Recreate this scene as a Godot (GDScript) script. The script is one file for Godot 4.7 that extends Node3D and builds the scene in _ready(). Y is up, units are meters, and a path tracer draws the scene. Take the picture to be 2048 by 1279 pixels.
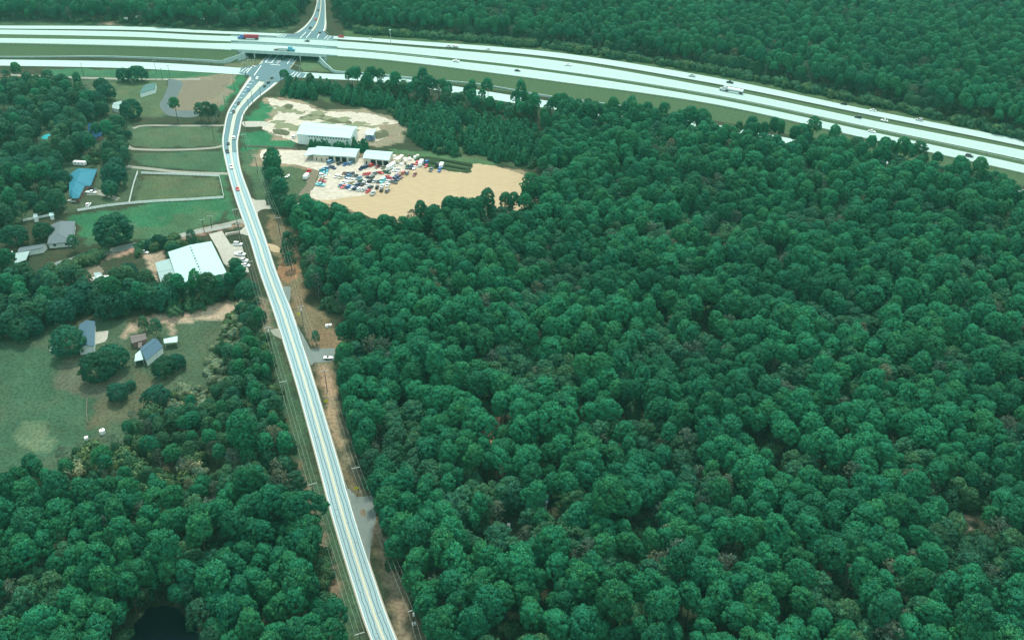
extends Node3D
# An aerial view over a two-lane county road, pine woods, a repair yard and a concrete motorway. Units are metres, y up, ground at y = 0.

var taken := {}
var mats := {}
var texes := {}
var cars := {}
var rough := FastNoiseLite.new()
var fine := FastNoiseLite.new()
var rng := RandomNumberGenerator.new()

func numbered(called: String) -> String:
	if not taken.has(called):
		taken[called] = 0
		return called
	taken[called] += 1
	return "%s_%03d" % [called, taken[called]]

func lin(r: float, g: float, b: float) -> Color:
	return Color(r, g, b).linear_to_srgb()

# A grey speckle that multiplies a base colour: lo .. hi are linear factors.
func speckle(key: String, freq: float, lo: float, hi: float, octaves := 4, size := 512, ridged := false) -> NoiseTexture2D:
	if texes.has(key):
		return texes[key]
	var n := FastNoiseLite.new()
	n.seed = hash(key) % 10000
	n.noise_type = FastNoiseLite.TYPE_SIMPLEX_SMOOTH
	n.frequency = freq
	n.fractal_octaves = octaves
	if ridged:
		n.fractal_type = FastNoiseLite.FRACTAL_RIDGED
	var g := Gradient.new()
	g.offsets = PackedFloat32Array([0.1, 0.9])
	g.colors = PackedColorArray([lin(lo, lo, lo), lin(hi, hi, hi)])
	var t := NoiseTexture2D.new()
	t.width = size
	t.height = size
	t.seamless = true
	t.noise = n
	t.color_ramp = g
	texes[key] = t
	return t

func mat(key: String, c: Color, roughness := 0.9, metal := 0.0, tex: Texture2D = null, metres := 20.0, tex2: Texture2D = null, metres2 := 90.0) -> StandardMaterial3D:
	if mats.has(key):
		return mats[key]
	var m := StandardMaterial3D.new()
	m.resource_name = key
	m.albedo_color = c
	m.roughness = roughness
	m.metallic = metal
	m.metallic_specular = 0.12 if roughness > 0.9 else 0.3
	if tex:
		m.albedo_texture = tex
		m.uv1_scale = Vector3(1.0 / metres, 1.0 / metres, 1)
	if tex2:
		m.detail_enabled = true
		m.detail_blend_mode = BaseMaterial3D.BLEND_MODE_MUL
		m.detail_albedo = tex2
		m.detail_uv_layer = BaseMaterial3D.DETAIL_UV_2
		m.uv2_scale = Vector3(1.0 / metres2, 1.0 / metres2, 1)
	mats[key] = m
	return m

# --- shapes -------------------------------------------------------------------------------------------------------------
func mb() -> SurfaceTool:
	var st := SurfaceTool.new()
	st.begin(Mesh.PRIMITIVE_TRIANGLES)
	st.set_smooth_group(-1)
	return st

func vert(st: SurfaceTool, p: Vector3) -> void:
	st.set_uv(Vector2(p.x, p.z))
	st.set_uv2(Vector2(p.x, p.z))
	st.add_vertex(p)

# A triangle whose front looks along «out».
func tri(st: SurfaceTool, a: Vector3, b: Vector3, c: Vector3, out: Vector3) -> void:
	if (b - a).cross(c - a).dot(out) > 0:
		vert(st, a); vert(st, c); vert(st, b)
	else:
		vert(st, a); vert(st, b); vert(st, c)

func quad(st: SurfaceTool, a: Vector3, b: Vector3, c: Vector3, d: Vector3, out: Vector3) -> void:
	tri(st, a, b, c, out)
	tri(st, a, c, d, out)

# A closed hull between two rings with the same number of points (lower and upper, say), capped at both ends.
func hull(st: SurfaceTool, lo: Array, hi: Array) -> void:
	var mid := Vector3.ZERO
	for p in lo + hi:
		mid += p
	mid /= lo.size() * 2.0
	var n := lo.size()
	for i in n:
		var j := (i + 1) % n
		var q: Vector3 = (lo[i] + lo[j] + hi[i] + hi[j]) / 4.0
		quad(st, lo[i], lo[j], hi[j], hi[i], q - mid)
	var axis := Vector3.ZERO
	for i in n:
		axis += hi[i] - lo[i]
	for i in range(1, n - 1):
		tri(st, lo[0], lo[i], lo[i + 1], -axis)
		tri(st, hi[0], hi[i], hi[i + 1], axis)

func box(st: SurfaceTool, c: Vector3, s: Vector3, yaw := 0.0, shrink := 1.0) -> void:
	var b := Basis(Vector3.UP, yaw)
	var lo := []
	var hi := []
	for k in [Vector2(-1, -1), Vector2(1, -1), Vector2(1, 1), Vector2(-1, 1)]:
		lo.append(c + b * Vector3(k.x * s.x / 2, -s.y / 2, k.y * s.z / 2))
		hi.append(c + b * Vector3(k.x * s.x / 2 * shrink, s.y / 2, k.y * s.z / 2 * shrink))
	hull(st, lo, hi)

func tube(st: SurfaceTool, path: Array, radii: Array, sides := 6) -> void:
	var rings := []
	for i in path.size():
		var d: Vector3 = (path[mini(i + 1, path.size() - 1)] - path[maxi(i - 1, 0)]).normalized()
		var u := d.cross(Vector3(0.31, 0.2, 0.93)).normalized()
		var v := d.cross(u)
		var ring := []
		for k in sides:
			var a := TAU * k / sides
			ring.append(path[i] + (u * cos(a) + v * sin(a)) * radii[i])
		rings.append(ring)
	for i in path.size() - 1:
		for k in sides:
			var q := (k + 1) % sides
			quad(st, rings[i][k], rings[i][q], rings[i + 1][q], rings[i + 1][k], rings[i][k] + rings[i][q] - path[i] * 2.0)

func build(st: SurfaceTool, called: String, m: Material, parent: Node = null) -> MeshInstance3D:
	st.generate_normals()
	var mesh := st.commit()
	mesh.surface_set_material(0, m)
	return put(mesh, called, parent)

func put(mesh: Mesh, called: String, parent: Node = null) -> MeshInstance3D:
	var o := MeshInstance3D.new()
	o.mesh = mesh
	if parent:
		o.name = called
		parent.add_child(o, true)
	else:
		o.name = numbered(called)
		add_child(o, true)
	return o

func tag(o: Node, label: String, category := "", group := "", kind := "") -> Node:
	o.set_meta("label", label)
	if category:
		o.set_meta("category", category)
	if group:
		o.set_meta("group", group)
	if kind:
		o.set_meta("kind", kind)
	return o

func thing(called: String, label: String, category: String, at := Vector3.ZERO, turn := 0.0, group := "") -> Node3D:
	var o := Node3D.new()
	o.name = numbered(called)
	add_child(o, true)
	o.position = at
	o.rotation.y = turn
	tag(o, label, category, group)
	return o

# --- ground outlines ------------------------------------------------------------------------------------------------------
func flat(pts: Array) -> PackedVector2Array:
	var p := PackedVector2Array()
	for q in pts:
		p.append(Vector2(q.x, q.z))
	return p

# Rounds and roughens the outline of a patch of ground.
func frayed(pts: Array, step := 3.0, amp := 0.8, smooth := true) -> PackedVector2Array:
	var out := PackedVector2Array()
	var n := pts.size()
	for i in n:
		var a: Vector3 = pts[i]
		var b: Vector3 = pts[(i + 1) % n]
		var k := maxi(1, int(a.distance_to(b) / (step * 0.45)))
		for j in k:
			var t := float(j) / k
			var p := a.lerp(b, t)
			if smooth:
				p = a.cubic_interpolate(b, pts[(i + n - 1) % n], pts[(i + 2) % n], t) * 0.6 + p * 0.4
			out.append(Vector2(p.x + (rough.get_noise_2d(p.x * 9.0, p.z * 9.0) * 1.6 + fine.get_noise_2d(p.x * 4.0, p.z * 4.0) * 1.2) * amp, p.z + (rough.get_noise_2d(p.z * 9.0 + 300, p.x * 9.0) * 1.6 + fine.get_noise_2d(p.z * 4.0 + 60, p.x * 4.0) * 1.2) * amp))
	return out

func sheet(poly: PackedVector2Array, y: float, called: String, m: Material, label: String, parent: Node = null) -> MeshInstance3D:
	var st := mb()
	var idx := Geometry2D.triangulate_polygon(poly)
	if idx.is_empty():   # a frayed edge that crosses itself: its hull will do
		poly = Geometry2D.convex_hull(poly)
		poly.remove_at(poly.size() - 1)
		idx = Geometry2D.triangulate_polygon(poly)
	for i in range(0, idx.size(), 3):
		var p := []
		for k in 3:
			p.append(Vector3(poly[idx[i + k]].x, y, poly[idx[i + k]].y))
		tri(st, p[0], p[1], p[2], Vector3.UP)
	var o := build(st, called, m, parent)
	if not parent:
		tag(o, label, "", "", "structure")
	return o

# Evenly spread points along a smooth line through the given ones.
func smooth_line(pts: Array, count: int) -> Array:
	var out := []
	for i in count:
		var t := float(i) / (count - 1) * (pts.size() - 1)
		var k := mini(int(t), pts.size() - 2)
		var f := t - k
		var a: Vector3 = pts[k]
		var b: Vector3 = pts[k + 1]
		var before: Vector3 = pts[k - 1] if k > 0 else a * 2.0 - b
		var after: Vector3 = pts[k + 2] if k + 2 < pts.size() else b * 2.0 - a
		out.append(a.cubic_interpolate(b, before, after, f))
	return out

# A band between two lines of equally many points; f0 and f1 are shares of the way across, from .. to shares of the way along.
func band(l: Array, r: Array, f0: float, f1: float, lift: float, called: String, m: Material, parent: Node = null, from := 0.0, to := 1.0) -> MeshInstance3D:
	var st := mb()
	var a := int(from * (l.size() - 1))
	var b := int(to * (l.size() - 1))
	var up := Vector3.UP * lift
	for i in range(a, b):
		quad(st, l[i].lerp(r[i], f0) + up, l[i].lerp(r[i], f1) + up, l[i + 1].lerp(r[i + 1], f1) + up, l[i + 1].lerp(r[i + 1], f0) + up, Vector3.UP)
	return build(st, called, m, parent)

# A strip of a given width along a line.
func strip(line: Array, width: float, lift: float, called: String, m: Material, parent: Node = null) -> MeshInstance3D:
	var l := []
	var r := []
	for i in line.size():
		var d: Vector3 = (line[mini(i + 1, line.size() - 1)] - line[maxi(i - 1, 0)]).normalized()
		var s := d.cross(Vector3.UP) * width / 2
		l.append(line[i] - s)
		r.append(line[i] + s)
	return band(l, r, 0, 1, lift, called, m, parent)

func within(poly: PackedVector2Array, p: Vector2) -> bool:
	return Geometry2D.is_point_in_polygon(p, poly)

const EYE := Vector3(0, 210, 0)
const PITCH := 31.6
const LENS := 39.02

func camera_and_light() -> void:
	var cam := Camera3D.new()
	cam.name = "camera"
	cam.position = EYE
	cam.rotation_degrees = Vector3(-PITCH, 0, 0)
	cam.fov = LENS
	cam.near = 1.0
	cam.far = 9000.0
	add_child(cam)
	cam.current = true
	var sky_look := ProceduralSkyMaterial.new()
	sky_look.sky_top_color = Color(0.80, 0.875, 0.88)
	sky_look.sky_horizon_color = Color(0.78, 0.85, 0.85)
	sky_look.sky_curve = 0.2
	sky_look.ground_bottom_color = Color(0.12, 0.25, 0.2)
	sky_look.ground_horizon_color = Color(0.5, 0.66, 0.64)
	sky_look.energy_multiplier = 0.68
	var sky := Sky.new()
	sky.sky_material = sky_look
	var env := Environment.new()
	env.background_mode = Environment.BG_SKY
	env.sky = sky
	env.ambient_light_source = Environment.AMBIENT_SOURCE_SKY
	env.tonemap_mode = Environment.TONE_MAPPER_LINEAR
	env.tonemap_exposure = 3.45
	env.sdfgi_enabled = true
	env.ssao_enabled = true
	env.ssil_enabled = true
	env.fog_enabled = true
	env.fog_density = 0.00006
	env.fog_light_color = Color(0.5, 0.88, 0.8)
	var world := WorldEnvironment.new()
	world.name = "world"
	world.environment = env
	add_child(world)
	var sun := DirectionalLight3D.new()
	sun.name = "sun"
	sun.light_color = Color(1.0, 0.965, 0.9)
	sun.light_energy = 0.5
	sun.light_angular_distance = 10.0
	sun.shadow_enabled = true
	sun.rotation_degrees = Vector3(-62, 183, 0)
	add_child(sun)

func _ready() -> void:
	rough.seed = 11
	rough.frequency = 0.01
	rough.fractal_octaves = 3
	fine.seed = 5
	fine.frequency = 0.12
	fine.fractal_octaves = 3
	rng.seed = 2024
	camera_and_light()
	outlines()
	lay_ground()
	lay_roads()
	put_buildings()
	put_fences()
	put_poles()
	put_vehicles()
	put_small_things()
	plant_woods()

# --- the lie of the land: outlines in metres ---------------------------------------------------------------------------------
var woods := {}        # name -> outline of a wood
var clear := []        # outlines that no wood may grow on
var soils := []        # [outline, colour, how far the edge wanders]
var road_l := []
var road_r := []

func outlines() -> void:
	# the county road, left and right pavement edge from the camera to beyond the motorway
	road_l = smooth_line([Vector3(-29.2, 0, -147.1), Vector3(-39.5, 0, -169.4), Vector3(-45.4, 0, -183.5), Vector3(-58.2, 0, -216.6), Vector3(-70.9, 0, -251.9), Vector3(-84.2, 0, -288.5), Vector3(-95.8, 0, -319.0), Vector3(-107.8, 0, -349.8), Vector3(-123.2, 0, -387.7), Vector3(-136.1, 0, -421.4), Vector3(-156.0, 0, -470.7), Vector3(-173.4, 0, -516.7), Vector3(-187.3, 0, -557.5), Vector3(-193.8, 0, -583.7), Vector3(-201.2, 0, -621.6), Vector3(-203.5, 0, -651.9), Vector3(-205.8, 0, -701.6), Vector3(-206.6, 0, -753.5), Vector3(-205.0, 0, -789.2), Vector3(-202.1, 0, -822.7), Vector3(-196.9, 0, -850.3), Vector3(-194.5, 0, -873.8), Vector3(-195.1, 0, -909.7), Vector3(-199.3, 0, -948.3), Vector3(-204.2, 0, -980.3), Vector3(-220.9, 0, -1055.8), Vector3(-257.7, 0, -1174.0)], 240)
	road_r = smooth_line([Vector3(-22.7, 0, -147.1), Vector3(-32.7, 0, -169.4), Vector3(-38.7, 0, -183.5), Vector3(-51.3, 0, -216.6), Vector3(-63.9, 0, -251.9), Vector3(-77.2, 0, -288.5), Vector3(-88.4, 0, -319.0), Vector3(-100.1, 0, -349.8), Vector3(-115.6, 0, -387.7), Vector3(-128.4, 0, -421.4), Vector3(-147.8, 0, -470.7), Vector3(-165.8, 0, -516.7), Vector3(-178.4, 0, -557.5), Vector3(-183.8, 0, -583.7), Vector3(-190.2, 0, -621.6), Vector3(-189.1, 0, -651.9), Vector3(-183.3, 0, -693.7), Vector3(-181.6, 0, -753.5), Vector3(-181.1, 0, -789.2), Vector3(-177.9, 0, -822.7), Vector3(-174.7, 0, -850.3), Vector3(-177.0, 0, -873.8), Vector3(-183.3, 0, -909.7), Vector3(-190.2, 0, -948.3), Vector3(-196.3, 0, -980.3), Vector3(-212.5, 0, -1055.8), Vector3(-248.4, 0, -1174.0)], 240)
	woods.main = flat([Vector3(-16.1, 0, -135.9), Vector3(-24.4, 0, -169.4), Vector3(-34.7, 0, -193.2), Vector3(-43.0, 0, -212.1), Vector3(-48.8, 0, -229.7), Vector3(-55.1, 0, -247.8), Vector3(-61.6, 0, -266.4), Vector3(-66.6, 0, -288.5), Vector3(-67.9, 0, -304.1), Vector3(-68.8, 0, -320.9), Vector3(-73.9, 0, -336.9), Vector3(-83.8, 0, -352.0), Vector3(-92.0, 0, -356.0), Vector3(-97.1, 0, -377.6), Vector3(-103.0, 0, -398.1), Vector3(-113.2, 0, -426.1), Vector3(-127.3, 0, -452.1), Vector3(-133.3, 0, -470.7), Vector3(-143.5, 0, -505.7), Vector3(-140.6, 0, -507.3), Vector3(-127.3, 0, -462.6), Vector3(-110.6, 0, -436.9), Vector3(-96.0, 0, -429.7), Vector3(-79.0, 0, -421.4), Vector3(-58.8, 0, -427.3), Vector3(-38.2, 0, -433.3), Vector3(-21.1, 0, -436.9), Vector3(-3.8, 0, -440.6), Vector3(10.5, 0, -454.0), Vector3(19.4, 0, -474.2), Vector3(18.1, 0, -499.6), Vector3(15.4, 0, -511.2), Vector3(17.9, 0, -548.6), Vector3(32.3, 0, -583.7), Vector3(60.2, 0, -595.6), Vector3(93.4, 0, -587.6), Vector3(131.9, 0, -569.4), Vector3(173.2, 0, -555.7), Vector3(212.1, 0, -535.6), Vector3(237.4, 0, -519.1), Vector3(259.3, 0, -498.1), Vector3(287.2, 0, -463.9), Vector3(318.6, 0, -426.1), Vector3(356.2, 0, -349.8), Vector3(197.2, 0, -135.9)])
	woods.belt = flat([Vector3(-126.9, 0, -676.0), Vector3(-99.7, 0, -671.0), Vector3(-60.6, 0, -654.2), Vector3(-23.0, 0, -633.7), Vector3(12.7, 0, -618.4), Vector3(54.1, 0, -605.8), Vector3(100.4, 0, -589.6), Vector3(96.5, 0, -562.0), Vector3(51.6, 0, -571.3), Vector3(12.1, 0, -583.7), Vector3(-25.7, 0, -607.8), Vector3(-58.4, 0, -624.9), Vector3(-89.0, 0, -643.8), Vector3(-120.0, 0, -655.4)])
	woods.young = flat([Vector3(-175.6, 0, -666.2), Vector3(-162.1, 0, -681.0), Vector3(-129.9, 0, -671.0), Vector3(-89.3, 0, -646.1), Vector3(-58.5, 0, -627.0), Vector3(-25.7, 0, -605.8), Vector3(8.7, 0, -583.7), Vector3(19.8, 0, -557.5), Vector3(17.2, 0, -523.2), Vector3(7.9, 0, -515.1), Vector3(-12.1, 0, -529.8), Vector3(-37.5, 0, -538.2), Vector3(-55.5, 0, -546.8), Vector3(-63.2, 0, -561.1), Vector3(-71.3, 0, -583.7), Vector3(-78.4, 0, -605.8), Vector3(-90.5, 0, -625.9), Vector3(-117.7, 0, -640.4), Vector3(-145.0, 0, -650.7), Vector3(-167.8, 0, -654.2)])
	woods.far_left = flat([Vector3(-619.6, 0, -893.4), Vector3(-492.2, 0, -889.5), Vector3(-417.7, 0, -883.5), Vector3(-389.9, 0, -879.6), Vector3(-384.1, 0, -889.5), Vector3(-362.3, 0, -875.7), Vector3(-301.9, 0, -864.3), Vector3(-248.9, 0, -858.6), Vector3(-217.1, 0, -862.4), Vector3(-205.2, 0, -877.7), Vector3(-204.1, 0, -905.6), Vector3(-206.9, 0, -935.1), Vector3(-219.3, 0, -1004.4), Vector3(-260.1, 0, -1112.1), Vector3(-344.3, 0, -1318.4), Vector3(-972.7, 0, -1318.4)])
	woods.far_right = flat([Vector3(-196.4, 0, -1039.9), Vector3(-177.1, 0, -930.8), Vector3(-160.3, 0, -870.0), Vector3(-140.9, 0, -853.1), Vector3(-102.7, 0, -842.1), Vector3(-56.0, 0, -827.9), Vector3(-10.7, 0, -814.1), Vector3(33.3, 0, -799.0), Vector3(75.2, 0, -776.5), Vector3(115.0, 0, -753.5), Vector3(161.2, 0, -724.7), Vector3(194.4, 0, -701.6), Vector3(225.7, 0, -673.5), Vector3(261.2, 0, -643.8), Vector3(291.8, 0, -619.5), Vector3(316.2, 0, -594.6), Vector3(341.5, 0, -569.4), Vector3(382.4, 0, -526.5), Vector3(1008.2, 0, -1318.4), Vector3(-262.3, 0, -1318.4)])
	woods.far_edge = flat([Vector3(-159.7, 0, -866.2), Vector3(-140.4, 0, -849.4), Vector3(-102.3, 0, -838.5), Vector3(-55.8, 0, -824.4), Vector3(-10.6, 0, -810.7), Vector3(33.2, 0, -795.7), Vector3(75.0, 0, -773.3), Vector3(114.6, 0, -750.5), Vector3(160.6, 0, -721.9), Vector3(193.8, 0, -699.0), Vector3(225.1, 0, -671.0), Vector3(260.4, 0, -641.5), Vector3(291.0, 0, -617.3), Vector3(315.4, 0, -592.6), Vector3(340.6, 0, -567.5), Vector3(338.3, 0, -562.9), Vector3(313.6, 0, -588.6), Vector3(289.3, 0, -613.1), Vector3(258.9, 0, -637.0), Vector3(223.7, 0, -666.2), Vector3(192.6, 0, -693.7), Vector3(159.6, 0, -716.4), Vector3(113.8, 0, -744.7), Vector3(74.4, 0, -767.1), Vector3(32.9, 0, -789.2), Vector3(-10.6, 0, -804.0), Vector3(-55.4, 0, -817.5), Vector3(-101.5, 0, -831.4), Vector3(-139.3, 0, -842.1)])
	woods.home = flat([Vector3(-451.6, 0, -686.0), Vector3(-377.3, 0, -683.5), Vector3(-357.6, 0, -673.5), Vector3(-339.0, 0, -683.5), Vector3(-322.4, 0, -666.2), Vector3(-298.5, 0, -624.9), Vector3(-286.6, 0, -620.5), Vector3(-274.3, 0, -595.6), Vector3(-265.2, 0, -587.6), Vector3(-248.8, 0, -548.6), Vector3(-230.3, 0, -511.2), Vector3(-236.4, 0, -505.7), Vector3(-249.0, 0, -523.2), Vector3(-253.7, 0, -523.2), Vector3(-277.6, 0, -521.6), Vector3(-268.4, 0, -505.7), Vector3(-257.3, 0, -486.3), Vector3(-246.8, 0, -449.5), Vector3(-260.3, 0, -443.1), Vector3(-263.1, 0, -426.1), Vector3(-298.1, 0, -409.0)])
	woods.middle = flat([Vector3(-280.8, 0, -377.6), Vector3(-246.8, 0, -387.7), Vector3(-228.3, 0, -372.8), Vector3(-215.8, 0, -368.0), Vector3(-206.0, 0, -370.4), Vector3(-195.0, 0, -363.3), Vector3(-183.5, 0, -360.5), Vector3(-182.2, 0, -377.6), Vector3(-168.6, 0, -364.2), Vector3(-151.5, 0, -354.2), Vector3(-135.0, 0, -360.5), Vector3(-127.0, 0, -372.8), Vector3(-119.9, 0, -368.9), Vector3(-116.1, 0, -356.9), Vector3(-129.1, 0, -357.8), Vector3(-133.0, 0, -353.3), Vector3(-146.4, 0, -352.4), Vector3(-156.3, 0, -348.0), Vector3(-169.6, 0, -341.1), Vector3(-186.4, 0, -344.5), Vector3(-196.2, 0, -341.1), Vector3(-203.3, 0, -332.0), Vector3(-206.2, 0, -324.0), Vector3(-247.2, 0, -317.0)])
	woods.near = flat([Vector3(-198.8, 0, -229.7), Vector3(-168.6, 0, -233.9), Vector3(-159.2, 0, -239.8), Vector3(-152.8, 0, -247.8), Vector3(-145.0, 0, -250.6), Vector3(-141.6, 0, -257.6), Vector3(-142.2, 0, -266.4), Vector3(-130.7, 0, -270.0), Vector3(-116.2, 0, -271.8), Vector3(-108.3, 0, -279.4), Vector3(-110.1, 0, -291.9), Vector3(-115.7, 0, -299.5), Vector3(-114.3, 0, -320.9), Vector3(-116.3, 0, -341.1), Vector3(-112.3, 0, -341.1), Vector3(-104.9, 0, -320.9), Vector3(-96.1, 0, -297.0), Vector3(-87.2, 0, -270.9), Vector3(-80.7, 0, -254.2), Vector3(-73.3, 0, -234.7), Vector3(-66.9, 0, -216.6), Vector3(-60.8, 0, -200.3), Vector3(-54.2, 0, -184.5), Vector3(-47.7, 0, -168.4), Vector3(-38.8, 0, -142.8), Vector3(-33.8, 0, -123.1), Vector3(-157.6, 0, -123.1)])
	clear = [flat([Vector3(-103.3, 0, -141.4), Vector3(-109.0, 0, -170.1), Vector3(-106.0, 0, -180.2), Vector3(-98.4, 0, -180.2), Vector3(-88.1, 0, -172.3), Vector3(-79.5, 0, -159.3), Vector3(-73.9, 0, -141.4)]),
		flat([Vector3(-15.3, 0, -266.4), Vector3(-5.4, 0, -267.0), Vector3(-3.2, 0, -250.6), Vector3(-3.8, 0, -241.1), Vector3(-6.8, 0, -242.5), Vector3(-11.9, 0, -251.9)]), flat([Vector3(37.8, 0, -269.4), Vector3(48.0, 0, -267.9), Vector3(48.4, 0, -256.2), Vector3(38.5, 0, -257.6)]), flat([Vector3(63.3, 0, -256.2), Vector3(72.5, 0, -254.2), Vector3(70.6, 0, -243.8), Vector3(62.0, 0, -245.1)]),
		flat([Vector3(81.5, 0, -251.1), Vector3(95.3, 0, -244.3), Vector3(91.4, 0, -232.2), Vector3(80.3, 0, -236.0)]), flat([Vector3(-3.9, 0, -217.8), Vector3(4.2, 0, -216.6), Vector3(3.2, 0, -198.2), Vector3(-3.7, 0, -199.2)]), flat([Vector3(9.3, 0, -223.6), Vector3(14.0, 0, -216.6), Vector3(12.0, 0, -205.5), Vector3(8.2, 0, -206.6)]), flat([Vector3(144.2, 0, -218.5), Vector3(152.3, 0, -217.5), Vector3(145.7, 0, -201.3), Vector3(139.1, 0, -203.4)]),
		flat([Vector3(42.8, 0, -315.1), Vector3(48.6, 0, -314.8), Vector3(47.6, 0, -302.3), Vector3(42.1, 0, -303.7)]), flat([Vector3(78.7, 0, -332.8), Vector3(84.2, 0, -332.8), Vector3(82.0, 0, -319.0), Vector3(76.7, 0, -320.9)]),
		flat([Vector3(-96.7, 0, -354.2), Vector3(-84.4, 0, -351.5), Vector3(-74.5, 0, -334.9), Vector3(-70.1, 0, -320.9), Vector3(-68.9, 0, -307.7), Vector3(-79.2, 0, -307.7)]), flat([Vector3(-362.8, 0, -621.6), Vector3(-350.1, 0, -624.9), Vector3(-336.5, 0, -595.6), Vector3(-344.5, 0, -583.7)]),
		flat([Vector3(-320.9, 0, -583.7), Vector3(-305.8, 0, -587.6), Vector3(-283.1, 0, -533.1), Vector3(-294.9, 0, -531.4)]), flat([Vector3(-316.1, 0, -607.8), Vector3(-308.5, 0, -612.0), Vector3(-298.9, 0, -595.6), Vector3(-309.3, 0, -589.6)]), flat([Vector3(-293.8, 0, -595.6), Vector3(-278.9, 0, -607.8), Vector3(-259.3, 0, -564.8), Vector3(-269.9, 0, -548.6)]), flat([Vector3(-98.3, 0, -413.4), Vector3(-91.2, 0, -413.4), Vector3(-87.6, 0, -398.1), Vector3(-95.5, 0, -398.1)]), flat([Vector3(-90.4, 0, -444.4), Vector3(-52.2, 0, -440.6), Vector3(-52.3, 0, -414.6), Vector3(-84.2, 0, -421.4)]),
		flat([Vector3(6.7, 0, -242.5), Vector3(11.7, 0, -246.5), Vector3(14.0, 0, -236.0), Vector3(7.8, 0, -229.7)])]
	var turf := lin(0.034, 0.083, 0.05)
	var lush := lin(0.03, 0.115, 0.058)
	var dry := lin(0.085, 0.10, 0.07)
	var earth := lin(0.17, 0.14, 0.10)
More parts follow.
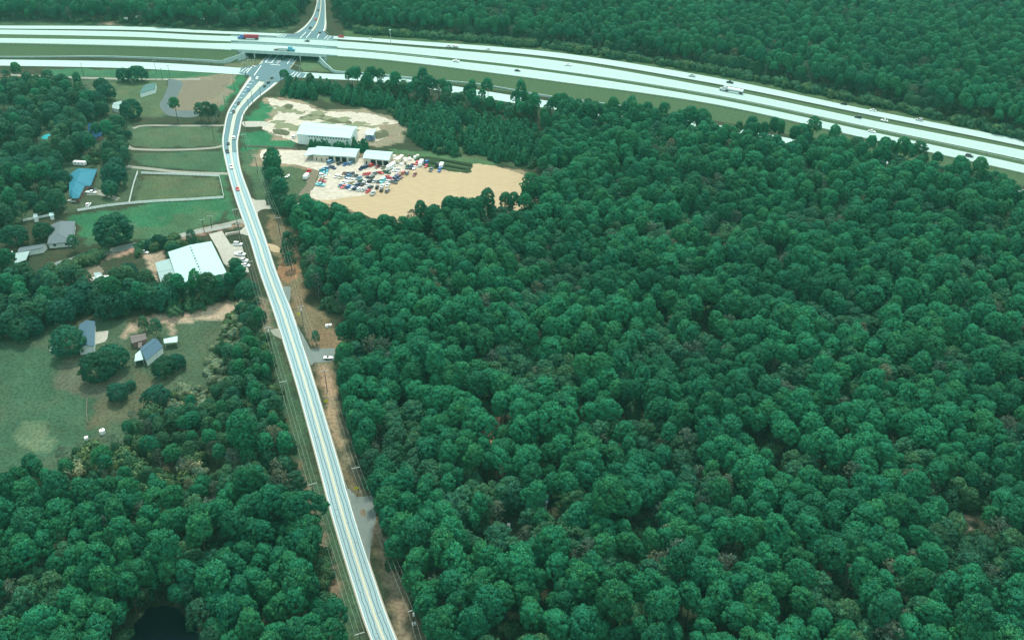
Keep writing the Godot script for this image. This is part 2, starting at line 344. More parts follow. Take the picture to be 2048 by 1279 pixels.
	soils = [
		[flat([Vector3(-257.7, 0, -317.0), Vector3(-217.5, 0, -320.9), Vector3(-208.0, 0, -328.0), Vector3(-198.8, 0, -336.9), Vector3(-182.9, 0, -341.1), Vector3(-160.7, 0, -341.1), Vector3(-133.2, 0, -354.2), Vector3(-116.0, 0, -358.7), Vector3(-110.9, 0, -336.9), Vector3(-117.7, 0, -320.9), Vector3(-117.0, 0, -295.3), Vector3(-135.1, 0, -266.4), Vector3(-147.1, 0, -249.2), Vector3(-168.4, 0, -233.4), Vector3(-205.2, 0, -226.0)]), lin(0.052, 0.086, 0.053), 3.0],
		[flat([Vector3(-257.7, 0, -317.0), Vector3(-196.7, 0, -317.0), Vector3(-175.1, 0, -295.3), Vector3(-163.7, 0, -281.9), Vector3(-157.0, 0, -260.5), Vector3(-168.5, 0, -241.1), Vector3(-210.9, 0, -236.0)]), lin(0.04, 0.088, 0.053), 5.0],
		[flat([Vector3(-185.7, 0, -262.8), Vector3(-181.6, 0, -270.0), Vector3(-174.4, 0, -270.9), Vector3(-168.8, 0, -260.5), Vector3(-169.2, 0, -250.6), Vector3(-173.3, 0, -247.8), Vector3(-178.8, 0, -251.9)]), lin(0.085, 0.135, 0.08), 2.0],
		[flat([Vector3(-189.5, 0, -315.1), Vector3(-175.9, 0, -312.5), Vector3(-160.0, 0, -295.3), Vector3(-158.2, 0, -285.2), Vector3(-168.9, 0, -285.2), Vector3(-180.5, 0, -298.8)]), dry, 3.0],
		[flat([Vector3(-156.6, 0, -302.3), Vector3(-146.8, 0, -300.5), Vector3(-137.2, 0, -272.4), Vector3(-144.5, 0, -266.4), Vector3(-157.3, 0, -263.4), Vector3(-163.7, 0, -281.9), Vector3(-153.3, 0, -285.2)]), lin(0.075, 0.088, 0.055), 3.0],
		[flat([Vector3(-466.2, 0, -712.3), Vector3(-376.7, 0, -699.0), Vector3(-272.1, 0, -701.6), Vector3(-240.6, 0, -611.0), Vector3(-268.4, 0, -605.8), Vector3(-250.7, 0, -548.6), Vector3(-224.8, 0, -511.2), Vector3(-216.3, 0, -470.7), Vector3(-250.1, 0, -450.8), Vector3(-266.3, 0, -444.4), Vector3(-314.3, 0, -438.2)]), lin(0.05, 0.08, 0.05), 3.0],
		[flat([Vector3(-323.7, 0, -683.5), Vector3(-271.2, 0, -699.0), Vector3(-240.6, 0, -616.2), Vector3(-270.3, 0, -611.0), Vector3(-288.1, 0, -649.6), Vector3(-307.9, 0, -643.8)]), lin(0.07, 0.11, 0.06), 2.0],
		[flat([Vector3(-264.0, 0, -593.6), Vector3(-199.2, 0, -593.6), Vector3(-187.4, 0, -555.7), Vector3(-232.8, 0, -552.1), Vector3(-249.5, 0, -561.1)]), lin(0.062, 0.105, 0.062), 1.5],
		[flat([Vector3(-239.6, 0, -544.2), Vector3(-185.2, 0, -548.6), Vector3(-174.1, 0, -513.5), Vector3(-211.5, 0, -516.7), Vector3(-227.5, 0, -523.2)]), lin(0.05, 0.10, 0.058), 1.5],
		[flat([Vector3(-221.4, 0, -505.7), Vector3(-176.2, 0, -505.7), Vector3(-165.0, 0, -475.6), Vector3(-213.9, 0, -468.0)]), lin(0.066, 0.10, 0.055), 1.5],
		[flat([Vector3(-239.2, 0, -450.8), Vector3(-203.8, 0, -467.3), Vector3(-162.5, 0, -470.7), Vector3(-152.1, 0, -444.4), Vector3(-181.9, 0, -426.1), Vector3(-225.2, 0, -423.2)]), lush, 3.0],
		[flat([Vector3(-194.9, 0, -441.3), Vector3(-158.4, 0, -460.6), Vector3(-151.8, 0, -443.1), Vector3(-180.9, 0, -423.2), Vector3(-221.7, 0, -414.6), Vector3(-221.2, 0, -426.1)]), lin(0.05, 0.11, 0.06), 4.0],
		[flat([Vector3(-307.3, 0, -770.2), Vector3(-226.6, 0, -770.2), Vector3(-216.7, 0, -737.4), Vector3(-259.5, 0, -752.0), Vector3(-304.1, 0, -761.0)]), lin(0.07, 0.12, 0.065), 2.0],
		[flat([Vector3(-379.4, 0, -731.7), Vector3(-292.2, 0, -726.1), Vector3(-220.0, 0, -712.3), Vector3(-232.9, 0, -701.6), Vector3(-303.4, 0, -701.6), Vector3(-369.7, 0, -709.6)]), lin(0.04, 0.12, 0.065), 2.0],
		[flat([Vector3(-237.9, 0, -705.6), Vector3(-210.0, 0, -712.3), Vector3(-207.0, 0, -692.4), Vector3(-208.0, 0, -649.6), Vector3(-207.6, 0, -621.6), Vector3(-222.0, 0, -649.6)]), lin(0.03, 0.13, 0.065), 1.5],
		[flat([Vector3(-185.6, 0, -600.6), Vector3(-181.5, 0, -649.6), Vector3(-173.0, 0, -654.2), Vector3(-147.1, 0, -642.7), Vector3(-169.9, 0, -599.6)]), lin(0.03, 0.13, 0.065), 2.0],
		[flat([Vector3(-183.0, 0, -583.7), Vector3(-168.8, 0, -587.6), Vector3(-141.6, 0, -562.0), Vector3(-137.7, 0, -551.2), Vector3(-161.8, 0, -551.2), Vector3(-173.3, 0, -548.6)]), lin(0.03, 0.13, 0.065), 2.0],
		[flat([Vector3(-173.3, 0, -548.6), Vector3(-161.6, 0, -550.3), Vector3(-152.4, 0, -531.4), Vector3(-117.5, 0, -519.1), Vector3(-110.0, 0, -477.7), Vector3(-133.5, 0, -474.2), Vector3(-141.1, 0, -463.9), Vector3(-151.8, 0, -484.8)]), lin(0.055, 0.105, 0.06), 2.0],
		[flat([Vector3(-222.4, 0, -770.2), Vector3(-196.9, 0, -770.2), Vector3(-204.1, 0, -712.3), Vector3(-238.8, 0, -737.4)]), lin(0.09, 0.115, 0.07), 1.5],
		[flat([Vector3(-179.9, 0, -770.2), Vector3(-151.9, 0, -755.0), Vector3(-121.1, 0, -715.0), Vector3(-170.6, 0, -723.3)]), lin(0.075, 0.13, 0.07), 1.5],
		[flat([Vector3(-590.6, 0, -893.4), Vector3(-369.9, 0, -883.5), Vector3(-217.1, 0, -862.4), Vector3(-200.7, 0, -873.8), Vector3(-208.5, 0, -843.9), Vector3(-290.9, 0, -858.6), Vector3(-484.7, 0, -873.8), Vector3(-579.3, 0, -873.8)]), lin(0.05, 0.09, 0.05), 1.0],
		[flat([Vector3(-403.1, 0, -913.9), Vector3(-394.7, 0, -913.9), Vector3(-372.0, 0, -873.8), Vector3(-394.7, 0, -873.8)]), lin(0.2, 0.17, 0.12), 2.0],
		[flat([Vector3(-127.0, 0, -450.8), Vector3(-111.1, 0, -426.1), Vector3(-94.2, 0, -358.7), Vector3(-80.8, 0, -341.1), Vector3(-70.3, 0, -317.0), Vector3(-80.4, 0, -314.8), Vector3(-96.3, 0, -341.1), Vector3(-117.3, 0, -392.8), Vector3(-135.2, 0, -450.8)]), lin(0.13, 0.115, 0.07), 1.5],
		[flat([Vector3(-89.4, 0, -330.8), Vector3(-78.1, 0, -332.0), Vector3(-70.9, 0, -320.9), Vector3(-72.1, 0, -315.1), Vector3(-81.7, 0, -314.8)]), lin(0.16, 0.12, 0.075), 1.5],
		[flat([Vector3(-116.2, 0, -390.2), Vector3(-111.2, 0, -409.0), Vector3(-104.4, 0, -387.7), Vector3(-103.8, 0, -377.6), Vector3(-113.2, 0, -383.6)]), lin(0.30, 0.17, 0.09), 1.2],
		[flat([Vector3(-82.1, 0, -307.7), Vector3(-74.4, 0, -308.8), Vector3(-62.3, 0, -266.4), Vector3(-48.8, 0, -228.5), Vector3(-34.5, 0, -197.2), Vector3(-16.3, 0, -150.1), Vector3(-25.6, 0, -150.1), Vector3(-35.8, 0, -181.7), Vector3(-54.9, 0, -229.7), Vector3(-69.9, 0, -272.4)]), lin(0.13, 0.122, 0.078), 1.2],
		[flat([Vector3(-78.5, 0, -304.1), Vector3(-74.0, 0, -304.1), Vector3(-67.7, 0, -281.9), Vector3(-60.5, 0, -254.7), Vector3(-63.8, 0, -254.7), Vector3(-72.2, 0, -281.9)]), lin(0.25, 0.20, 0.13), 1.2],
		[flat([Vector3(-45.5, 0, -216.6), Vector3(-40.1, 0, -212.1), Vector3(-31.3, 0, -183.5), Vector3(-21.6, 0, -150.1), Vector3(-24.5, 0, -150.1), Vector3(-31.9, 0, -172.7), Vector3(-41.2, 0, -201.3)]), lin(0.19, 0.165, 0.115), 1.2],
		[flat([Vector3(-120.6, 0, -363.3), Vector3(-110.4, 0, -354.2), Vector3(-98.5, 0, -320.9), Vector3(-81.6, 0, -278.7), Vector3(-60.6, 0, -223.6), Vector3(-40.7, 0, -169.4), Vector3(-33.1, 0, -147.1), Vector3(-39.0, 0, -147.1), Vector3(-46.5, 0, -165.9), Vector3(-59.9, 0, -201.3), Vector3(-73.6, 0, -238.5), Vector3(-90.0, 0, -281.9), Vector3(-111.9, 0, -341.1)]), lin(0.045, 0.088, 0.05), 1.0],
		[flat([Vector3(-74.8, 0, -241.1), Vector3(-73.8, 0, -245.1), Vector3(-62.2, 0, -214.4), Vector3(-48.1, 0, -176.2), Vector3(-40.7, 0, -150.1), Vector3(-44.0, 0, -150.1), Vector3(-54.8, 0, -185.4), Vector3(-63.8, 0, -212.1)]), lin(0.13, 0.12, 0.08), 1.0],
		[flat([Vector3(-118.8, 0, -358.7), Vector3(-115.5, 0, -360.5), Vector3(-108.8, 0, -345.4), Vector3(-104.2, 0, -334.9), Vector3(-107.3, 0, -332.8), Vector3(-112.3, 0, -341.1)]), lin(0.135, 0.125, 0.085), 1.0],
		[flat([Vector3(-199.7, 0, -595.6), Vector3(-176.7, 0, -523.2), Vector3(-159.7, 0, -470.7), Vector3(-147.2, 0, -444.4), Vector3(-152.1, 0, -444.4), Vector3(-164.6, 0, -474.2), Vector3(-180.4, 0, -523.2)]), lin(0.04, 0.115, 0.06), 1.0],
		[flat([Vector3(-183.5, 0, -658.2), Vector3(-159.1, 0, -647.9), Vector3(-133.3, 0, -626.8), Vector3(-104.4, 0, -624.1), Vector3(-75.5, 0, -602.9), Vector3(-72.7, 0, -559.5), Vector3(-96.4, 0, -555.0), Vector3(-141.0, 0, -559.5), Vector3(-161.0, 0, -575.7), Vector3(-172.9, 0, -597.8), Vector3(-168.9, 0, -610.7)]), lin(0.20, 0.19, 0.135), 3.0],
		[flat([Vector3(-162.7, 0, -544.2), Vector3(-158.8, 0, -552.1), Vector3(-129.2, 0, -548.6), Vector3(-57.9, 0, -538.2), Vector3(7.9, 0, -511.2), Vector3(16.4, 0, -490.7), Vector3(10.0, 0, -457.3), Vector3(-60.0, 0, -438.2), Vector3(-95.2, 0, -457.3), Vector3(-119.8, 0, -469.4), Vector3(-131.4, 0, -470.7), Vector3(-139.4, 0, -507.3), Vector3(-155.1, 0, -523.2)]), lin(0.20, 0.17, 0.115), 2.5],
		[flat([Vector3(-147.5, 0, -523.2), Vector3(-129.2, 0, -516.7), Vector3(-117.2, 0, -511.2), Vector3(-114.9, 0, -476.3), Vector3(-122.6, 0, -469.4), Vector3(-133.1, 0, -472.1), Vector3(-141.2, 0, -499.6)]), lin(0.062, 0.105, 0.06), 1.5],
		[flat([Vector3(-264.2, 0, -701.6), Vector3(-221.8, 0, -719.1), Vector3(-209.1, 0, -649.6), Vector3(-221.1, 0, -621.6), Vector3(-240.6, 0, -621.6)]), lin(0.16, 0.155, 0.11), 2.0],
		[flat([Vector3(-155.1, 0, -854.9), Vector3(-102.5, 0, -840.3), Vector3(-10.7, 0, -812.4), Vector3(33.2, 0, -797.3), Vector3(114.8, 0, -752.0), Vector3(160.9, 0, -723.3), Vector3(225.4, 0, -672.3), Vector3(291.4, 0, -618.4), Vector3(341.1, 0, -568.5), Vector3(334.8, 0, -555.7), Vector3(254.4, 0, -627.0), Vector3(157.6, 0, -705.6), Vector3(34.7, 0, -778.0), Vector3(-100.1, 0, -817.5), Vector3(-151.1, 0, -829.6)]), lin(0.06, 0.105, 0.052), 1.0],
		[woods.young, lin(0.055, 0.09, 0.05), 2.0],
		[flat([Vector3(-78.4, 0, -552.1), Vector3(-58.8, 0, -548.6), Vector3(-20.0, 0, -533.1), Vector3(-7.4, 0, -527.3), Vector3(-11.9, 0, -519.1), Vector3(-24.3, 0, -523.2), Vector3(-25.3, 0, -508.8), Vector3(-37.5, 0, -511.2), Vector3(-59.3, 0, -519.1)]), lin(0.06, 0.12, 0.06), 1.5],
		[flat([Vector3(-409.9, 0, -719.1), Vector3(-392.0, 0, -715.0), Vector3(-381.2, 0, -683.5), Vector3(-389.1, 0, -676.0)]), lin(0.24, 0.17, 0.10), 1.5],
		[flat([Vector3(-219.9, 0, -375.2), Vector3(-215.9, 0, -382.6), Vector3(-204.2, 0, -392.8), Vector3(-198.6, 0, -381.6), Vector3(-198.7, 0, -372.8), Vector3(-203.1, 0, -363.3), Vector3(-211.2, 0, -363.3)]), lin(0.26, 0.22, 0.16), 1.2],
		[flat([Vector3(-185.0, 0, -403.5), Vector3(-179.0, 0, -413.4), Vector3(-171.7, 0, -398.1), Vector3(-172.2, 0, -387.7), Vector3(-165.2, 0, -368.0), Vector3(-168.4, 0, -368.0), Vector3(-177.1, 0, -387.7)]), lin(0.28, 0.23, 0.17), 1.0],
		[flat([Vector3(-212.5, 0, -398.1), Vector3(-180.7, 0, -422.6), Vector3(-160.8, 0, -435.1), Vector3(-144.7, 0, -440.6), Vector3(-144.3, 0, -436.9), Vector3(-159.3, 0, -429.7), Vector3(-178.8, 0, -416.8), Vector3(-208.3, 0, -393.9)]), lin(0.27, 0.20, 0.15), 0.6],
		[flat([Vector3(-127.5, 0, -358.7), Vector3(-117.4, 0, -359.6), Vector3(-116.8, 0, -347.6), Vector3(-129.6, 0, -341.1), Vector3(-154.0, 0, -341.1), Vector3(-162.9, 0, -341.1), Vector3(-167.0, 0, -328.0), Vector3(-170.0, 0, -328.0), Vector3(-169.9, 0, -336.1), Vector3(-162.1, 0, -345.4), Vector3(-141.3, 0, -350.6)]), lin(0.30, 0.255, 0.185), 1.0],
		[flat([Vector3(-152.9, 0, -341.1), Vector3(-149.6, 0, -341.1), Vector3(-146.5, 0, -328.0), Vector3(-148.6, 0, -328.0)]), lin(0.26, 0.23, 0.17), 0.6],
		[flat([Vector3(-16.1, 0, -268.8), Vector3(-4.9, 0, -268.8), Vector3(-3.6, 0, -247.8), Vector3(-6.1, 0, -250.6), Vector3(-12.6, 0, -257.6)]), lin(0.22, 0.15, 0.10), 1.5],
		[flat([Vector3(36.1, 0, -270.9), Vector3(49.2, 0, -270.0), Vector3(61.3, 0, -257.6), Vector3(75.4, 0, -254.7), Vector3(73.7, 0, -246.5), Vector3(56.8, 0, -251.9), Vector3(41.6, 0, -261.0)]), lin(0.22, 0.17, 0.11), 2.0],
		[flat([Vector3(-5.4, 0, -208.8), Vector3(2.6, 0, -209.9), Vector3(-0.6, 0, -204.5), Vector3(-6.1, 0, -204.5)]), lin(0.20, 0.13, 0.08), 1.2],
		[flat([Vector3(144.7, 0, -218.9), Vector3(151.6, 0, -217.8), Vector3(146.6, 0, -209.9)]), lin(0.24, 0.22, 0.17), 1.2],
		[flat([Vector3(81.7, 0, -250.6), Vector3(94.7, 0, -245.1), Vector3(90.7, 0, -239.8)]), lin(0.2, 0.17, 0.12), 1.2]]

func soil_at(x: float, z: float) -> Color:
	var wx := rough.get_noise_2d(x * 3.0, z * 3.0)
	var wz := rough.get_noise_2d(x * 3.0 + 500, z * 3.0)
	var c := lin(0.036, 0.05, 0.031)
	for s in soils:
		var p := Vector2(x + wx * s[2] * 3.0, z + wz * s[2] * 3.0)
		if within(s[0], p):
			c = s[1]
	var v := fine.get_noise_2d(x, z) * 0.18 + rough.get_noise_2d(x * 4.0, z * 4.0 + 900) * 0.22 + 1.08
	var l := c.srgb_to_linear()
	var brown := clampf(fine.get_noise_2d(x * 0.35 + 77, z * 0.35) * 0.9 + 0.1, 0, 1)
	l = l.lerp(Color(l.r * 1.35 + 0.012, l.g, l.b * 1.0), brown * 0.7)
	v *= 0.8
	return Color(l.r * v, l.g * v, l.b * v)

func lay_ground() -> void:
	# One sheet: cells of two metres where the photograph shows open ground, coarse ones out to the horizon.
	var xs := PackedFloat32Array([-5000, -2500, -1200, -700])
	var x := -560.0
	while x <= 560.0:
		xs.append(x)
		x += 2.5
	xs.append_array(PackedFloat32Array([700, 1200, 2500, 5000]))
	var zs := PackedFloat32Array([-7000, -3500, -2000, -1300])
	var z := -1010.0
	while z <= -120.0:
		zs.append(z)
		z += 2.5
	zs.append_array(PackedFloat32Array([-60, 200, 800]))
	var v := PackedVector3Array()
	var c := PackedColorArray()
	var n := PackedVector3Array()
	var uv := PackedVector2Array()
	var ix := PackedInt32Array()
	for j in zs.size():
		for i in xs.size():
			v.append(Vector3(xs[i], 0, zs[j]))
			n.append(Vector3.UP)
			uv.append(Vector2(xs[i], zs[j]))
			if absf(xs[i]) < -zs[j] * 0.9 + 20 and zs[j] > -1020 and xs[i] < 260 or xs[i] > 260 and zs[j] < -380 and zs[j] > -800 and xs[i] < 560:
				c.append(soil_at(xs[i], zs[j]))
			else:
				c.append(Color(0.03, 0.045, 0.027))
	var w := xs.size()
	for j in zs.size() - 1:
		for i in w - 1:
			var a := j * w + i
			ix.append_array(PackedInt32Array([a, a + 1, a + w + 1, a, a + w + 1, a + w]))
	var arr := []
	arr.resize(Mesh.ARRAY_MAX)
	arr[Mesh.ARRAY_VERTEX] = v
	arr[Mesh.ARRAY_NORMAL] = n
	arr[Mesh.ARRAY_COLOR] = c
	arr[Mesh.ARRAY_TEX_UV] = uv
	arr[Mesh.ARRAY_INDEX] = ix
	var mesh := ArrayMesh.new()
	mesh.add_surface_from_arrays(Mesh.PRIMITIVE_TRIANGLES, arr)
	var m := mat("grassland", Color.WHITE, 1.0, 0.0, speckle("turf", 0.02, 0.55, 1.3, 5, 1024), 37.0)
	m.vertex_color_use_as_albedo = true
	mesh.surface_set_material(0, m)
	tag(put(mesh, "ground"), "rough grass, earth and leaf litter under everything else", "", "", "structure")

func lay_roads() -> void:
	var old := mat("bleached_asphalt", lin(0.205, 0.32, 0.345), 0.85, 0.0, speckle("tar", 0.03, 0.72, 1.15, 5), 9.0)
	var fresh := mat("blue_grey_asphalt", lin(0.095, 0.165, 0.185), 0.92, 0.0, speckle("tar", 0.03, 0.72, 1.15, 5), 9.0)
	var white := mat("road_paint_white", lin(0.62, 0.68, 0.66), 0.7)
	var yellow := mat("road_paint_yellow", lin(0.47, 0.45, 0.30), 0.7)
	var cream := mat("worn_lane_centre", lin(0.36, 0.41, 0.36), 0.9, 0.0, speckle("wear", 0.05, 0.6, 1.1, 4), 14.0)
	var seal := mat("crack_seal", lin(0.035, 0.05, 0.055), 0.6)
	var gravel := mat("pale_gravel", lin(0.31, 0.32, 0.275), 1.0, 0.0, speckle("stones", 0.06, 0.6, 1.1, 5), 6.0)
	# the county road lies on a shallow gravel shoulder
	var n := road_l.size()
	var split := 0.0
	for i in n:
		if road_l[i].z < Vector3(-181.2, 0, -539.9).z:
			split = float(i) / (n - 1)
			break
	var sh := band(road_l, road_r, -0.075, 1.075, 0.02, "road_shoulder", gravel)
	tag(sh, "pale gravel shoulders along both edges of the county road", "", "", "structure")
	var near := band(road_l, road_r, 0, 1, 0.04, "county_road", old, null, 0.0, split)
	tag(near, "bleached two-lane county road running up the picture through the pines", "", "", "structure")
	var far := band(road_l, road_r, 0, 1, 0.04, "county_road", fresh, null, split, 1.0)
	tag(far, "blue grey newer road that bends to the overpass and goes under it", "", "", "structure")
	band(road_l, road_r, 0.43, 0.57, 0.05, "worn_centre", cream, near, 0.0, split)
	band(road_l, road_r, 0.40, 0.60, 0.05, "turn_lane", cream, far, split, split + 0.17)
	band(road_l, road_r, 0.395, 0.42, 0.06, "turn_lane_line", yellow, far, split, split + 0.17)
	band(road_l, road_r, 0.58, 0.605, 0.06, "turn_lane_line", yellow, far, split, split + 0.17)
	for f in [0.012, 0.988]:
		band(road_l, road_r, f - 0.012, f + 0.012, 0.05, "edge_line", white, near, 0.0, split)
		band(road_l, road_r, f - 0.014, f + 0.014, 0.05, "edge_line", white, far, split, 1.0)
	for f in [0.482, 0.518]:
		band(road_l, road_r, f - 0.009, f + 0.009, 0.06, "centre_line", yellow, near, 0.0, split)
		band(road_l, road_r, f - 0.015, f + 0.015, 0.06, "centre_line", yellow, far, split + 0.17, 1.0)
	# tar poured into the wheel-track cracks: four wandering lines and short cross pieces
	var crack_rng := RandomNumberGenerator.new()
	crack_rng.seed = 9
	for f in [0.17, 0.345, 0.655, 0.83]:
		var line := []
		for i in range(0, int(split * n)):
			for k in 3:
				var t := (i + k / 3.0)
				var l: Vector3 = road_l[i].lerp(road_l[i + 1], k / 3.0)
				var r: Vector3 = road_r[i].lerp(road_r[i + 1], k / 3.0)
				var wob := fine.get_noise_2d(t * 3.0, f * 900.0) * 0.035 + rough.get_noise_2d(t * 20.0, f * 700.0) * 0.02
				line.append(l.lerp(r, f + wob))
				if crack_rng.randf() < 0.07:
					var g := crack_rng.randf_range(-0.17, 0.17)
					strip([line[-1], l.lerp(r, f + g) + Vector3(0, 0, crack_rng.randf_range(-0.8, 0.8))], 0.14, 0.056, "crack_seal", seal, near)
		strip(line, 0.17, 0.054, "crack_seal", seal, near)
	lay_motorway()
	lay_yards()

# stations along the motorway: one line for every edge
var far_a := []
var far_b := []
var west_a := []
var west_b := []
var east_a := []
var east_b := []
var foot := []
var near_a := []
var near_b := []
const STATIONS := 150

func lay_motorway() -> void:
	far_a = smooth_line([Vector3(-560.0, 0.15, -873.2), Vector3(-483.4, 0.15, -871.3), Vector3(-364.3, 0.15, -868.4), Vector3(-289.6, 0.15, -854.3), Vector3(-241.1, 0.15, -846.1), Vector3(-174.7, 0.15, -835.2), Vector3(-100.2, 0.15, -818.6), Vector3(34.7, 0.15, -779.1), Vector3(157.7, 0.15, -706.4), Vector3(254.6, 0.15, -627.7), Vector3(336.6, 0.15, -566.2), Vector3(400.4, 0.15, -510.8)], STATIONS)
	far_b = smooth_line([Vector3(-553.6, 0.15, -861.8), Vector3(-477.9, 0.15, -859.9), Vector3(-359.5, 0.15, -855.2), Vector3(-286.6, 0.15, -844.2), Vector3(-238.9, 0.15, -837.0), Vector3(-173.0, 0.15, -825.5), Vector3(-98.9, 0.15, -806.7), Vector3(34.1, 0.15, -763.5), Vector3(154.7, 0.15, -690.7), Vector3(251.0, 0.15, -616.9), Vector3(330.9, 0.15, -554.4), Vector3(393.6, 0.15, -500.0)], STATIONS)
	west_a = smooth_line([Vector3(-536.1, 6, -834.1), Vector3(-462.8, 6, -832.3), Vector3(-347.2, 6, -825.1), Vector3(-276.3, 6, -812.8), Vector3(-230.5, 6, -806.8), Vector3(-166.9, 6, -795.8), Vector3(-95.5, 5.5, -778.1), Vector3(33.1, 4.5, -738.8), Vector3(150.4, 3.5, -669.6), Vector3(244.1, 3, -598.1), Vector3(323.8, 2.5, -541.2), Vector3(385.5, 2.5, -488.5)], STATIONS)
	west_b = smooth_line([Vector3(-526.7, 6, -817.2), Vector3(-455.1, 6, -816.3), Vector3(-340.8, 6, -807.7), Vector3(-271.3, 6, -795.8), Vector3(-226.0, 6, -788.3), Vector3(-163.2, 6, -775.4), Vector3(-93.4, 5.5, -757.7), Vector3(32.0, 4.5, -711.9), Vector3(147.2, 3.5, -652.7), Vector3(239.4, 3, -584.1), Vector3(316.4, 2.5, -525.9), Vector3(376.1, 2.5, -473.4)], STATIONS)
	east_a = smooth_line([Vector3(-519.0, 6, -803.4), Vector3(-448.4, 6, -802.5), Vector3(-336.5, 6, -795.8), Vector3(-268.6, 6, -786.7), Vector3(-224.7, 6, -783.1), Vector3(-162.3, 6, -770.1), Vector3(-92.6, 5.5, -750.1), Vector3(31.7, 4.5, -703.7), Vector3(145.4, 3.5, -643.3), Vector3(236.4, 3, -575.4), Vector3(312.1, 2.5, -516.9), Vector3(370.1, 2.5, -463.8)], STATIONS)
	east_b = smooth_line([Vector3(-509.6, 6, -786.7), Vector3(-440.4, 6, -785.9), Vector3(-329.6, 6, -777.0), Vector3(-263.2, 6, -768.2), Vector3(-219.1, 6, -760.4), Vector3(-158.3, 6, -748.2), Vector3(-90.6, 5.5, -730.9), Vector3(30.9, 4.5, -681.4), Vector3(142.8, 3.5, -629.7), Vector3(231.4, 3, -560.4), Vector3(305.6, 2.5, -503.6), Vector3(361.8, 2.5, -450.5)], STATIONS)
	foot = smooth_line([Vector3(-500.8, 0, -767.1), Vector3(-433.1, 0, -767.1), Vector3(-326.2, 0, -764.1), Vector3(-259.9, 0, -753.5), Vector3(-215.7, 0, -743.2), Vector3(-155.0, 0, -726.1), Vector3(-88.5, 0, -708.2), Vector3(29.9, 0, -654.2), Vector3(138.7, 0, -605.8), Vector3(227.4, 0, -546.8), Vector3(300.1, 0, -490.7), Vector3(355.8, 0, -439.4)], STATIONS)
	near_a = smooth_line([Vector3(-495.0, 0.1, -756.9), Vector3(-427.8, 0.1, -756.1), Vector3(-321.2, 0.1, -750.2), Vector3(-255.9, 0.1, -739.9), Vector3(-212.4, 0.1, -729.9), Vector3(-153.3, 0.1, -716.7), Vector3(-88.0, 0.1, -703.2), Vector3(29.6, 0.1, -645.8), Vector3(137.1, 0.1, -597.3), Vector3(225.3, 0.1, -540.5), Vector3(297.1, 0.1, -484.6), Vector3(351.0, 0.1, -431.9)], STATIONS)
	near_b = smooth_line([Vector3(-485.1, 0.1, -739.2), Vector3(-419.2, 0.1, -738.5), Vector3(-314.3, 0.1, -731.3), Vector3(-250.1, 0.1, -720.2), Vector3(-208.0, 0.1, -711.9), Vector3(-150.7, 0.1, -702.6), Vector3(-86.3, 0.1, -687.0), Vector3(29.0, 0.1, -628.9), Vector3(134.5, 0.1, -583.4), Vector3(221.6, 0.1, -529.5), Vector3(291.7, 0.1, -473.3), Vector3(344.4, 0.1, -421.2)], STATIONS)
	var slab := mat("motorway_concrete", lin(0.28, 0.395, 0.375), 0.97, 0.0, speckle("slab", 0.02, 0.82, 1.08, 4), 30.0)
	var verge := mat("verge_grass", lin(0.06, 0.104, 0.054), 1.0, 0.0, speckle("turf", 0.02, 0.55, 1.3, 5, 1024), 30.0, speckle("tufts", 0.03, 0.6, 1.2, 4), 11.0)
	# station numbers between which the bridge leaves a gap in the embankment
	var g0 := 0
	var g1 := 0
	for i in STATIONS:
		if east_b[i].x < Vector3(-227.5, 6, -757.3).x:
			g0 = i
		if east_b[i].x < Vector3(-155.3, 6, -745.2).x:
			g1 = i + 1
	tag(band(far_a, far_b, 0, 1, 0.05, "frontage_road", slab), "pale concrete frontage road along the far side of the motorway", "", "", "structure")
	tag(band(near_a, near_b, 0, 1, 0.05, "frontage_road", slab), "pale concrete frontage road along the near side of the motorway", "", "", "structure")
	# embankments either side of the bridge
	for part in [[0, g0], [g1, STATIONS - 1]]:
		var st := mb()
		for i in range(part[0], part[1]):
			var rings := []
			for k in [i, i + 1]:
				var far_foot: Vector3 = west_a[k] + (far_b[k] - west_a[k]) * 0.85
				far_foot.y = -0.05
				var dip0: Vector3 = west_b[k].lerp(east_a[k], 0.3) + Vector3.DOWN * 0.8
				var dip1: Vector3 = west_b[k].lerp(east_a[k], 0.7) + Vector3.DOWN * 0.8
				rings.append([far_foot, west_a[k] + Vector3.DOWN * 0.06, west_b[k] + Vector3.DOWN * 0.06, dip0, dip1, east_a[k] + Vector3.DOWN * 0.06, east_b[k] + Vector3.DOWN * 0.06, foot[k]])
			for q in 7:
				quad(st, rings[0][q], rings[0][q + 1], rings[1][q + 1], rings[1][q], Vector3(0, 1, 0.01))
		tag(build(st, "motorway_embankment", verge), "grassed bank that carries the motorway %s of the bridge" % ("left" if part[0] == 0 else "right"), "", "", "structure")
	tag(band(west_a, west_b, 0, 1, 0.0, "motorway", slab, null), "far carriageway of the pale concrete motorway", "", "", "structure")
	tag(band(east_a, east_b, 0, 1, 0.0, "motorway", slab, null), "near carriageway of the pale concrete motorway", "", "", "structure")
	var worn := mat("tyre_worn_concrete", lin(0.245, 0.345, 0.33), 0.97, 0.0, speckle("slab", 0.02, 0.82, 1.08, 4), 30.0)
	var joint := mat("slab_joint", lin(0.16, 0.2, 0.19), 0.95)
	for way in [get_node("motorway"), get_node("motorway_001")]:
		var l: Array = west_a if way.name == "motorway" else east_a
		var r: Array = west_b if way.name == "motorway" else east_b
		for f in [0.26, 0.36, 0.50, 0.60, 0.74]:
			band(l, r, f - 0.018, f + 0.018, 0.015, "tyre_track", worn, way)
		for f in [0.2, 0.43, 0.67, 0.85]:
			band(l, r, f - 0.004, f + 0.004, 0.025, "slab_joint", joint, way)
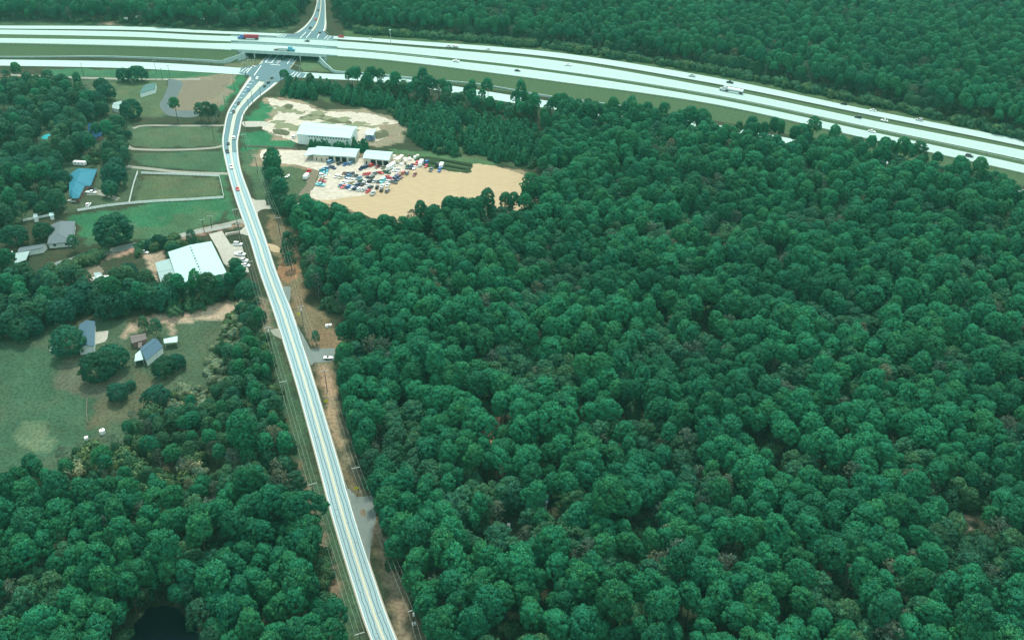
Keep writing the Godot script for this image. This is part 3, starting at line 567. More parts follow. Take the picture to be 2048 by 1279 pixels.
	for way in [get_node("frontage_road"), get_node("frontage_road_001")]:
		var l: Array = far_a if way.name == "frontage_road" else near_a
		var r: Array = far_b if way.name == "frontage_road" else near_b
		for f in [0.3, 0.5, 0.7]:
			band(l, r, f - 0.006, f + 0.006, 0.02, "slab_joint", joint, way)
	bridge(g0, g1)
	intersections()
	rails(g0, g1)

func bridge(g0: int, g1: int) -> void:
	var con := mat("bridge_concrete", lin(0.31, 0.43, 0.405), 0.97, 0.0, speckle("slab", 0.02, 0.82, 1.08, 4), 30.0)
	var t := thing("bridge", "pale concrete motorway bridge over the county road, two parallel decks on round piers", "bridge")
	for deck in [[west_a, west_b], [east_a, east_b]]:
		var st := mb()
		for i in range(g0, g1):
			var a: Vector3 = deck[0][i]
			var b: Vector3 = deck[1][i]
			var c: Vector3 = deck[1][i + 1]
			var d: Vector3 = deck[0][i + 1]
			var lo := Vector3.DOWN * 1.7
			var hi := Vector3.DOWN * 0.03
			hull(st, [a + lo, b + lo, c + lo, d + lo], [a + hi, b + hi, c + hi, d + hi])
		build(st, "deck", con, t)
		for side in 2:
			var pl := mb()
			for i in range(g0 - 2, g1 + 2):
				var a: Vector3 = deck[side][i]
				var b: Vector3 = deck[side][i + 1]
				var across: Vector3 = (deck[1 - side][i] - a).normalized() * 0.35
				hull(pl, [a, a + across, b + across, b], [a + Vector3.UP, a + across * 0.7 + Vector3.UP, b + across * 0.7 + Vector3.UP, b + Vector3.UP])
			build(pl, "parapet", con, t)
		# two bents of round columns under a cross head
		for s in [0.235, 0.775]:
			var i := int(lerpf(g0, g1, s))
			var a: Vector3 = deck[0][i]
			var b: Vector3 = deck[1][i]
			var h := mb()
			var m := (a + b) / 2.0
			m.y = a.y - 2.2
			box(h, m, Vector3(1.2, 1.0, a.distance_to(b) * 0.92), atan2(b.x - a.x, b.z - a.z))
			build(h, "cross_head", con, t)
			for f in [0.12, 0.4, 0.68, 0.94]:
				var p := mb()
				var q: Vector3 = a.lerp(b, f)
				tube(p, [Vector3(q.x, -0.2, q.z), Vector3(q.x, a.y - 2.5, q.z)], [0.55, 0.55], 10)
				build(p, "pier", con, t)
	# abutments: paved slopes under both ends, and the wing walls towards the camera
	for e in [[g0, 1], [g1, -1]]:
		var st := mb()
		var i: int = e[0]
		var along: Vector3 = (east_b[i + e[1]] - east_b[i]).normalized() * 9.0
		var a: Vector3 = west_a[i]
		var b: Vector3 = east_b[i]
		var lo_a := Vector3(a.x + along.x, -0.1, a.z + along.z)
		var lo_b := Vector3(b.x + along.x, -0.1, b.z + along.z)
		var top := Vector3.DOWN * 1.6
		hull(st, [Vector3(a.x, -0.1, a.z), lo_a, lo_b, Vector3(b.x, -0.1, b.z)], [a + top, a + top + along * 0.12, b + top + along * 0.12, b + top])
		build(st, "abutment", con, t)
	var wings := [[[Vector3(-223.3, 5.6, -758.8), Vector3(-229.4, 4.4, -751.1), Vector3(-236.0, 3.2, -747.2), Vector3(-240.7, 2.2, -745.6), Vector3(-256.7, 1.6, -750.7), Vector3(-289.8, 1.4, -756.7), Vector3(-329.4, 1.2, -762.0), Vector3(-355.6, 1, -764.3), Vector3(-395.3, 0.8, -763.5), Vector3(-456.0, 0.8, -762.7)], "left"], [[Vector3(-158.6, 5.6, -745.2), Vector3(-152.7, 4.2, -734.1), Vector3(-147.3, 3, -725.5), Vector3(-141.7, 2, -717.8), Vector3(-128.8, 1.8, -714.3), Vector3(-104.4, 1.6, -709.6), Vector3(-67.7, 1.5, -696.6), Vector3(-24.5, 1.4, -684.0), Vector3(28.1, 1.4, -654.6), Vector3(81.1, 1.3, -632.0)], "right"]]
	for w in wings:
		var wall := thing("retaining_wall", "pale concrete retaining wall along the foot of the bank, %s of the bridge" % w[1], "wall", Vector3.ZERO)
		var line: Array = smooth_line(w[0], 40)
		var st := mb()
		var cap := mb()
		for i in line.size() - 1:
			var a: Vector3 = line[i]
			var b: Vector3 = line[i + 1]
			var side := Vector3.UP.cross(b - a).normalized() * 0.4
			hull(st, [Vector3(a.x, -0.2, a.z), Vector3(a.x, -0.2, a.z) + side, Vector3(b.x, -0.2, b.z) + side, Vector3(b.x, -0.2, b.z)], [a, a + side, b + side, b])
			hull(cap, [a - side * 0.2, a + side * 1.2, b + side * 1.2, b - side * 0.2], [a - side * 0.2 + Vector3.UP * 0.25, a + side * 1.2 + Vector3.UP * 0.25, b + side * 1.2 + Vector3.UP * 0.25, b - side * 0.2 + Vector3.UP * 0.25])
		build(st, "wall_face", con, wall)
		build(cap, "coping", con, wall)

func intersections() -> void:
	var dark := mat("junction_asphalt", lin(0.085, 0.145, 0.165), 0.92, 0.0, speckle("tar", 0.03, 0.72, 1.15, 5), 9.0)
	var white: Material = mats["road_paint_white"]
	var a := sheet(flat([Vector3(-217.9, 0, -716.4), Vector3(-220.5, 0, -733.1), Vector3(-210.8, 0, -736.7), Vector3(-206.2, 0, -744.7), Vector3(-207.4, 0, -755.0), Vector3(-205.9, 0, -787.6), Vector3(-203.2, 0, -819.2), Vector3(-211.8, 0, -827.9), Vector3(-213.9, 0, -831.4), Vector3(-209.1, 0, -838.5), Vector3(-200.6, 0, -839.4), Vector3(-193.4, 0, -851.2), Vector3(-174.0, 0, -851.2), Vector3(-168.6, 0, -836.7), Vector3(-161.4, 0, -831.4), Vector3(-161.1, 0, -819.2), Vector3(-175.7, 0, -820.9), Vector3(-179.4, 0, -789.2), Vector3(-180.8, 0, -753.5), Vector3(-181.0, 0, -738.8), Vector3(-180.6, 0, -728.9), Vector3(-170.8, 0, -720.5), Vector3(-164.4, 0, -716.4), Vector3(-164.6, 0, -705.6), Vector3(-177.3, 0, -709.6), Vector3(-181.7, 0, -693.7), Vector3(-187.4, 0, -691.1), Vector3(-202.8, 0, -699.0), Vector3(-207.4, 0, -709.6)]), 0.22, "road_junction", dark, "dark asphalt crossing of the county road and both frontage roads beneath the bridge")
	# lane lines and stop bars under and before the bridge
	for l in [[Vector3(-204.6, 0, -710.9), Vector3(-205.6, 0, -738.8)], [Vector3(-204.4, 0, -747.6), Vector3(-204.2, 0, -787.6)], [Vector3(-199.1, 0, -746.1), Vector3(-198.1, 0, -787.6)], [Vector3(-193.0, 0, -744.7), Vector3(-192.9, 0, -787.6)], [Vector3(-185.2, 0, -743.2), Vector3(-185.4, 0, -784.4)], [Vector3(-183.4, 0, -758.0), Vector3(-183.1, 0, -786.0)], [Vector3(-216.5, 0, -731.7), Vector3(-217.7, 0, -720.5)], [Vector3(-213.9, 0, -731.0), Vector3(-214.8, 0, -718.4)], [Vector3(-212.3, 0, -734.5), Vector3(-212.2, 0, -717.7)], [Vector3(-174.4, 0, -720.5), Vector3(-175.5, 0, -712.3)], [Vector3(-171.7, 0, -719.1), Vector3(-172.6, 0, -709.6)], [Vector3(-169.0, 0, -717.7), Vector3(-169.9, 0, -708.2)], [Vector3(-167.4, 0, -835.0), Vector3(-168.9, 0, -822.7)], [Vector3(-164.4, 0, -833.2), Vector3(-165.9, 0, -820.9)], [Vector3(-211.2, 0, -833.2), Vector3(-213.6, 0, -827.9)], [Vector3(-208.6, 0, -835.8), Vector3(-210.5, 0, -827.9)], [Vector3(-206.0, 0, -836.7), Vector3(-207.7, 0, -827.9)], [Vector3(-191.1, 0, -826.1), Vector3(-189.9, 0, -847.6)], [Vector3(-185.7, 0, -826.1), Vector3(-185.3, 0, -847.6)], [Vector3(-175.8, 0, -826.1), Vector3(-177.0, 0, -847.6)]]:
		strip(l, 0.5, 0.235, "lane_line", white, a)
	for l in [[Vector3(-205.0, 0, -748.3), Vector3(-197.4, 0, -746.1)], [Vector3(-198.9, 0, -741.7), Vector3(-190.2, 0, -739.6)], [Vector3(-188.0, 0, -758.0), Vector3(-181.6, 0, -753.5)], [Vector3(-212.8, 0, -738.1), Vector3(-209.0, 0, -736.0)]]:
		strip(l, 0.7, 0.24, "stop_bar", white, a)
	# ladder markings of the left bicycle lane before the crossing
	for i in 10:
		var t := i / 9.0
		strip([Vector3(-205.2, 0, -699.0).lerp(Vector3(-200.2, 0, -621.6), t), Vector3(-201.3, 0, -697.6).lerp(Vector3(-198.3, 0, -620.5), t)], 0.45, 0.07, "ladder_mark", white, a)

func rails(g0: int, g1: int) -> void:
	var steel := mat("galvanised_steel", lin(0.34, 0.40, 0.38), 0.5, 0.3)
	var runs := [[east_b, 1.2, 0, g0 - 2, "along the near edge of the motorway left of the bridge"], [east_b, 1.2, g1 + 2, STATIONS - 1, "along the near edge of the motorway right of the bridge"], [east_a, -1.0, g1 + 2, g1 + 16, "beside the median just right of the bridge"], [east_a, -4.5, g1 + 24, STATIONS - 1, "in the grass median of the motorway on the right"]]
	for r in runs:
		var line := []
		for i in range(r[2], r[3] + 1):
			var d: Vector3 = (r[0][mini(i + 1, STATIONS - 1)] - r[0][maxi(i - 1, 0)]).normalized()
			line.append(r[0][i] + d.cross(Vector3.UP) * r[1])
		var t := thing("guard_rail", "grey steel guard rail " + r[4], "guard rail")
		var rail := mb()
		var posts := mb()
		for i in line.size() - 1:
			var a: Vector3 = line[i] + Vector3.UP * 0.45
			var b: Vector3 = line[i + 1] + Vector3.UP * 0.45
			var s := (b - a).normalized().cross(Vector3.UP) * 0.09
			hull(rail, [a - s, a + s, b + s, b - s], [a - s + Vector3.UP * 0.4, a + s + Vector3.UP * 0.4, b + s + Vector3.UP * 0.4, b - s + Vector3.UP * 0.4])
			var k := maxi(1, int(a.distance_to(b) / (3.8 if r[1] != -4.5 else 9.0)))
			for j in k:
				box(posts, a.lerp(b, float(j) / k) + Vector3(0, -0.2, 0), Vector3(0.22, 1.1, 0.22))
		build(rail, "rail", steel, t)
		build(posts, "post", mat("rail_post", lin(0.07, 0.07, 0.06), 0.9), t).set_meta("kind", "stuff")


# --- trees ------------------------------------------------------------------------------------------------------------------
var crowns := {}
var trunks := {}
var whole := {}
var barks := {}

# A crown of leaf-sized faces gathered in clumps. Each clump: [centre, radius].
func crown_mesh(clumps: Array, middle: Vector3, per: int, leaf: float, tint: Color, seed_: int) -> ArrayMesh:
	var r := RandomNumberGenerator.new()
	r.seed = seed_
	var v := PackedVector3Array()
	var n := PackedVector3Array()
	var c := PackedColorArray()
	var ix := PackedInt32Array()
	for cl in clumps:
		var at: Vector3 = cl[0]
		var rad: float = cl[1]
		var out := (at - middle)
		out = (out.normalized() + Vector3.UP * 0.25).normalized()
		var tone := r.randf_range(0.78, 1.22)
		var warm := r.randf_range(-0.12, 0.16)
		var count := int(per * rad * rad)
		for k in count:
			var d := Vector3(r.randfn(), r.randfn(), r.randfn()).normalized()
			if d.dot(out) < -0.25:
				d = d - out * (2.0 * d.dot(out))
			var p: Vector3 = at + d * rad * Vector3(1, 0.85, 1) * r.randf_range(0.72, 1.08)
			var face := (d + Vector3(r.randfn(), r.randfn(), r.randfn()) * 0.45).normalized()
			var u := face.cross(Vector3(r.randfn(), r.randfn(), r.randfn())).normalized()
			var w := face.cross(u)
			var s := leaf * r.randf_range(0.65, 1.3)
			var b := v.size()
			v.append_array(PackedVector3Array([p - u * s * 0.5, p + w * s * 0.42, p + u * s * 0.5, p - w * s * 0.42]))
			var shade := (d * 0.75 + face * 0.45 + out * 0.35).normalized()
			n.append_array(PackedVector3Array([shade, shade, shade, shade]))
			var t := tone * r.randf_range(0.8, 1.2)
			var col := Color(tint.r * t * (1.0 + warm * 2.0), tint.g * t, tint.b * t * (1.0 - warm))
			c.append_array(PackedColorArray([col, col, col, col]))
			if (v[b + 1] - v[b]).cross(v[b + 2] - v[b]).dot(face) > 0:
				ix.append_array(PackedInt32Array([b, b + 2, b + 1, b, b + 3, b + 2]))
			else:
				ix.append_array(PackedInt32Array([b, b + 1, b + 2, b, b + 2, b + 3]))
	var arr := []
	arr.resize(Mesh.ARRAY_MAX)
	arr[Mesh.ARRAY_VERTEX] = v
	arr[Mesh.ARRAY_NORMAL] = n
	arr[Mesh.ARRAY_COLOR] = c
	arr[Mesh.ARRAY_INDEX] = ix
	var mesh := ArrayMesh.new()
	mesh.add_surface_from_arrays(Mesh.PRIMITIVE_TRIANGLES, arr)
	return mesh

# clumps over a dome: half-widths across, from the lowest to the highest point of the crown
func dome(r: RandomNumberGenerator, half: float, low: float, high: float, count: int, size: float, flatten := 1.0, hollow := 0.0) -> Array:
	var out := []
	var lobes := []
	for i in 7:
		lobes.append(r.randf_range(0.6, 1.2))
	for i in count:
		var h := pow(r.randf(), 0.75)
		var a := r.randf() * TAU
		var lobe: float = lerpf(lobes[int(a / TAU * 7) % 7], lobes[(int(a / TAU * 7) + 1) % 7], fposmod(a / TAU * 7, 1.0))
		var wide := sqrt(clampf(1.0 - pow(h * 2.0 - 0.72, 2.0) / 1.75, 0.02, 1.0)) * half * lobe
		var f := r.randf_range(0.62, 1.04)
		if r.randf() < hollow:
			f *= 0.5
		var p := Vector3(cos(a) * wide * f, lerpf(low, high, h * flatten + (1.0 - flatten) * 0.5), sin(a) * wide * f)
		out.append([p, size * r.randf_range(0.55, 1.4)])
	out.append([Vector3(0, high - size * 0.6, 0), size * 1.1])
	return out

func trunk_mesh(st: SurfaceTool, r: RandomNumberGenerator, height: float, thick: float, limbs: int, limb_from: float, reach: float) -> void:
	var bend := Vector3(r.randf_range(-0.4, 0.4), 0, r.randf_range(-0.4, 0.4))
	tube(st, [Vector3(0, -0.3, 0), Vector3(0, 1.2, 0), bend + Vector3(0, height * 0.5, 0), bend * 0.5 + Vector3(0, height, 0)], [thick * 1.35, thick, thick * 0.72, thick * 0.15], 6)
	for i in limbs:
		var y := height * lerpf(limb_from, 0.95, (i + r.randf()) / limbs)
		var a := r.randf() * TAU
		var from := bend * 0.8 + Vector3(0, y, 0)
		var l := reach * r.randf_range(0.5, 1.0) * (1.15 - y / height * 0.6)
		tube(st, [from, from + Vector3(cos(a) * l * 0.5, l * 0.22, sin(a) * l * 0.5), from + Vector3(cos(a) * l, l * 0.6, sin(a) * l)], [thick * 0.3, thick * 0.2, thick * 0.06], 4)

func make_kinds() -> void:
	var tints := {"pine_tree": Color(0.0115, 0.113, 0.052), "broadleaf_tree": Color(0.020, 0.092, 0.050), "oak_tree": Color(0.012, 0.078, 0.045), "young_pine": Color(0.012, 0.104, 0.05), "shrub": Color(0.032, 0.095, 0.045), "grey_tree": Color(0.05, 0.088, 0.06)}
	var variants := {"pine_tree": 6, "broadleaf_tree": 5, "oak_tree": 3, "young_pine": 3, "shrub": 3, "grey_tree": 3}
	for kind in tints:
		var leaf := StandardMaterial3D.new()
		leaf.resource_name = kind + "_leaf"
		leaf.vertex_color_use_as_albedo = true
		leaf.roughness = 0.75
		leaf.metallic_specular = 0.25
		mats[kind + "_leaf"] = leaf
		for k in 7:   # whole-tree tones
			var l := leaf.duplicate()
			var tone: float = [1.0, 0.82, 1.2, 0.92, 1.08, 0.75, 2.0][k]
			l.albedo_color = lin(tone * [1.0, 1.25, 1.0, 0.85, 1.4, 1.0, 2.1][k], tone, tone * [1.0, 0.92, 1.0, 1.12, 0.88, 1.05, 1.3][k])
			mats["%s_leaf_%d" % [kind, k]] = l
		crowns[kind] = []
		trunks[kind] = []
		whole[kind] = []
		for i in variants[kind]:
			var r := RandomNumberGenerator.new()
			r.seed = hash(kind) % 1000 + i * 17
			var clumps := []
			var trunk := mb()
			var mesh: ArrayMesh
			match kind:
				"pine_tree":
					clumps = dome(r, r.randf_range(3.6, 4.5), 12.6, 20.6, 190, 0.72)
					mesh = crown_mesh(clumps, Vector3(0, 15.0, 0), 85, 0.40, tints[kind], i + 1)
					trunk_mesh(trunk, r, 20.0, 0.27, 7, 0.55, 3.2)
				"broadleaf_tree":
					clumps = dome(r, r.randf_range(4.2, 5.6), 5.0, 16.5, 210, 0.8, 1.0, 0.12)
					mesh = crown_mesh(clumps, Vector3(0, 9.5, 0), 62, 0.40, tints[kind], i + 11)
					trunk_mesh(trunk, r, 14.5, 0.24, 10, 0.3, 4.6)
				"oak_tree":
					clumps = dome(r, r.randf_range(6.6, 7.6), 2.2, 12.5, 330, 0.95)
					mesh = crown_mesh(clumps, Vector3(0, 6.0, 0), 55, 0.46, tints[kind], i + 21)
					trunk_mesh(trunk, r, 9.0, 0.5, 9, 0.25, 6.0)
				"young_pine":
					for k in 46:
						var h := r.randf()
						var a := r.randf() * TAU
						var wide := (1.0 - h) * 2.1 + 0.25
						clumps.append([Vector3(cos(a) * wide * 0.8, 0.8 + h * 6.4, sin(a) * wide * 0.8), lerpf(0.85, 0.4, h)])
					mesh = crown_mesh(clumps, Vector3(0, 2.5, 0), 95, 0.42, tints[kind], i + 31)
					trunk_mesh(trunk, r, 6.6, 0.09, 3, 0.3, 1.2)
				"grey_tree":
					clumps = dome(r, r.randf_range(3.4, 4.4), 5.0, 15.0, 70, 0.6, 1.0, 0.3)
					mesh = crown_mesh(clumps, Vector3(0, 9.0, 0), 55, 0.34, tints[kind], i + 51)
					trunk_mesh(trunk, r, 14.5, 0.2, 26, 0.25, 5.0)
				"shrub":
					clumps = dome(r, r.randf_range(1.8, 2.6), 0.3, 2.9, 34, 0.75)
					mesh = crown_mesh(clumps, Vector3(0, 0.8, 0), 90, 0.36, tints[kind], i + 41)
					trunk_mesh(trunk, r, 1.8, 0.06, 3, 0.2, 1.2)
			mesh.surface_set_material(0, leaf)
			crowns[kind].append(mesh)
			var bark := mat("grey_bark", lin(0.13, 0.15, 0.135), 1.0) if kind == "grey_tree" else mat("bark", lin(0.055, 0.045, 0.038), 1.0)
			trunk.generate_normals()
			var tm := trunk.commit()
			tm.surface_set_material(0, bark)
			trunks[kind].append(tm)
			var both := mesh.duplicate() as ArrayMesh
			both.add_surface_from_arrays(Mesh.PRIMITIVE_TRIANGLES, tm.surface_get_arrays(0))
			both.surface_set_material(0, leaf)
			both.surface_set_material(1, bark)
			whole[kind].append(both)

var spots := []   # every tree: {kind, at, yaw, size, tone, variant, near}

func spot(kind: String, at: Vector3, size := 1.0, tone := -1, stretch := 1.0) -> void:
	spots.append({"kind": kind, "at": at, "yaw": rng.randf() * TAU, "size": size, "stretch": stretch, "wide": rng.randf_range(0.84, 1.22), "tone": tone if tone >= 0 else [0, 0, 0, 1, 2, 3, 3, 4, 5, 2][rng.randi() % 10], "variant": rng.randi(), "wood": ""})

func sow(outline: PackedVector2Array, gap: float, choose: Callable, where := "") -> void:
	var lo := outline[0]
	var hi := outline[0]
	for p in outline:
		lo = lo.min(p)
		hi = hi.max(p)
	var z := lo.y
	var row := 0
	while z < hi.y:
		var x := lo.x + (row % 2) * gap * 0.5
		while x < hi.x:
			var p := Vector2(x + rng.randf_range(-0.42, 0.42) * gap, z + rng.randf_range(-0.42, 0.42) * gap)
			x += gap
			# what stands far outside the view is left out
			if absf(p.x) > -p.y * 0.55 + 65 or p.y > -100 or p.y < -1180 or not within(outline, p):
				continue
			var bare := by_road(p)
			for c in clear:
				if within(c, p):
					bare = true
					break
			if bare:
				continue
			choose.call(p, where)
		z += gap * 0.87
		row += 1

# the mown verges of the county road
func by_road(p: Vector2) -> bool:
	var lo := 0
	var hi := road_l.size() - 1
	while hi - lo > 1:
		var mid := (lo + hi) / 2
		if road_l[mid].z > p.y:
			lo = mid
		else:
			hi = mid
	return p.x > road_l[lo].x - 7.5 and p.x < road_r[lo].x + 7.0

func pine_or_leaf(p: Vector2, where: String) -> void:
	if where == "belt" and rng.randf() < 0.22:
		return
	var n := rough.get_noise_2d(p.x * 2.2, p.y * 2.2) + rng.randf_range(-0.25, 0.25)
	var thin := fine.get_noise_2d(p.x * 0.35 + 50, p.y * 0.35)
	# the last rows before the frontage road stand apart
	if where == "main" and p.x > 60 and rng.randf() < 0.5:
		for k in near_b:
			if Vector2(k.x - p.x, k.z - p.y).length_squared() < 700.0:
				return
	if thin < -0.42:
		if rng.randf() < 0.5:
			spot("shrub", Vector3(p.x, 0, p.y), rng.randf_range(0.8, 1.6))
		return
	if n > 0.1 and rng.randf() < 0.10 or rng.randf() < 0.012:
		spot("grey_tree", Vector3(p.x, 0, p.y), rng.randf_range(0.75, 1.15))
	elif n > 0.2:
		spot("broadleaf_tree", Vector3(p.x, 0, p.y), rng.randf_range(0.52, 0.9))
	else:
		var s := rng.randf_range(0.56, 0.94) * (1.15 if rng.randf() < 0.15 else 1.0)
		spot("pine_tree", Vector3(p.x, 0, p.y), s, -1, rng.randf_range(0.92, 1.2))
	spots[-1].wood = where
	var patch := rough.get_noise_2d(p.x * 1.3 + 40, p.y * 1.3) + rng.randf_range(-0.22, 0.22)
	spots[-1].tone = [5, 3, 0, 0, 4, 2, 2][clampi(int((patch + 0.42) / 0.12), 0, 6)]
	if rng.randf() < 0.24:
		spots[-1].tone = [1, 1, 4, 5, 3][rng.randi() % 5]
	if rng.randf() < 0.34:
		var q := Vector2(p.x + rng.randf_range(-3, 3), p.y + rng.randf_range(-3, 3))
		if by_road(q):
			return
		spot("shrub", Vector3(q.x, 0, q.y), rng.randf_range(0.8, 1.7), [5, 3, 1, 0][rng.randi() % 4])
		spots[-1].wood = where

func young_mix(p: Vector2, where: String) -> void:
	var e := fine.get_noise_2d(p.x * 0.25, p.y * 0.25)
	if e < -0.35:
		return
	if rng.randf() < 0.12:
		spot("shrub", Vector3(p.x, 0, p.y), rng.randf_range(0.8, 1.4))
	else:
		spot("young_pine", Vector3(p.x, 0, p.y), rng.randf_range(0.8, 1.5))
	spots[-1].wood = where

func yard_mix(p: Vector2, where: String) -> void:
	var k := rng.randf()
	if k < 0.45:
		spot("broadleaf_tree", Vector3(p.x, 0, p.y), rng.randf_range(0.65, 0.95))
	elif k < 0.72:
		spot("oak_tree", Vector3(p.x, 0, p.y), rng.randf_range(0.6, 0.95))
	elif k < 0.86:
		spot("pine_tree", Vector3(p.x, 0, p.y), rng.randf_range(0.7, 0.95))
	else:
		spot("shrub", Vector3(p.x, 0, p.y), rng.randf_range(0.9, 1.6))
	if rng.randf() < 0.5:
		spots[-1].tone = [1, 4, 2, 0, 3, 5][rng.randi() % 6]
	spots[-1].wood = where

func near_mix(p: Vector2, where: String) -> void:
	# brushy in the middle, pines along the road and at the bottom
	if p.y < Vector3(-74.9, 0, -245.1).z and p.x > Vector3(-121.1, 0, -281.9).x - 10.0:   # lower mixed growth along the upper road
		var k := rng.randf()
		spot("broadleaf_tree" if k < 0.5 else "pine_tree" if k < 0.78 else "shrub", Vector3(p.x, 0, p.y), rng.randf_range(0.42, 0.66) * (1.0 if k < 0.78 else 2.0), [0, 0, 3, 1, 2, 4][rng.randi() % 6])
		spots[-1].wood = where
		return
	var brush: bool = p.y < Vector3(-117.8, 0, -215.5).z and p.x < Vector3(-96.1, 0, -238.5).x + (p.y + 230.0) * 0.2
	if brush:
		var k := rng.randf()
		if k < 0.12:
			spot("grey_tree", Vector3(p.x, 0, p.y), rng.randf_range(0.45, 0.7))
		elif k < 0.45:
			spot("shrub", Vector3(p.x, 0, p.y), rng.randf_range(1.0, 2.2), [1, 4, 6, 1, 4][rng.randi() % 5])
		elif k < 0.8:
			spot("broadleaf_tree", Vector3(p.x, 0, p.y), rng.randf_range(0.28, 0.55), [1, 4, 0, 1, 4][rng.randi() % 5])
		else:
			spot("pine_tree", Vector3(p.x, 0, p.y), rng.randf_range(0.45, 0.7))
		spots[-1].wood = where
	else:
		pine_or_leaf(p, where)

func plant_woods() -> void:
	make_kinds()
	sow(woods.main, 4.85, pine_or_leaf, "main")
	sow(woods.belt, 6.0, pine_or_leaf, "belt")
	sow(woods.young, 3.8, young_mix, "young")
	sow(woods.far_left, 5.9, pine_or_leaf, "far_left")
	sow(woods.far_right, 5.9, pine_or_leaf, "far_right")
	sow(woods.home, 8.2, yard_mix, "home")
	sow(woods.middle, 6.0, yard_mix, "middle")
	sow(woods.near, 4.7, near_mix, "near")
	sow(woods.far_edge, 4.2, func(p, w): spot("shrub", Vector3(p.x, 0, p.y), rng.randf_range(0.9, 2.0), [0, 2, 3, 0, 4][rng.randi() % 5]); spots[-1].wood = w, "far_right")
	yard_trees()
	raise_trees()

func in_view(p: Vector3) -> bool:
	var b := Basis(Vector3.RIGHT, deg_to_rad(-PITCH))
	var q := b.inverse() * (p - EYE)
	var h := tan(deg_to_rad(LENS / 2))
	return q.z < 0 and absf(q.x) < -q.z * h * 1024.0 / 639.0 * 1.01 and absf(q.y) < -q.z * h * 1.01

func raise_trees() -> void:
	var kinds := {}
	for s in spots:
		if not kinds.has(s.kind):
			kinds[s.kind] = []
		var high: float = {"pine_tree": 16.0, "broadleaf_tree": 12.0, "oak_tree": 8.0, "young_pine": 4.0, "shrub": 1.5, "grey_tree": 11.0}[s.kind] * s.size
		s.away = s.at.distance_to(EYE) / s.size + (0.0 if in_view(s.at + Vector3.UP * high) else 5000.0)
		kinds[s.kind].append(s)
	for kind in kinds:
		kinds[kind].sort_custom(func(a, b): return a.away < b.away)
		var rest := {}
		var i := 0
		for s in kinds[kind]:
			var basis := Basis(Vector3.UP, s.yaw) * Basis.from_scale(Vector3(s.size * s.wide, s.size * s.stretch, s.size / s.wide * 1.05))
			var k: int = s.variant % crowns[kind].size()
			if i < 300 and s.away < 4000:
				var o := Node3D.new()
				o.name = numbered(kind)
				add_child(o, true)
				o.transform = Transform3D(basis, s.at)
				var t := put(trunks[kind][k], "trunk", o)
				var c := put(crowns[kind][k], "crown", o)
				c.material_override = mats["%s_leaf_%d" % [kind, s.tone]]
				s.node = o
			else:
				if not rest.has(k):
					rest[k] = []
				rest[k].append([Transform3D(basis, s.at), s.tone])
			i += 1
		if rest.is_empty():
			continue
		var called: String = {"pine_tree": "pine_forest", "broadleaf_tree": "broadleaf_forest", "oak_tree": "oak_grove", "young_pine": "young_pine_stand", "shrub": "undergrowth", "grey_tree": "grey_tree_scatter"}[kind]
		var mass := Node3D.new()
		mass.name = called
		add_child(mass)
		tag(mass, {"pine_tree": "mass of tall green pines filling the forest farther off", "broadleaf_tree": "mass of greyer broadleaf trees among the pines farther off", "oak_tree": "dense dark oaks around the houses farther off", "young_pine": "thicket of bright green young pines behind the sand yard", "shrub": "low brush under and between the trees", "grey_tree": "scattered grey half bare trees in the forest farther off"}[kind], "forest" if kind != "shrub" else "undergrowth", "", "stuff")
		for k in rest:
			var mm := MultiMesh.new()
			mm.transform_format = MultiMesh.TRANSFORM_3D
			mm.use_colors = true
			mm.mesh = whole[kind][k]
			mm.instance_count = rest[k].size()
			for j in rest[k].size():
				mm.set_instance_transform(j, rest[k][j][0])
				var c: Color = mats["%s_leaf_%d" % [kind, rest[k][j][1]]].albedo_color.srgb_to_linear()
				mm.set_instance_color(j, c)
			var o := MultiMeshInstance3D.new()
			o.name = "trees"
			o.multimesh = mm
			mass.add_child(o, true)
			o.set_meta("kind", "stuff")
	name_trees()

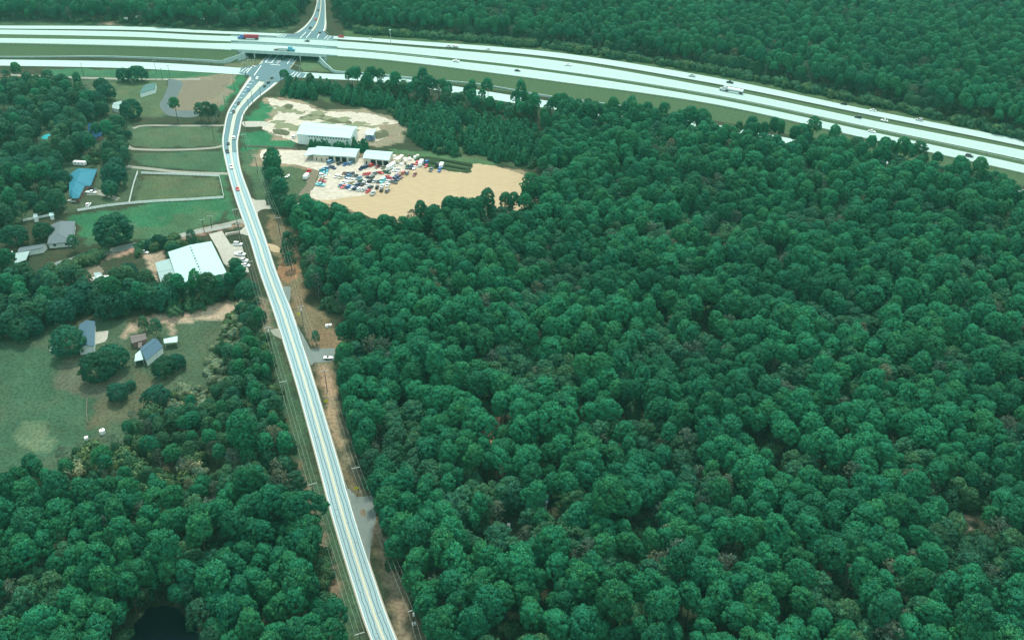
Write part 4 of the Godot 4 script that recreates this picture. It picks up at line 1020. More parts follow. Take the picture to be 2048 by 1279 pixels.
# Every single tree is told from its fellows by its tone and by its place out from the next landmark that one can find.
func name_trees() -> void:
	var marks := [["the paved pull-off", Vector3(-47.8, 0, -221.3)], ["the boat driveway", Vector3(-71.7, 0, -312.5)], ["the small clearing", Vector3(-80.8, 0, -334.9)], ["the tan sand yard", Vector3(-35.1, 0, -470.7)], ["the orange clay bank", Vector3(-108.2, 0, -385.1)], ["the motorway bridge", Vector3(-194.4, 0, -778.0)], ["the dark pond", Vector3(-98.1, 0, -172.7)], ["the red earth gap", Vector3(-8.9, 0, -257.6)], ["the grassy gap in the wood", Vector3(56.3, 0, -260.5)], ["the dim sandy gap", Vector3(146.9, 0, -214.4)], ["the dark glade with the drum", Vector3(-1.1, 0, -212.1)], ["the narrow shed roof", Vector3(10.6, 0, -226.0)], ["the warehouse", Vector3(-154.9, 0, -392.8)], ["the cottage", Vector3(-151.2, 0, -313.3)], ["the blue long house", Vector3(-182.9, 0, -324.8)], ["the grey roofed house", Vector3(-238.1, 0, -429.1)], ["the teal roofed house", Vector3(-253.3, 0, -492.1)], ["the white house", Vector3(-275.0, 0, -673.5)], ["the swimming pool", Vector3(-309.3, 0, -574.1)], ["the dirt oval", Vector3(-208.0, 0, -375.2)], ["the workshops", Vector3(-105.4, 0, -539.9)], ["the upper sand yard", Vector3(-119.3, 0, -605.8)], ["the lower left field", Vector3(-174.3, 0, -266.4)], ["the bottom pole", Vector3(-41.3, 0, -163.4)], ["the yellow sign on the verge", Vector3(-71.3, 0, -278.1)], ["the pole left of the road", Vector3(-65.3, 0, -222.9)], ["the bottom right corner", Vector3(138.2, 0, -170.9)], ["the bottom edge middle", Vector3(31.9, 0, -170.1)], ["the hidden grey roof", Vector3(-96.8, 0, -410.6)], ["the junction", Vector3(-184.2, 0, -712.3)], ["the crowded lot", Vector3(-83.1, 0, -490.7)], ["the white drum", Vector3(-151.0, 0, -261.6)]]
	var tones := ["green", "dark olive", "bright green", "bluish green", "yellowish green", "very dark", "dry tan"]
	var kinds := {"pine_tree": "pine", "broadleaf_tree": "leafy tree", "oak_tree": "wide oak", "young_pine": "young pine", "shrub": "bush", "grey_tree": "sparse tree"}
	var groups := {"main": "trees of the wood right of the road", "belt": "trees along the frontage road", "young": "young pines behind the sand yards", "far_left": "trees of the wood beyond the motorway", "far_right": "trees of the wood beyond the motorway", "home": "trees around the upper left houses", "middle": "trees between the warehouse and the cottages", "near": "trees of the wood left of the road", "yard": "trees in yards and along drives", "hedge": "hedge of small conifers by the long white building", "": "brush in the woods"}
	var sets := {}
	for s in spots:
		if not s.has("node"):
			continue
		var best := 0
		for i in marks.size():
			if s.at.distance_to(marks[i][1]) < s.at.distance_to(marks[best][1]):
				best = i
		var d: Vector3 = s.at - marks[best][1]
		s.out = d.length()
		var sector := int(roundf(atan2(d.x, -d.z) / (TAU / 8)) + 8) % 8
		var key := "%s|%s|%s" % [s.kind, marks[best][0], ["above", "above and right of", "right of", "below and right of", "below", "below and left of", "left of", "above and left of"][sector]]
		if not sets.has(key):
			sets[key] = []
		sets[key].append(s)
	for key in sets:
		sets[key].sort_custom(func(a, b): return a.out < b.out)
		var w: PackedStringArray = key.split("|")
		var i := 0
		for s in sets[key]:
			tag(s.node, "%s %s, %s %s %s %s" % [tones[s.tone], kinds[s.kind], ordinal(i), kinds[s.kind].split(" ")[-1], w[2], w[1]], {"pine_tree": "pine tree", "broadleaf_tree": "leafy tree", "oak_tree": "oak tree", "young_pine": "young pine", "shrub": "shrub", "grey_tree": "bare tree"}[s.kind], groups[s.wood])
			i += 1
	print("trees: ", spots.size())

func yard_trees() -> void:
	sow(flat([Vector3(-126.3, 0, -350.6), Vector3(-116.5, 0, -356.9), Vector3(-105.8, 0, -324.8), Vector3(-95.9, 0, -295.3), Vector3(-87.3, 0, -269.4), Vector3(-108.5, 0, -264.6), Vector3(-130.9, 0, -270.6), Vector3(-133.5, 0, -283.2), Vector3(-125.8, 0, -298.1), Vector3(-126.6, 0, -320.9)]), 2.9, weedy, "near")
	for y in [[Vector3(-202.9, 0, -415.7), 1.28], [Vector3(-301.8, 0, -695.0), 0.8], [Vector3(-290.5, 0, -693.7), 0.95], [Vector3(-264.3, 0, -607.8), 1.05], [Vector3(-184.9, 0, -314.0), 1.0], [Vector3(-165.0, 0, -295.3), 0.95], [Vector3(-162.7, 0, -303.0), 0.85], [Vector3(-253.8, 0, -414.6), 0.85], [Vector3(-243.2, 0, -421.4), 0.7], [Vector3(-231.7, 0, -490.7), 1.05], [Vector3(-229.1, 0, -476.3), 0.7], [Vector3(-253.2, 0, -570.3), 0.42], [Vector3(-179.9, 0, -412.3), 0.52], [Vector3(-184.2, 0, -410.1), 0.42], [Vector3(-171.1, 0, -405.7), 0.4], [Vector3(-136.1, 0, -303.7), 0.5], [Vector3(-139.9, 0, -298.1), 0.66], [Vector3(-152.9, 0, -281.9), 0.55], [Vector3(-136.4, 0, -278.1), 0.66], [Vector3(-150.4, 0, -289.2), 0.3], [Vector3(-299.8, 0, -632.5), 0.9], [Vector3(-297.3, 0, -649.6), 0.95], [Vector3(-310.2, 0, -673.5), 0.7], [Vector3(-310.8, 0, -643.8), 0.8]]:
		spot("oak_tree", y[0], y[1])
		spots[-1].wood = "yard"
	for y in [[Vector3(-215.4, 0, -604.7), 0.75], [Vector3(-209.0, 0, -601.7), 0.85], [Vector3(-205.0, 0, -604.7), 0.7], [Vector3(-221.3, 0, -407.3), 0.55], [Vector3(-163.0, 0, -412.3), 0.6], [Vector3(-152.5, 0, -326.8), 0.55], [Vector3(-159.7, 0, -332.0), 0.45], [Vector3(-152.3, 0, -673.5), 0.75], [Vector3(-143.2, 0, -504.2), 0.95], [Vector3(-139.6, 0, -493.6), 0.9], [Vector3(-135.5, 0, -480.5), 1.0], [Vector3(-131.3, 0, -468.0), 0.9], [Vector3(-143.0, 0, -498.1), 0.8], [Vector3(-120.7, 0, -449.5), 0.45], [Vector3(-111.3, 0, -443.1), 0.42], [Vector3(-103.3, 0, -440.6), 0.4], [Vector3(-94.9, 0, -441.9), 0.68], [Vector3(-89.4, 0, -438.2), 0.6], [Vector3(-82.8, 0, -433.3), 0.5], [Vector3(-76.4, 0, -430.9), 0.4], [Vector3(-83.0, 0, -320.9), 0.42], [Vector3(-111.7, 0, -398.1), 0.6], [Vector3(-107.6, 0, -387.7), 0.6], [Vector3(-112.7, 0, -406.2), 0.7], [Vector3(-195.4, 0, -435.1), 0.01]]:
		if y[1] > 0.1:
			spot("broadleaf_tree", y[0], y[1])
			spots[-1].wood = "yard"
	for y in [[Vector3(-231.0, 0, -602.7), 0.82], [Vector3(-170.8, 0, -673.5), 0.75], [Vector3(-165.6, 0, -668.6), 0.6], [Vector3(-129.2, 0, -370.4), 0.62], [Vector3(-125.3, 0, -364.2), 0.7], [Vector3(-129.4, 0, -362.4), 0.6], [Vector3(-134.5, 0, -358.7), 0.56], [Vector3(-141.1, 0, -357.8), 0.5], [Vector3(-146.3, 0, -356.0), 0.55], [Vector3(-154.3, 0, -356.0), 0.5], [Vector3(-158.0, 0, -356.9), 0.48], [Vector3(-150.5, 0, -356.9), 0.46]]:
		spot("pine_tree", y[0], y[1])
		spots[-1].wood = "yard"
	for k in 22:   # dense growth at the near wall of the warehouse
		var f := k / 21.0
		spot(["broadleaf_tree", "pine_tree", "broadleaf_tree", "shrub"][k % 4], Vector3(-159.2, 0, -356.9).lerp(Vector3(-129.3, 0, -368.9), f) + Vector3(rng.randf_range(-1.5, 1.5), 0, rng.randf_range(0, 4)), rng.randf_range(0.36, 0.5))
		spots[-1].wood = "yard"
	for k in 26:   # clipped hedge of small conifers before the long white building
		spot("young_pine", Vector3(-128.6, 0, -548.6).lerp(Vector3(-102.8, 0, -543.3), k / 25.0) + Vector3(rng.randf_range(-1, 1), 0, rng.randf_range(-1.5, 1.5)), rng.randf_range(0.75, 1.05))
		spots[-1].wood = "hedge"
	for k in 8:
		spot("young_pine", Vector3(-96.3, 0, -546.8) + Vector3(rng.randf_range(-5, 5), 0, rng.randf_range(-3, 3)), rng.randf_range(0.8, 1.2))
		spots[-1].wood = "hedge"
	for l in [[Vector3(-223.0, 0, -385.1), Vector3(-214.4, 0, -390.7), 16], [Vector3(-214.4, 0, -390.7), Vector3(-205.9, 0, -400.2), 16], [Vector3(-190.0, 0, -406.2), Vector3(-174.9, 0, -416.8), 18], [Vector3(-170.3, 0, -402.4), Vector3(-171.2, 0, -409.0), 4], [Vector3(-163.2, 0, -414.6), Vector3(-159.9, 0, -415.7), 3], [Vector3(-153.7, 0, -347.1), Vector3(-135.7, 0, -355.1), 10], [Vector3(-86.8, 0, -421.4), Vector3(-50.7, 0, -419.1), 50], [Vector3(-100.6, 0, -426.1), Vector3(-84.4, 0, -422.6), 20]]:
		for k in l[2]:
			var f: float = (k + rng.randf()) / l[2]
			spot("shrub", l[0].lerp(l[1], f) + Vector3(rng.randf_range(-3, 3), 0, rng.randf_range(-4, 4)), rng.randf_range(0.8, 1.5))
			spots[-1].wood = "yard"

# head-high dry weeds, brush and saplings beside the cottage
func weedy(p: Vector2, where: String) -> void:
	var n := fine.get_noise_2d(p.x * 0.4 + 20, p.y * 0.4) + rng.randf_range(-0.15, 0.15)
	if n < -0.3:
		return
	if n > 0.12 and p.x > Vector3(-123.0, 0, -309.5).x and rng.randf() < 0.4:
		spot("broadleaf_tree" if rng.randf() < 0.7 else "oak_tree", Vector3(p.x, 0, p.y), rng.randf_range(0.25, 0.45), [0, 1, 4, 2][rng.randi() % 4])
	else:
		spot("shrub", Vector3(p.x, 0, p.y), rng.randf_range(0.35, 1.0), [6, 6, 4, 6, 6, 1][rng.randi() % 6] if p.x < Vector3(-117.8, 0, -309.5).x + 6.0 else [0, 1, 4, 0, 3][rng.randi() % 5], rng.randf_range(0.7, 1.3))
	spots[-1].wood = where

# --- bare yards, drives and pads ------------------------------------------------------------------------------------------
func lay_yards() -> void:
	var sand := mat("tan_sand", lin(0.62, 0.50, 0.325), 1.0, 0.0, speckle("ruts", 0.02, 0.8, 1.0, 5), 26.0)
	sand.uv1_scale = Vector3(1.0 / 90.0, 1.0 / 11.0, 1)
	var pale := mat("white_sand", lin(0.70, 0.66, 0.565), 1.0, 0.0, speckle("sand", 0.012, 0.78, 1.08, 5), 26.0)
	var slab := mat("yard_concrete", lin(0.56, 0.565, 0.50), 0.9, 0.0, speckle("slab", 0.02, 0.82, 1.08, 4), 22.0)
	var drive := mat("drive_gravel", lin(0.42, 0.44, 0.38), 1.0, 0.0, speckle("stones", 0.06, 0.6, 1.1, 5), 7.0)
	var grey := mat("pale_drive_asphalt", lin(0.25, 0.315, 0.30), 0.9, 0.0, speckle("tar", 0.03, 0.72, 1.15, 5), 9.0)
	var blue := mat("cul_de_sac_asphalt", lin(0.15, 0.205, 0.215), 0.9, 0.0, speckle("tar", 0.03, 0.72, 1.15, 5), 9.0)
	var soil := mat("dry_dirt", lin(0.30, 0.27, 0.20), 1.0, 0.0, speckle("clods", 0.03, 0.5, 1.15, 5), 18.0)
	var scrub := mat("yard_grass", lin(0.15, 0.17, 0.105), 1.0, 0.0, speckle("turf", 0.02, 0.55, 1.3, 5, 1024), 20.0)
	var clay := mat("orange_clay", lin(0.40, 0.24, 0.14), 1.0, 0.0, speckle("clods", 0.03, 0.5, 1.15, 5), 18.0)
	sheet(frayed([Vector3(-104.8, 0, -519.9), Vector3(-70.0, 0, -533.1), Vector3(-53.6, 0, -523.2), Vector3(-36.0, 0, -512.8), Vector3(-24.7, 0, -510.4), Vector3(-24.7, 0, -524.8), Vector3(-12.0, 0, -522.4), Vector3(3.3, 0, -511.2), Vector3(11.8, 0, -495.1), Vector3(13.6, 0, -470.7), Vector3(-3.8, 0, -449.5), Vector3(-33.6, 0, -444.4), Vector3(-60.2, 0, -440.6), Vector3(-83.4, 0, -452.1), Vector3(-93.3, 0, -462.6), Vector3(-108.1, 0, -467.3), Vector3(-113.1, 0, -476.3), Vector3(-106.7, 0, -492.1)]), 0.03, "sand_yard", sand, "wide tan graded sand yard behind the rows of cars")
	sheet(frayed([Vector3(-159.9, 0, -543.3), Vector3(-158.2, 0, -549.4), Vector3(-131.6, 0, -547.7), Vector3(-101.5, 0, -534.8), Vector3(-73.7, 0, -538.2), Vector3(-60.0, 0, -533.1), Vector3(-52.8, 0, -521.6), Vector3(-67.7, 0, -511.2), Vector3(-69.3, 0, -498.1), Vector3(-83.0, 0, -479.1), Vector3(-95.2, 0, -474.9), Vector3(-104.5, 0, -470.7), Vector3(-115.7, 0, -474.9), Vector3(-115.5, 0, -495.1), Vector3(-116.3, 0, -512.8), Vector3(-130.4, 0, -522.4), Vector3(-147.4, 0, -527.3), Vector3(-155.7, 0, -530.6)], 3.0, 0.5), 0.05, "workshop_yard", pale, "white sand and gravel yard in front of the two workshops")
	sheet(frayed([Vector3(-180.9, 0, -655.2), Vector3(-170.4, 0, -649.3), Vector3(-158.5, 0, -645.0), Vector3(-145.6, 0, -635.1), Vector3(-138.4, 0, -625.4), Vector3(-125.7, 0, -624.1), Vector3(-105.8, 0, -621.4), Vector3(-94.3, 0, -614.7), Vector3(-78.1, 0, -602.9), Vector3(-81.9, 0, -597.8), Vector3(-91.8, 0, -595.3), Vector3(-88.9, 0, -585.4), Vector3(-82.8, 0, -576.9), Vector3(-86.5, 0, -566.4), Vector3(-95.2, 0, -564.0), Vector3(-102.4, 0, -557.2), Vector3(-139.8, 0, -561.8), Vector3(-147.8, 0, -568.7), Vector3(-157.9, 0, -576.9), Vector3(-169.9, 0, -589.1), Vector3(-171.4, 0, -599.1), Vector3(-166.9, 0, -605.5), Vector3(-166.0, 0, -621.4), Vector3(-173.6, 0, -635.1)], 2.5, 1.2), 0.03, "upper_sand_yard", pale, "patchy white sand yard around the long white building")
	var tufts := [[Vector3(-146.4, 0, -616.0), Vector3(-141.0, 0, -620.0), Vector3(-131.2, 0, -614.7), Vector3(-138.0, 0, -604.2), Vector3(-147.4, 0, -608.1)], [Vector3(-135.8, 0, -611.2), Vector3(-118.9, 0, -609.4), Vector3(-110.4, 0, -599.1), Vector3(-124.4, 0, -600.9)], [Vector3(-164.0, 0, -640.7), Vector3(-159.1, 0, -639.3), Vector3(-157.4, 0, -626.8), Vector3(-163.1, 0, -624.1), Vector3(-166.1, 0, -629.5)], [Vector3(-161.2, 0, -587.9), Vector3(-151.1, 0, -584.2), Vector3(-150.1, 0, -575.7), Vector3(-158.2, 0, -578.1)], [Vector3(-92.0, 0, -583.0), Vector3(-85.5, 0, -585.4), Vector3(-82.7, 0, -575.7), Vector3(-88.5, 0, -568.7)]]
	for t in tufts:
		sheet(frayed(t, 1.5, 1.2), 0.05, "grass_patch", scrub, "ragged grass patch in the white sand of the upper yard")
	for k in 34:
		var q: Vector3 = Vector3(-175.8, 0, -640.7).lerp(Vector3(-82.0, 0, -599.1), rng.randf()).lerp(Vector3(-162.6, 0, -583.0).lerp(Vector3(-87.4, 0, -573.4), rng.randf()), rng.randf() * 0.9)
		var ring := []
		var long := rng.randf_range(1.5, 5.0)
		for j in 9:
			var g := TAU * j / 9.0
			ring.append(q + Vector3(cos(g) * long * rng.randf_range(0.6, 1.5), 0, sin(g) * long * rng.randf_range(0.5, 1.1)))
		var o := sheet(frayed(ring, 1.2, 1.0), 0.045 + k * 0.0015, "grass_patch", scrub, "small grass tuft in the white sand, %s of many" % ordinal(k))
		o.set_meta("label", "one of many small ragged grass tufts in the white sand of the upper yard")
		o.set_meta("group", "grass tufts in the upper sand yard")
	sheet(frayed([Vector3(-61.7, 0, -531.4), Vector3(-54.8, 0, -538.2), Vector3(-41.9, 0, -533.1), Vector3(-26.0, 0, -526.5), Vector3(-24.3, 0, -515.1), Vector3(-26.9, 0, -510.4), Vector3(-36.1, 0, -513.5), Vector3(-50.1, 0, -518.3)], 2.0, 0.8), 0.06, "grass_patch", mats["verge_grass"], "green grass wedge at the back of the tan sand yard")
	sheet(frayed([Vector3(-121.9, 0, -514.9), Vector3(-117.4, 0, -516.1), Vector3(-116.7, 0, -496.8), Vector3(-116.2, 0, -480.7), Vector3(-120.1, 0, -474.6), Vector3(-122.8, 0, -479.7), Vector3(-121.1, 0, -488.1), Vector3(-121.5, 0, -501.2)], 2.0, 0.5), 0.03, "dirt_track", soil, "brown dirt track beside the red tractor and trailer")
	sheet(flat([Vector3(-159.4, 0, -427.4), Vector3(-153.4, 0, -431.2), Vector3(-145.0, 0, -415.8), Vector3(-139.3, 0, -416.1), Vector3(-127.9, 0, -385.7), Vector3(-129.8, 0, -383.9), Vector3(-139.7, 0, -391.3), Vector3(-142.6, 0, -394.7), Vector3(-149.7, 0, -409.6)]), 0.04, "concrete_lot", slab, "cream concrete parking lot beside the big white warehouse")
	sheet(frayed([Vector3(-151.0, 0, -428.7), Vector3(-144.2, 0, -431.7), Vector3(-143.1, 0, -435.1), Vector3(-141.7, 0, -438.9), Vector3(-135.9, 0, -424.6), Vector3(-139.2, 0, -426.1), Vector3(-143.3, 0, -427.9), Vector3(-149.5, 0, -425.4)], 2.0, 0.2), 0.03, "driveway", slab, "short concrete driveway from the road into the warehouse lot")
	sheet(frayed([Vector3(-171.1, 0, -430.7), Vector3(-159.1, 0, -438.6), Vector3(-152.7, 0, -442.4), Vector3(-149.3, 0, -444.8), Vector3(-144.9, 0, -446.8), Vector3(-141.8, 0, -438.6), Vector3(-144.6, 0, -439.7), Vector3(-147.7, 0, -441.3), Vector3(-151.2, 0, -439.1), Vector3(-158.2, 0, -435.2), Vector3(-169.5, 0, -427.7), Vector3(-178.1, 0, -422.8), Vector3(-179.7, 0, -424.5)], 3.0, 0.3), 0.035, "driveway", drive, "pale gravel drive running left from the road to the grey roofed house")
	sheet(frayed([Vector3(-228.1, 0, -393.9), Vector3(-219.2, 0, -402.4), Vector3(-209.2, 0, -409.0), Vector3(-188.1, 0, -421.4), Vector3(-180.8, 0, -426.1), Vector3(-179.1, 0, -422.6), Vector3(-186.5, 0, -416.8), Vector3(-206.7, 0, -402.4), Vector3(-217.0, 0, -397.0), Vector3(-223.3, 0, -389.7), Vector3(-226.7, 0, -389.7)], 3.0, 0.4), 0.03, "driveway", grey, "worn grey drive beside the grey roofed house")
	sheet(frayed([Vector3(-242.6, 0, -500.9), Vector3(-238.3, 0, -499.8), Vector3(-236.1, 0, -496.6), Vector3(-234.2, 0, -485.2), Vector3(-231.8, 0, -479.9), Vector3(-223.4, 0, -473.9), Vector3(-224.0, 0, -470.4), Vector3(-231.4, 0, -475.2), Vector3(-237.9, 0, -478.2), Vector3(-243.3, 0, -477.5), Vector3(-248.3, 0, -483.9), Vector3(-246.1, 0, -486.6), Vector3(-240.4, 0, -485.2), Vector3(-237.7, 0, -485.9), Vector3(-238.9, 0, -494.9)], 2.0, 0.15, false), 0.035, "driveway", drive, "forked concrete drive in front of the teal roofed house")
	sheet(frayed([Vector3(-186.1, 0, -602.7), Vector3(-172.1, 0, -603.2), Vector3(-166.2, 0, -598.6), Vector3(-170.7, 0, -593.1), Vector3(-182.2, 0, -592.6)], 2.0, 0.2), 0.035, "driveway", slab, "concrete apron from the road into the upper white sand yard")
	sheet(frayed([Vector3(-153.9, 0, -486.3), Vector3(-149.1, 0, -474.9), Vector3(-144.9, 0, -470.7), Vector3(-137.0, 0, -470.7), Vector3(-129.6, 0, -462.6), Vector3(-119.3, 0, -467.3), Vector3(-108.7, 0, -470.7), Vector3(-107.7, 0, -465.3), Vector3(-118.0, 0, -460.6), Vector3(-129.5, 0, -457.3), Vector3(-137.2, 0, -459.3), Vector3(-140.0, 0, -454.7), Vector3(-138.0, 0, -444.4), Vector3(-141.8, 0, -450.8)], 3.0, 0.3), 0.03, "driveway", slab, "pale apron from the road to the workshop yard, under the trees")
	sheet(frayed([Vector3(-105.2, 0, -332.3), Vector3(-102.6, 0, -334.4), Vector3(-98.3, 0, -327.7), Vector3(-95.0, 0, -321.8), Vector3(-98.0, 0, -324.8), Vector3(-102.5, 0, -328.5)], 2.0, 0.2), 0.03, "driveway", drive, "short pale gravel drive left of the road beside a utility pole")
	sheet(frayed([Vector3(-97.2, 0, -340.1), Vector3(-93.8, 0, -335.4), Vector3(-89.1, 0, -326.2), Vector3(-85.3, 0, -317.8), Vector3(-76.5, 0, -318.8), Vector3(-74.8, 0, -318.2), Vector3(-73.4, 0, -309.7), Vector3(-75.2, 0, -308.5), Vector3(-81.6, 0, -307.7), Vector3(-82.6, 0, -305.6), Vector3(-87.1, 0, -316.1)], 2.5, 0.15, false), 0.035, "driveway", grey, "pale asphalt driveway right of the road where a white boat stands")
	sheet(frayed([Vector3(-58.8, 0, -237.9), Vector3(-55.9, 0, -232.2), Vector3(-52.1, 0, -227.4), Vector3(-46.7, 0, -228.4), Vector3(-45.2, 0, -224.9), Vector3(-44.4, 0, -217.2), Vector3(-44.9, 0, -212.2), Vector3(-44.5, 0, -203.5), Vector3(-44.0, 0, -198.3), Vector3(-45.4, 0, -200.4), Vector3(-51.5, 0, -217.8)], 2.5, 0.25, false), 0.035, "paved_pull_off", grey, "paved triangular pull-off on the right of the county road")
	sheet(frayed([Vector3(-50.4, 0, -221.4), Vector3(-48.8, 0, -221.8), Vector3(-47.9, 0, -218.7), Vector3(-49.3, 0, -218.3)], 1.0, 0.2), 0.05, "dirt_patch", soil, "small brown dirt patch in the paved pull-off")
	sheet(frayed([Vector3(-108.3, 0, -370.8), Vector3(-104.4, 0, -370.4), Vector3(-102.3, 0, -356.9), Vector3(-104.7, 0, -359.6)], 2.0, 0.2), 0.03, "driveway", grey, "short grey apron right of the road below the orange clay bank")
	sheet(frayed([Vector3(-126.1, 0, -416.3), Vector3(-122.9, 0, -415.7), Vector3(-116.3, 0, -409.0), Vector3(-116.5, 0, -406.2), Vector3(-121.9, 0, -407.8)], 2.0, 0.4), 0.03, "sand_patch", sand, "yellow sand patch on the right verge of the road")
	sheet(frayed([Vector3(-115.1, 0, -391.8), Vector3(-111.6, 0, -393.9), Vector3(-108.0, 0, -398.1), Vector3(-104.8, 0, -385.1), Vector3(-104.8, 0, -377.6), Vector3(-107.0, 0, -374.7), Vector3(-113.2, 0, -383.6)], 2.0, 0.5), 0.035, "clay_bank", clay, "orange clay bank on the right verge of the road")
	sheet(frayed([Vector3(-269.4, 0, -701.4), Vector3(-258.8, 0, -697.1), Vector3(-254.3, 0, -689.0), Vector3(-250.3, 0, -667.2), Vector3(-247.9, 0, -649.3), Vector3(-246.1, 0, -635.1), Vector3(-240.3, 0, -626.8), Vector3(-225.6, 0, -625.4), Vector3(-220.8, 0, -618.1), Vector3(-221.8, 0, -612.8), Vector3(-227.5, 0, -611.2), Vector3(-242.0, 0, -615.5), Vector3(-251.5, 0, -629.5), Vector3(-256.1, 0, -640.7), Vector3(-259.6, 0, -661.1), Vector3(-263.8, 0, -682.6)], 2.0, 0.1), 0.035, "cul_de_sac", blue, "curved blue grey asphalt lane by the bare dirt lot")
	sheet(frayed([Vector3(-256.8, 0, -697.1), Vector3(-234.6, 0, -701.4), Vector3(-230.4, 0, -714.8), Vector3(-222.8, 0, -716.2), Vector3(-222.7, 0, -693.8), Vector3(-220.5, 0, -671.7), Vector3(-222.0, 0, -656.7), Vector3(-225.4, 0, -649.3), Vector3(-222.9, 0, -628.2), Vector3(-231.2, 0, -626.2), Vector3(-241.2, 0, -629.5), Vector3(-246.6, 0, -652.3), Vector3(-250.3, 0, -673.3)], 2.5, 1.0), 0.03, "bare_dirt_lot", soil, "bare brown dirt lot inside the bend of the asphalt lane")
	var tracks := [[[Vector3(-196.1, 0, -595.3), Vector3(-204.4, 0, -594.6), Vector3(-230.1, 0, -594.6), Vector3(-251.4, 0, -594.6), Vector3(-257.2, 0, -589.1)], 3.0, "pale gravel drive along the top of the mown lawn"],
		[[Vector3(-186.2, 0, -557.2), Vector3(-192.6, 0, -552.7), Vector3(-207.8, 0, -549.8), Vector3(-223.6, 0, -549.0), Vector3(-237.5, 0, -549.8), Vector3(-245.5, 0, -552.1), Vector3(-253.5, 0, -561.8), Vector3(-258.5, 0, -569.8), Vector3(-262.3, 0, -574.6)], 3.4, "pale gravel drive along the bottom of the mown lawn"],
		[[Vector3(-170.6, 0, -509.6), Vector3(-188.3, 0, -510.6), Vector3(-204.0, 0, -512.7), Vector3(-216.6, 0, -516.1), Vector3(-229.0, 0, -519.1), Vector3(-237.4, 0, -521.1)], 3.6, "pale gravel drive between the two fenced lawns"],
		[[Vector3(-432.5, 0, -716.4), Vector3(-407.3, 0, -713.6), Vector3(-382.2, 0, -710.9), Vector3(-348.5, 0, -706.2), Vector3(-328.0, 0, -704.2), Vector3(-299.5, 0, -701.6), Vector3(-271.8, 0, -700.9), Vector3(-244.6, 0, -701.6)], 4.5, "pale dirt lane through the trees beside the frontage road"]]
	for t in tracks:
		var o := strip(smooth_line(t[0], 50), t[1], 0.03, "gravel_lane", drive)
		tag(o, t[2], "", "", "structure")
	sheet(frayed([Vector3(-181.1, 0, -331.3), Vector3(-176.0, 0, -332.7), Vector3(-174.1, 0, -326.1), Vector3(-174.0, 0, -323.9), Vector3(-177.5, 0, -321.4)], 2.0, 0.1, false), 0.035, "concrete_pad", slab, "pale concrete pad beside the blue roofed long house")
	sheet(frayed([Vector3(-221.6, 0, -374.7), Vector3(-216.3, 0, -383.6), Vector3(-204.2, 0, -392.8), Vector3(-197.6, 0, -381.6), Vector3(-197.2, 0, -371.8), Vector3(-202.7, 0, -362.4), Vector3(-212.0, 0, -362.4)], 2.5, 1.0), 0.03, "dirt_clearing", soil, "oval of bare tan dirt among the trees by the trailers")
	# water
	var water := mat("dark_water", lin(0.004, 0.008, 0.016), 0.05)
	water.metallic_specular = 0.13
	sheet(frayed([Vector3(-103.1, 0, -144.2), Vector3(-108.4, 0, -172.3), Vector3(-106.4, 0, -181.3), Vector3(-98.7, 0, -181.3), Vector3(-89.6, 0, -174.1), Vector3(-82.0, 0, -160.9), Vector3(-77.3, 0, -144.2)], 4.0, 1.0), 0.03, "pond", water, "dark still pond between the trees at the bottom left")
	var pool := mat("pool_water", lin(0.06, 0.55, 0.62), 0.08)
	sheet(frayed([Vector3(-310.9, 0, -569.8), Vector3(-311.7, 0, -575.3), Vector3(-310.5, 0, -578.1), Vector3(-308.6, 0, -579.1), Vector3(-307.1, 0, -575.3), Vector3(-307.7, 0, -572.9), Vector3(-306.3, 0, -568.2)], 1.5, 0.1), 0.05, "swimming_pool", pool, "bright turquoise swimming pool among the trees")
	sheet(frayed([Vector3(-388.5, 0, -681.1), Vector3(-384.9, 0, -683.3), Vector3(-379.0, 0, -673.3), Vector3(-376.1, 0, -665.6), Vector3(-380.8, 0, -668.7)], 2.0, 0.3), 0.04, "small_pond", mat("sky_water", lin(0.14, 0.24, 0.32), 0.05), "small pale blue pond among the trees at the left edge")

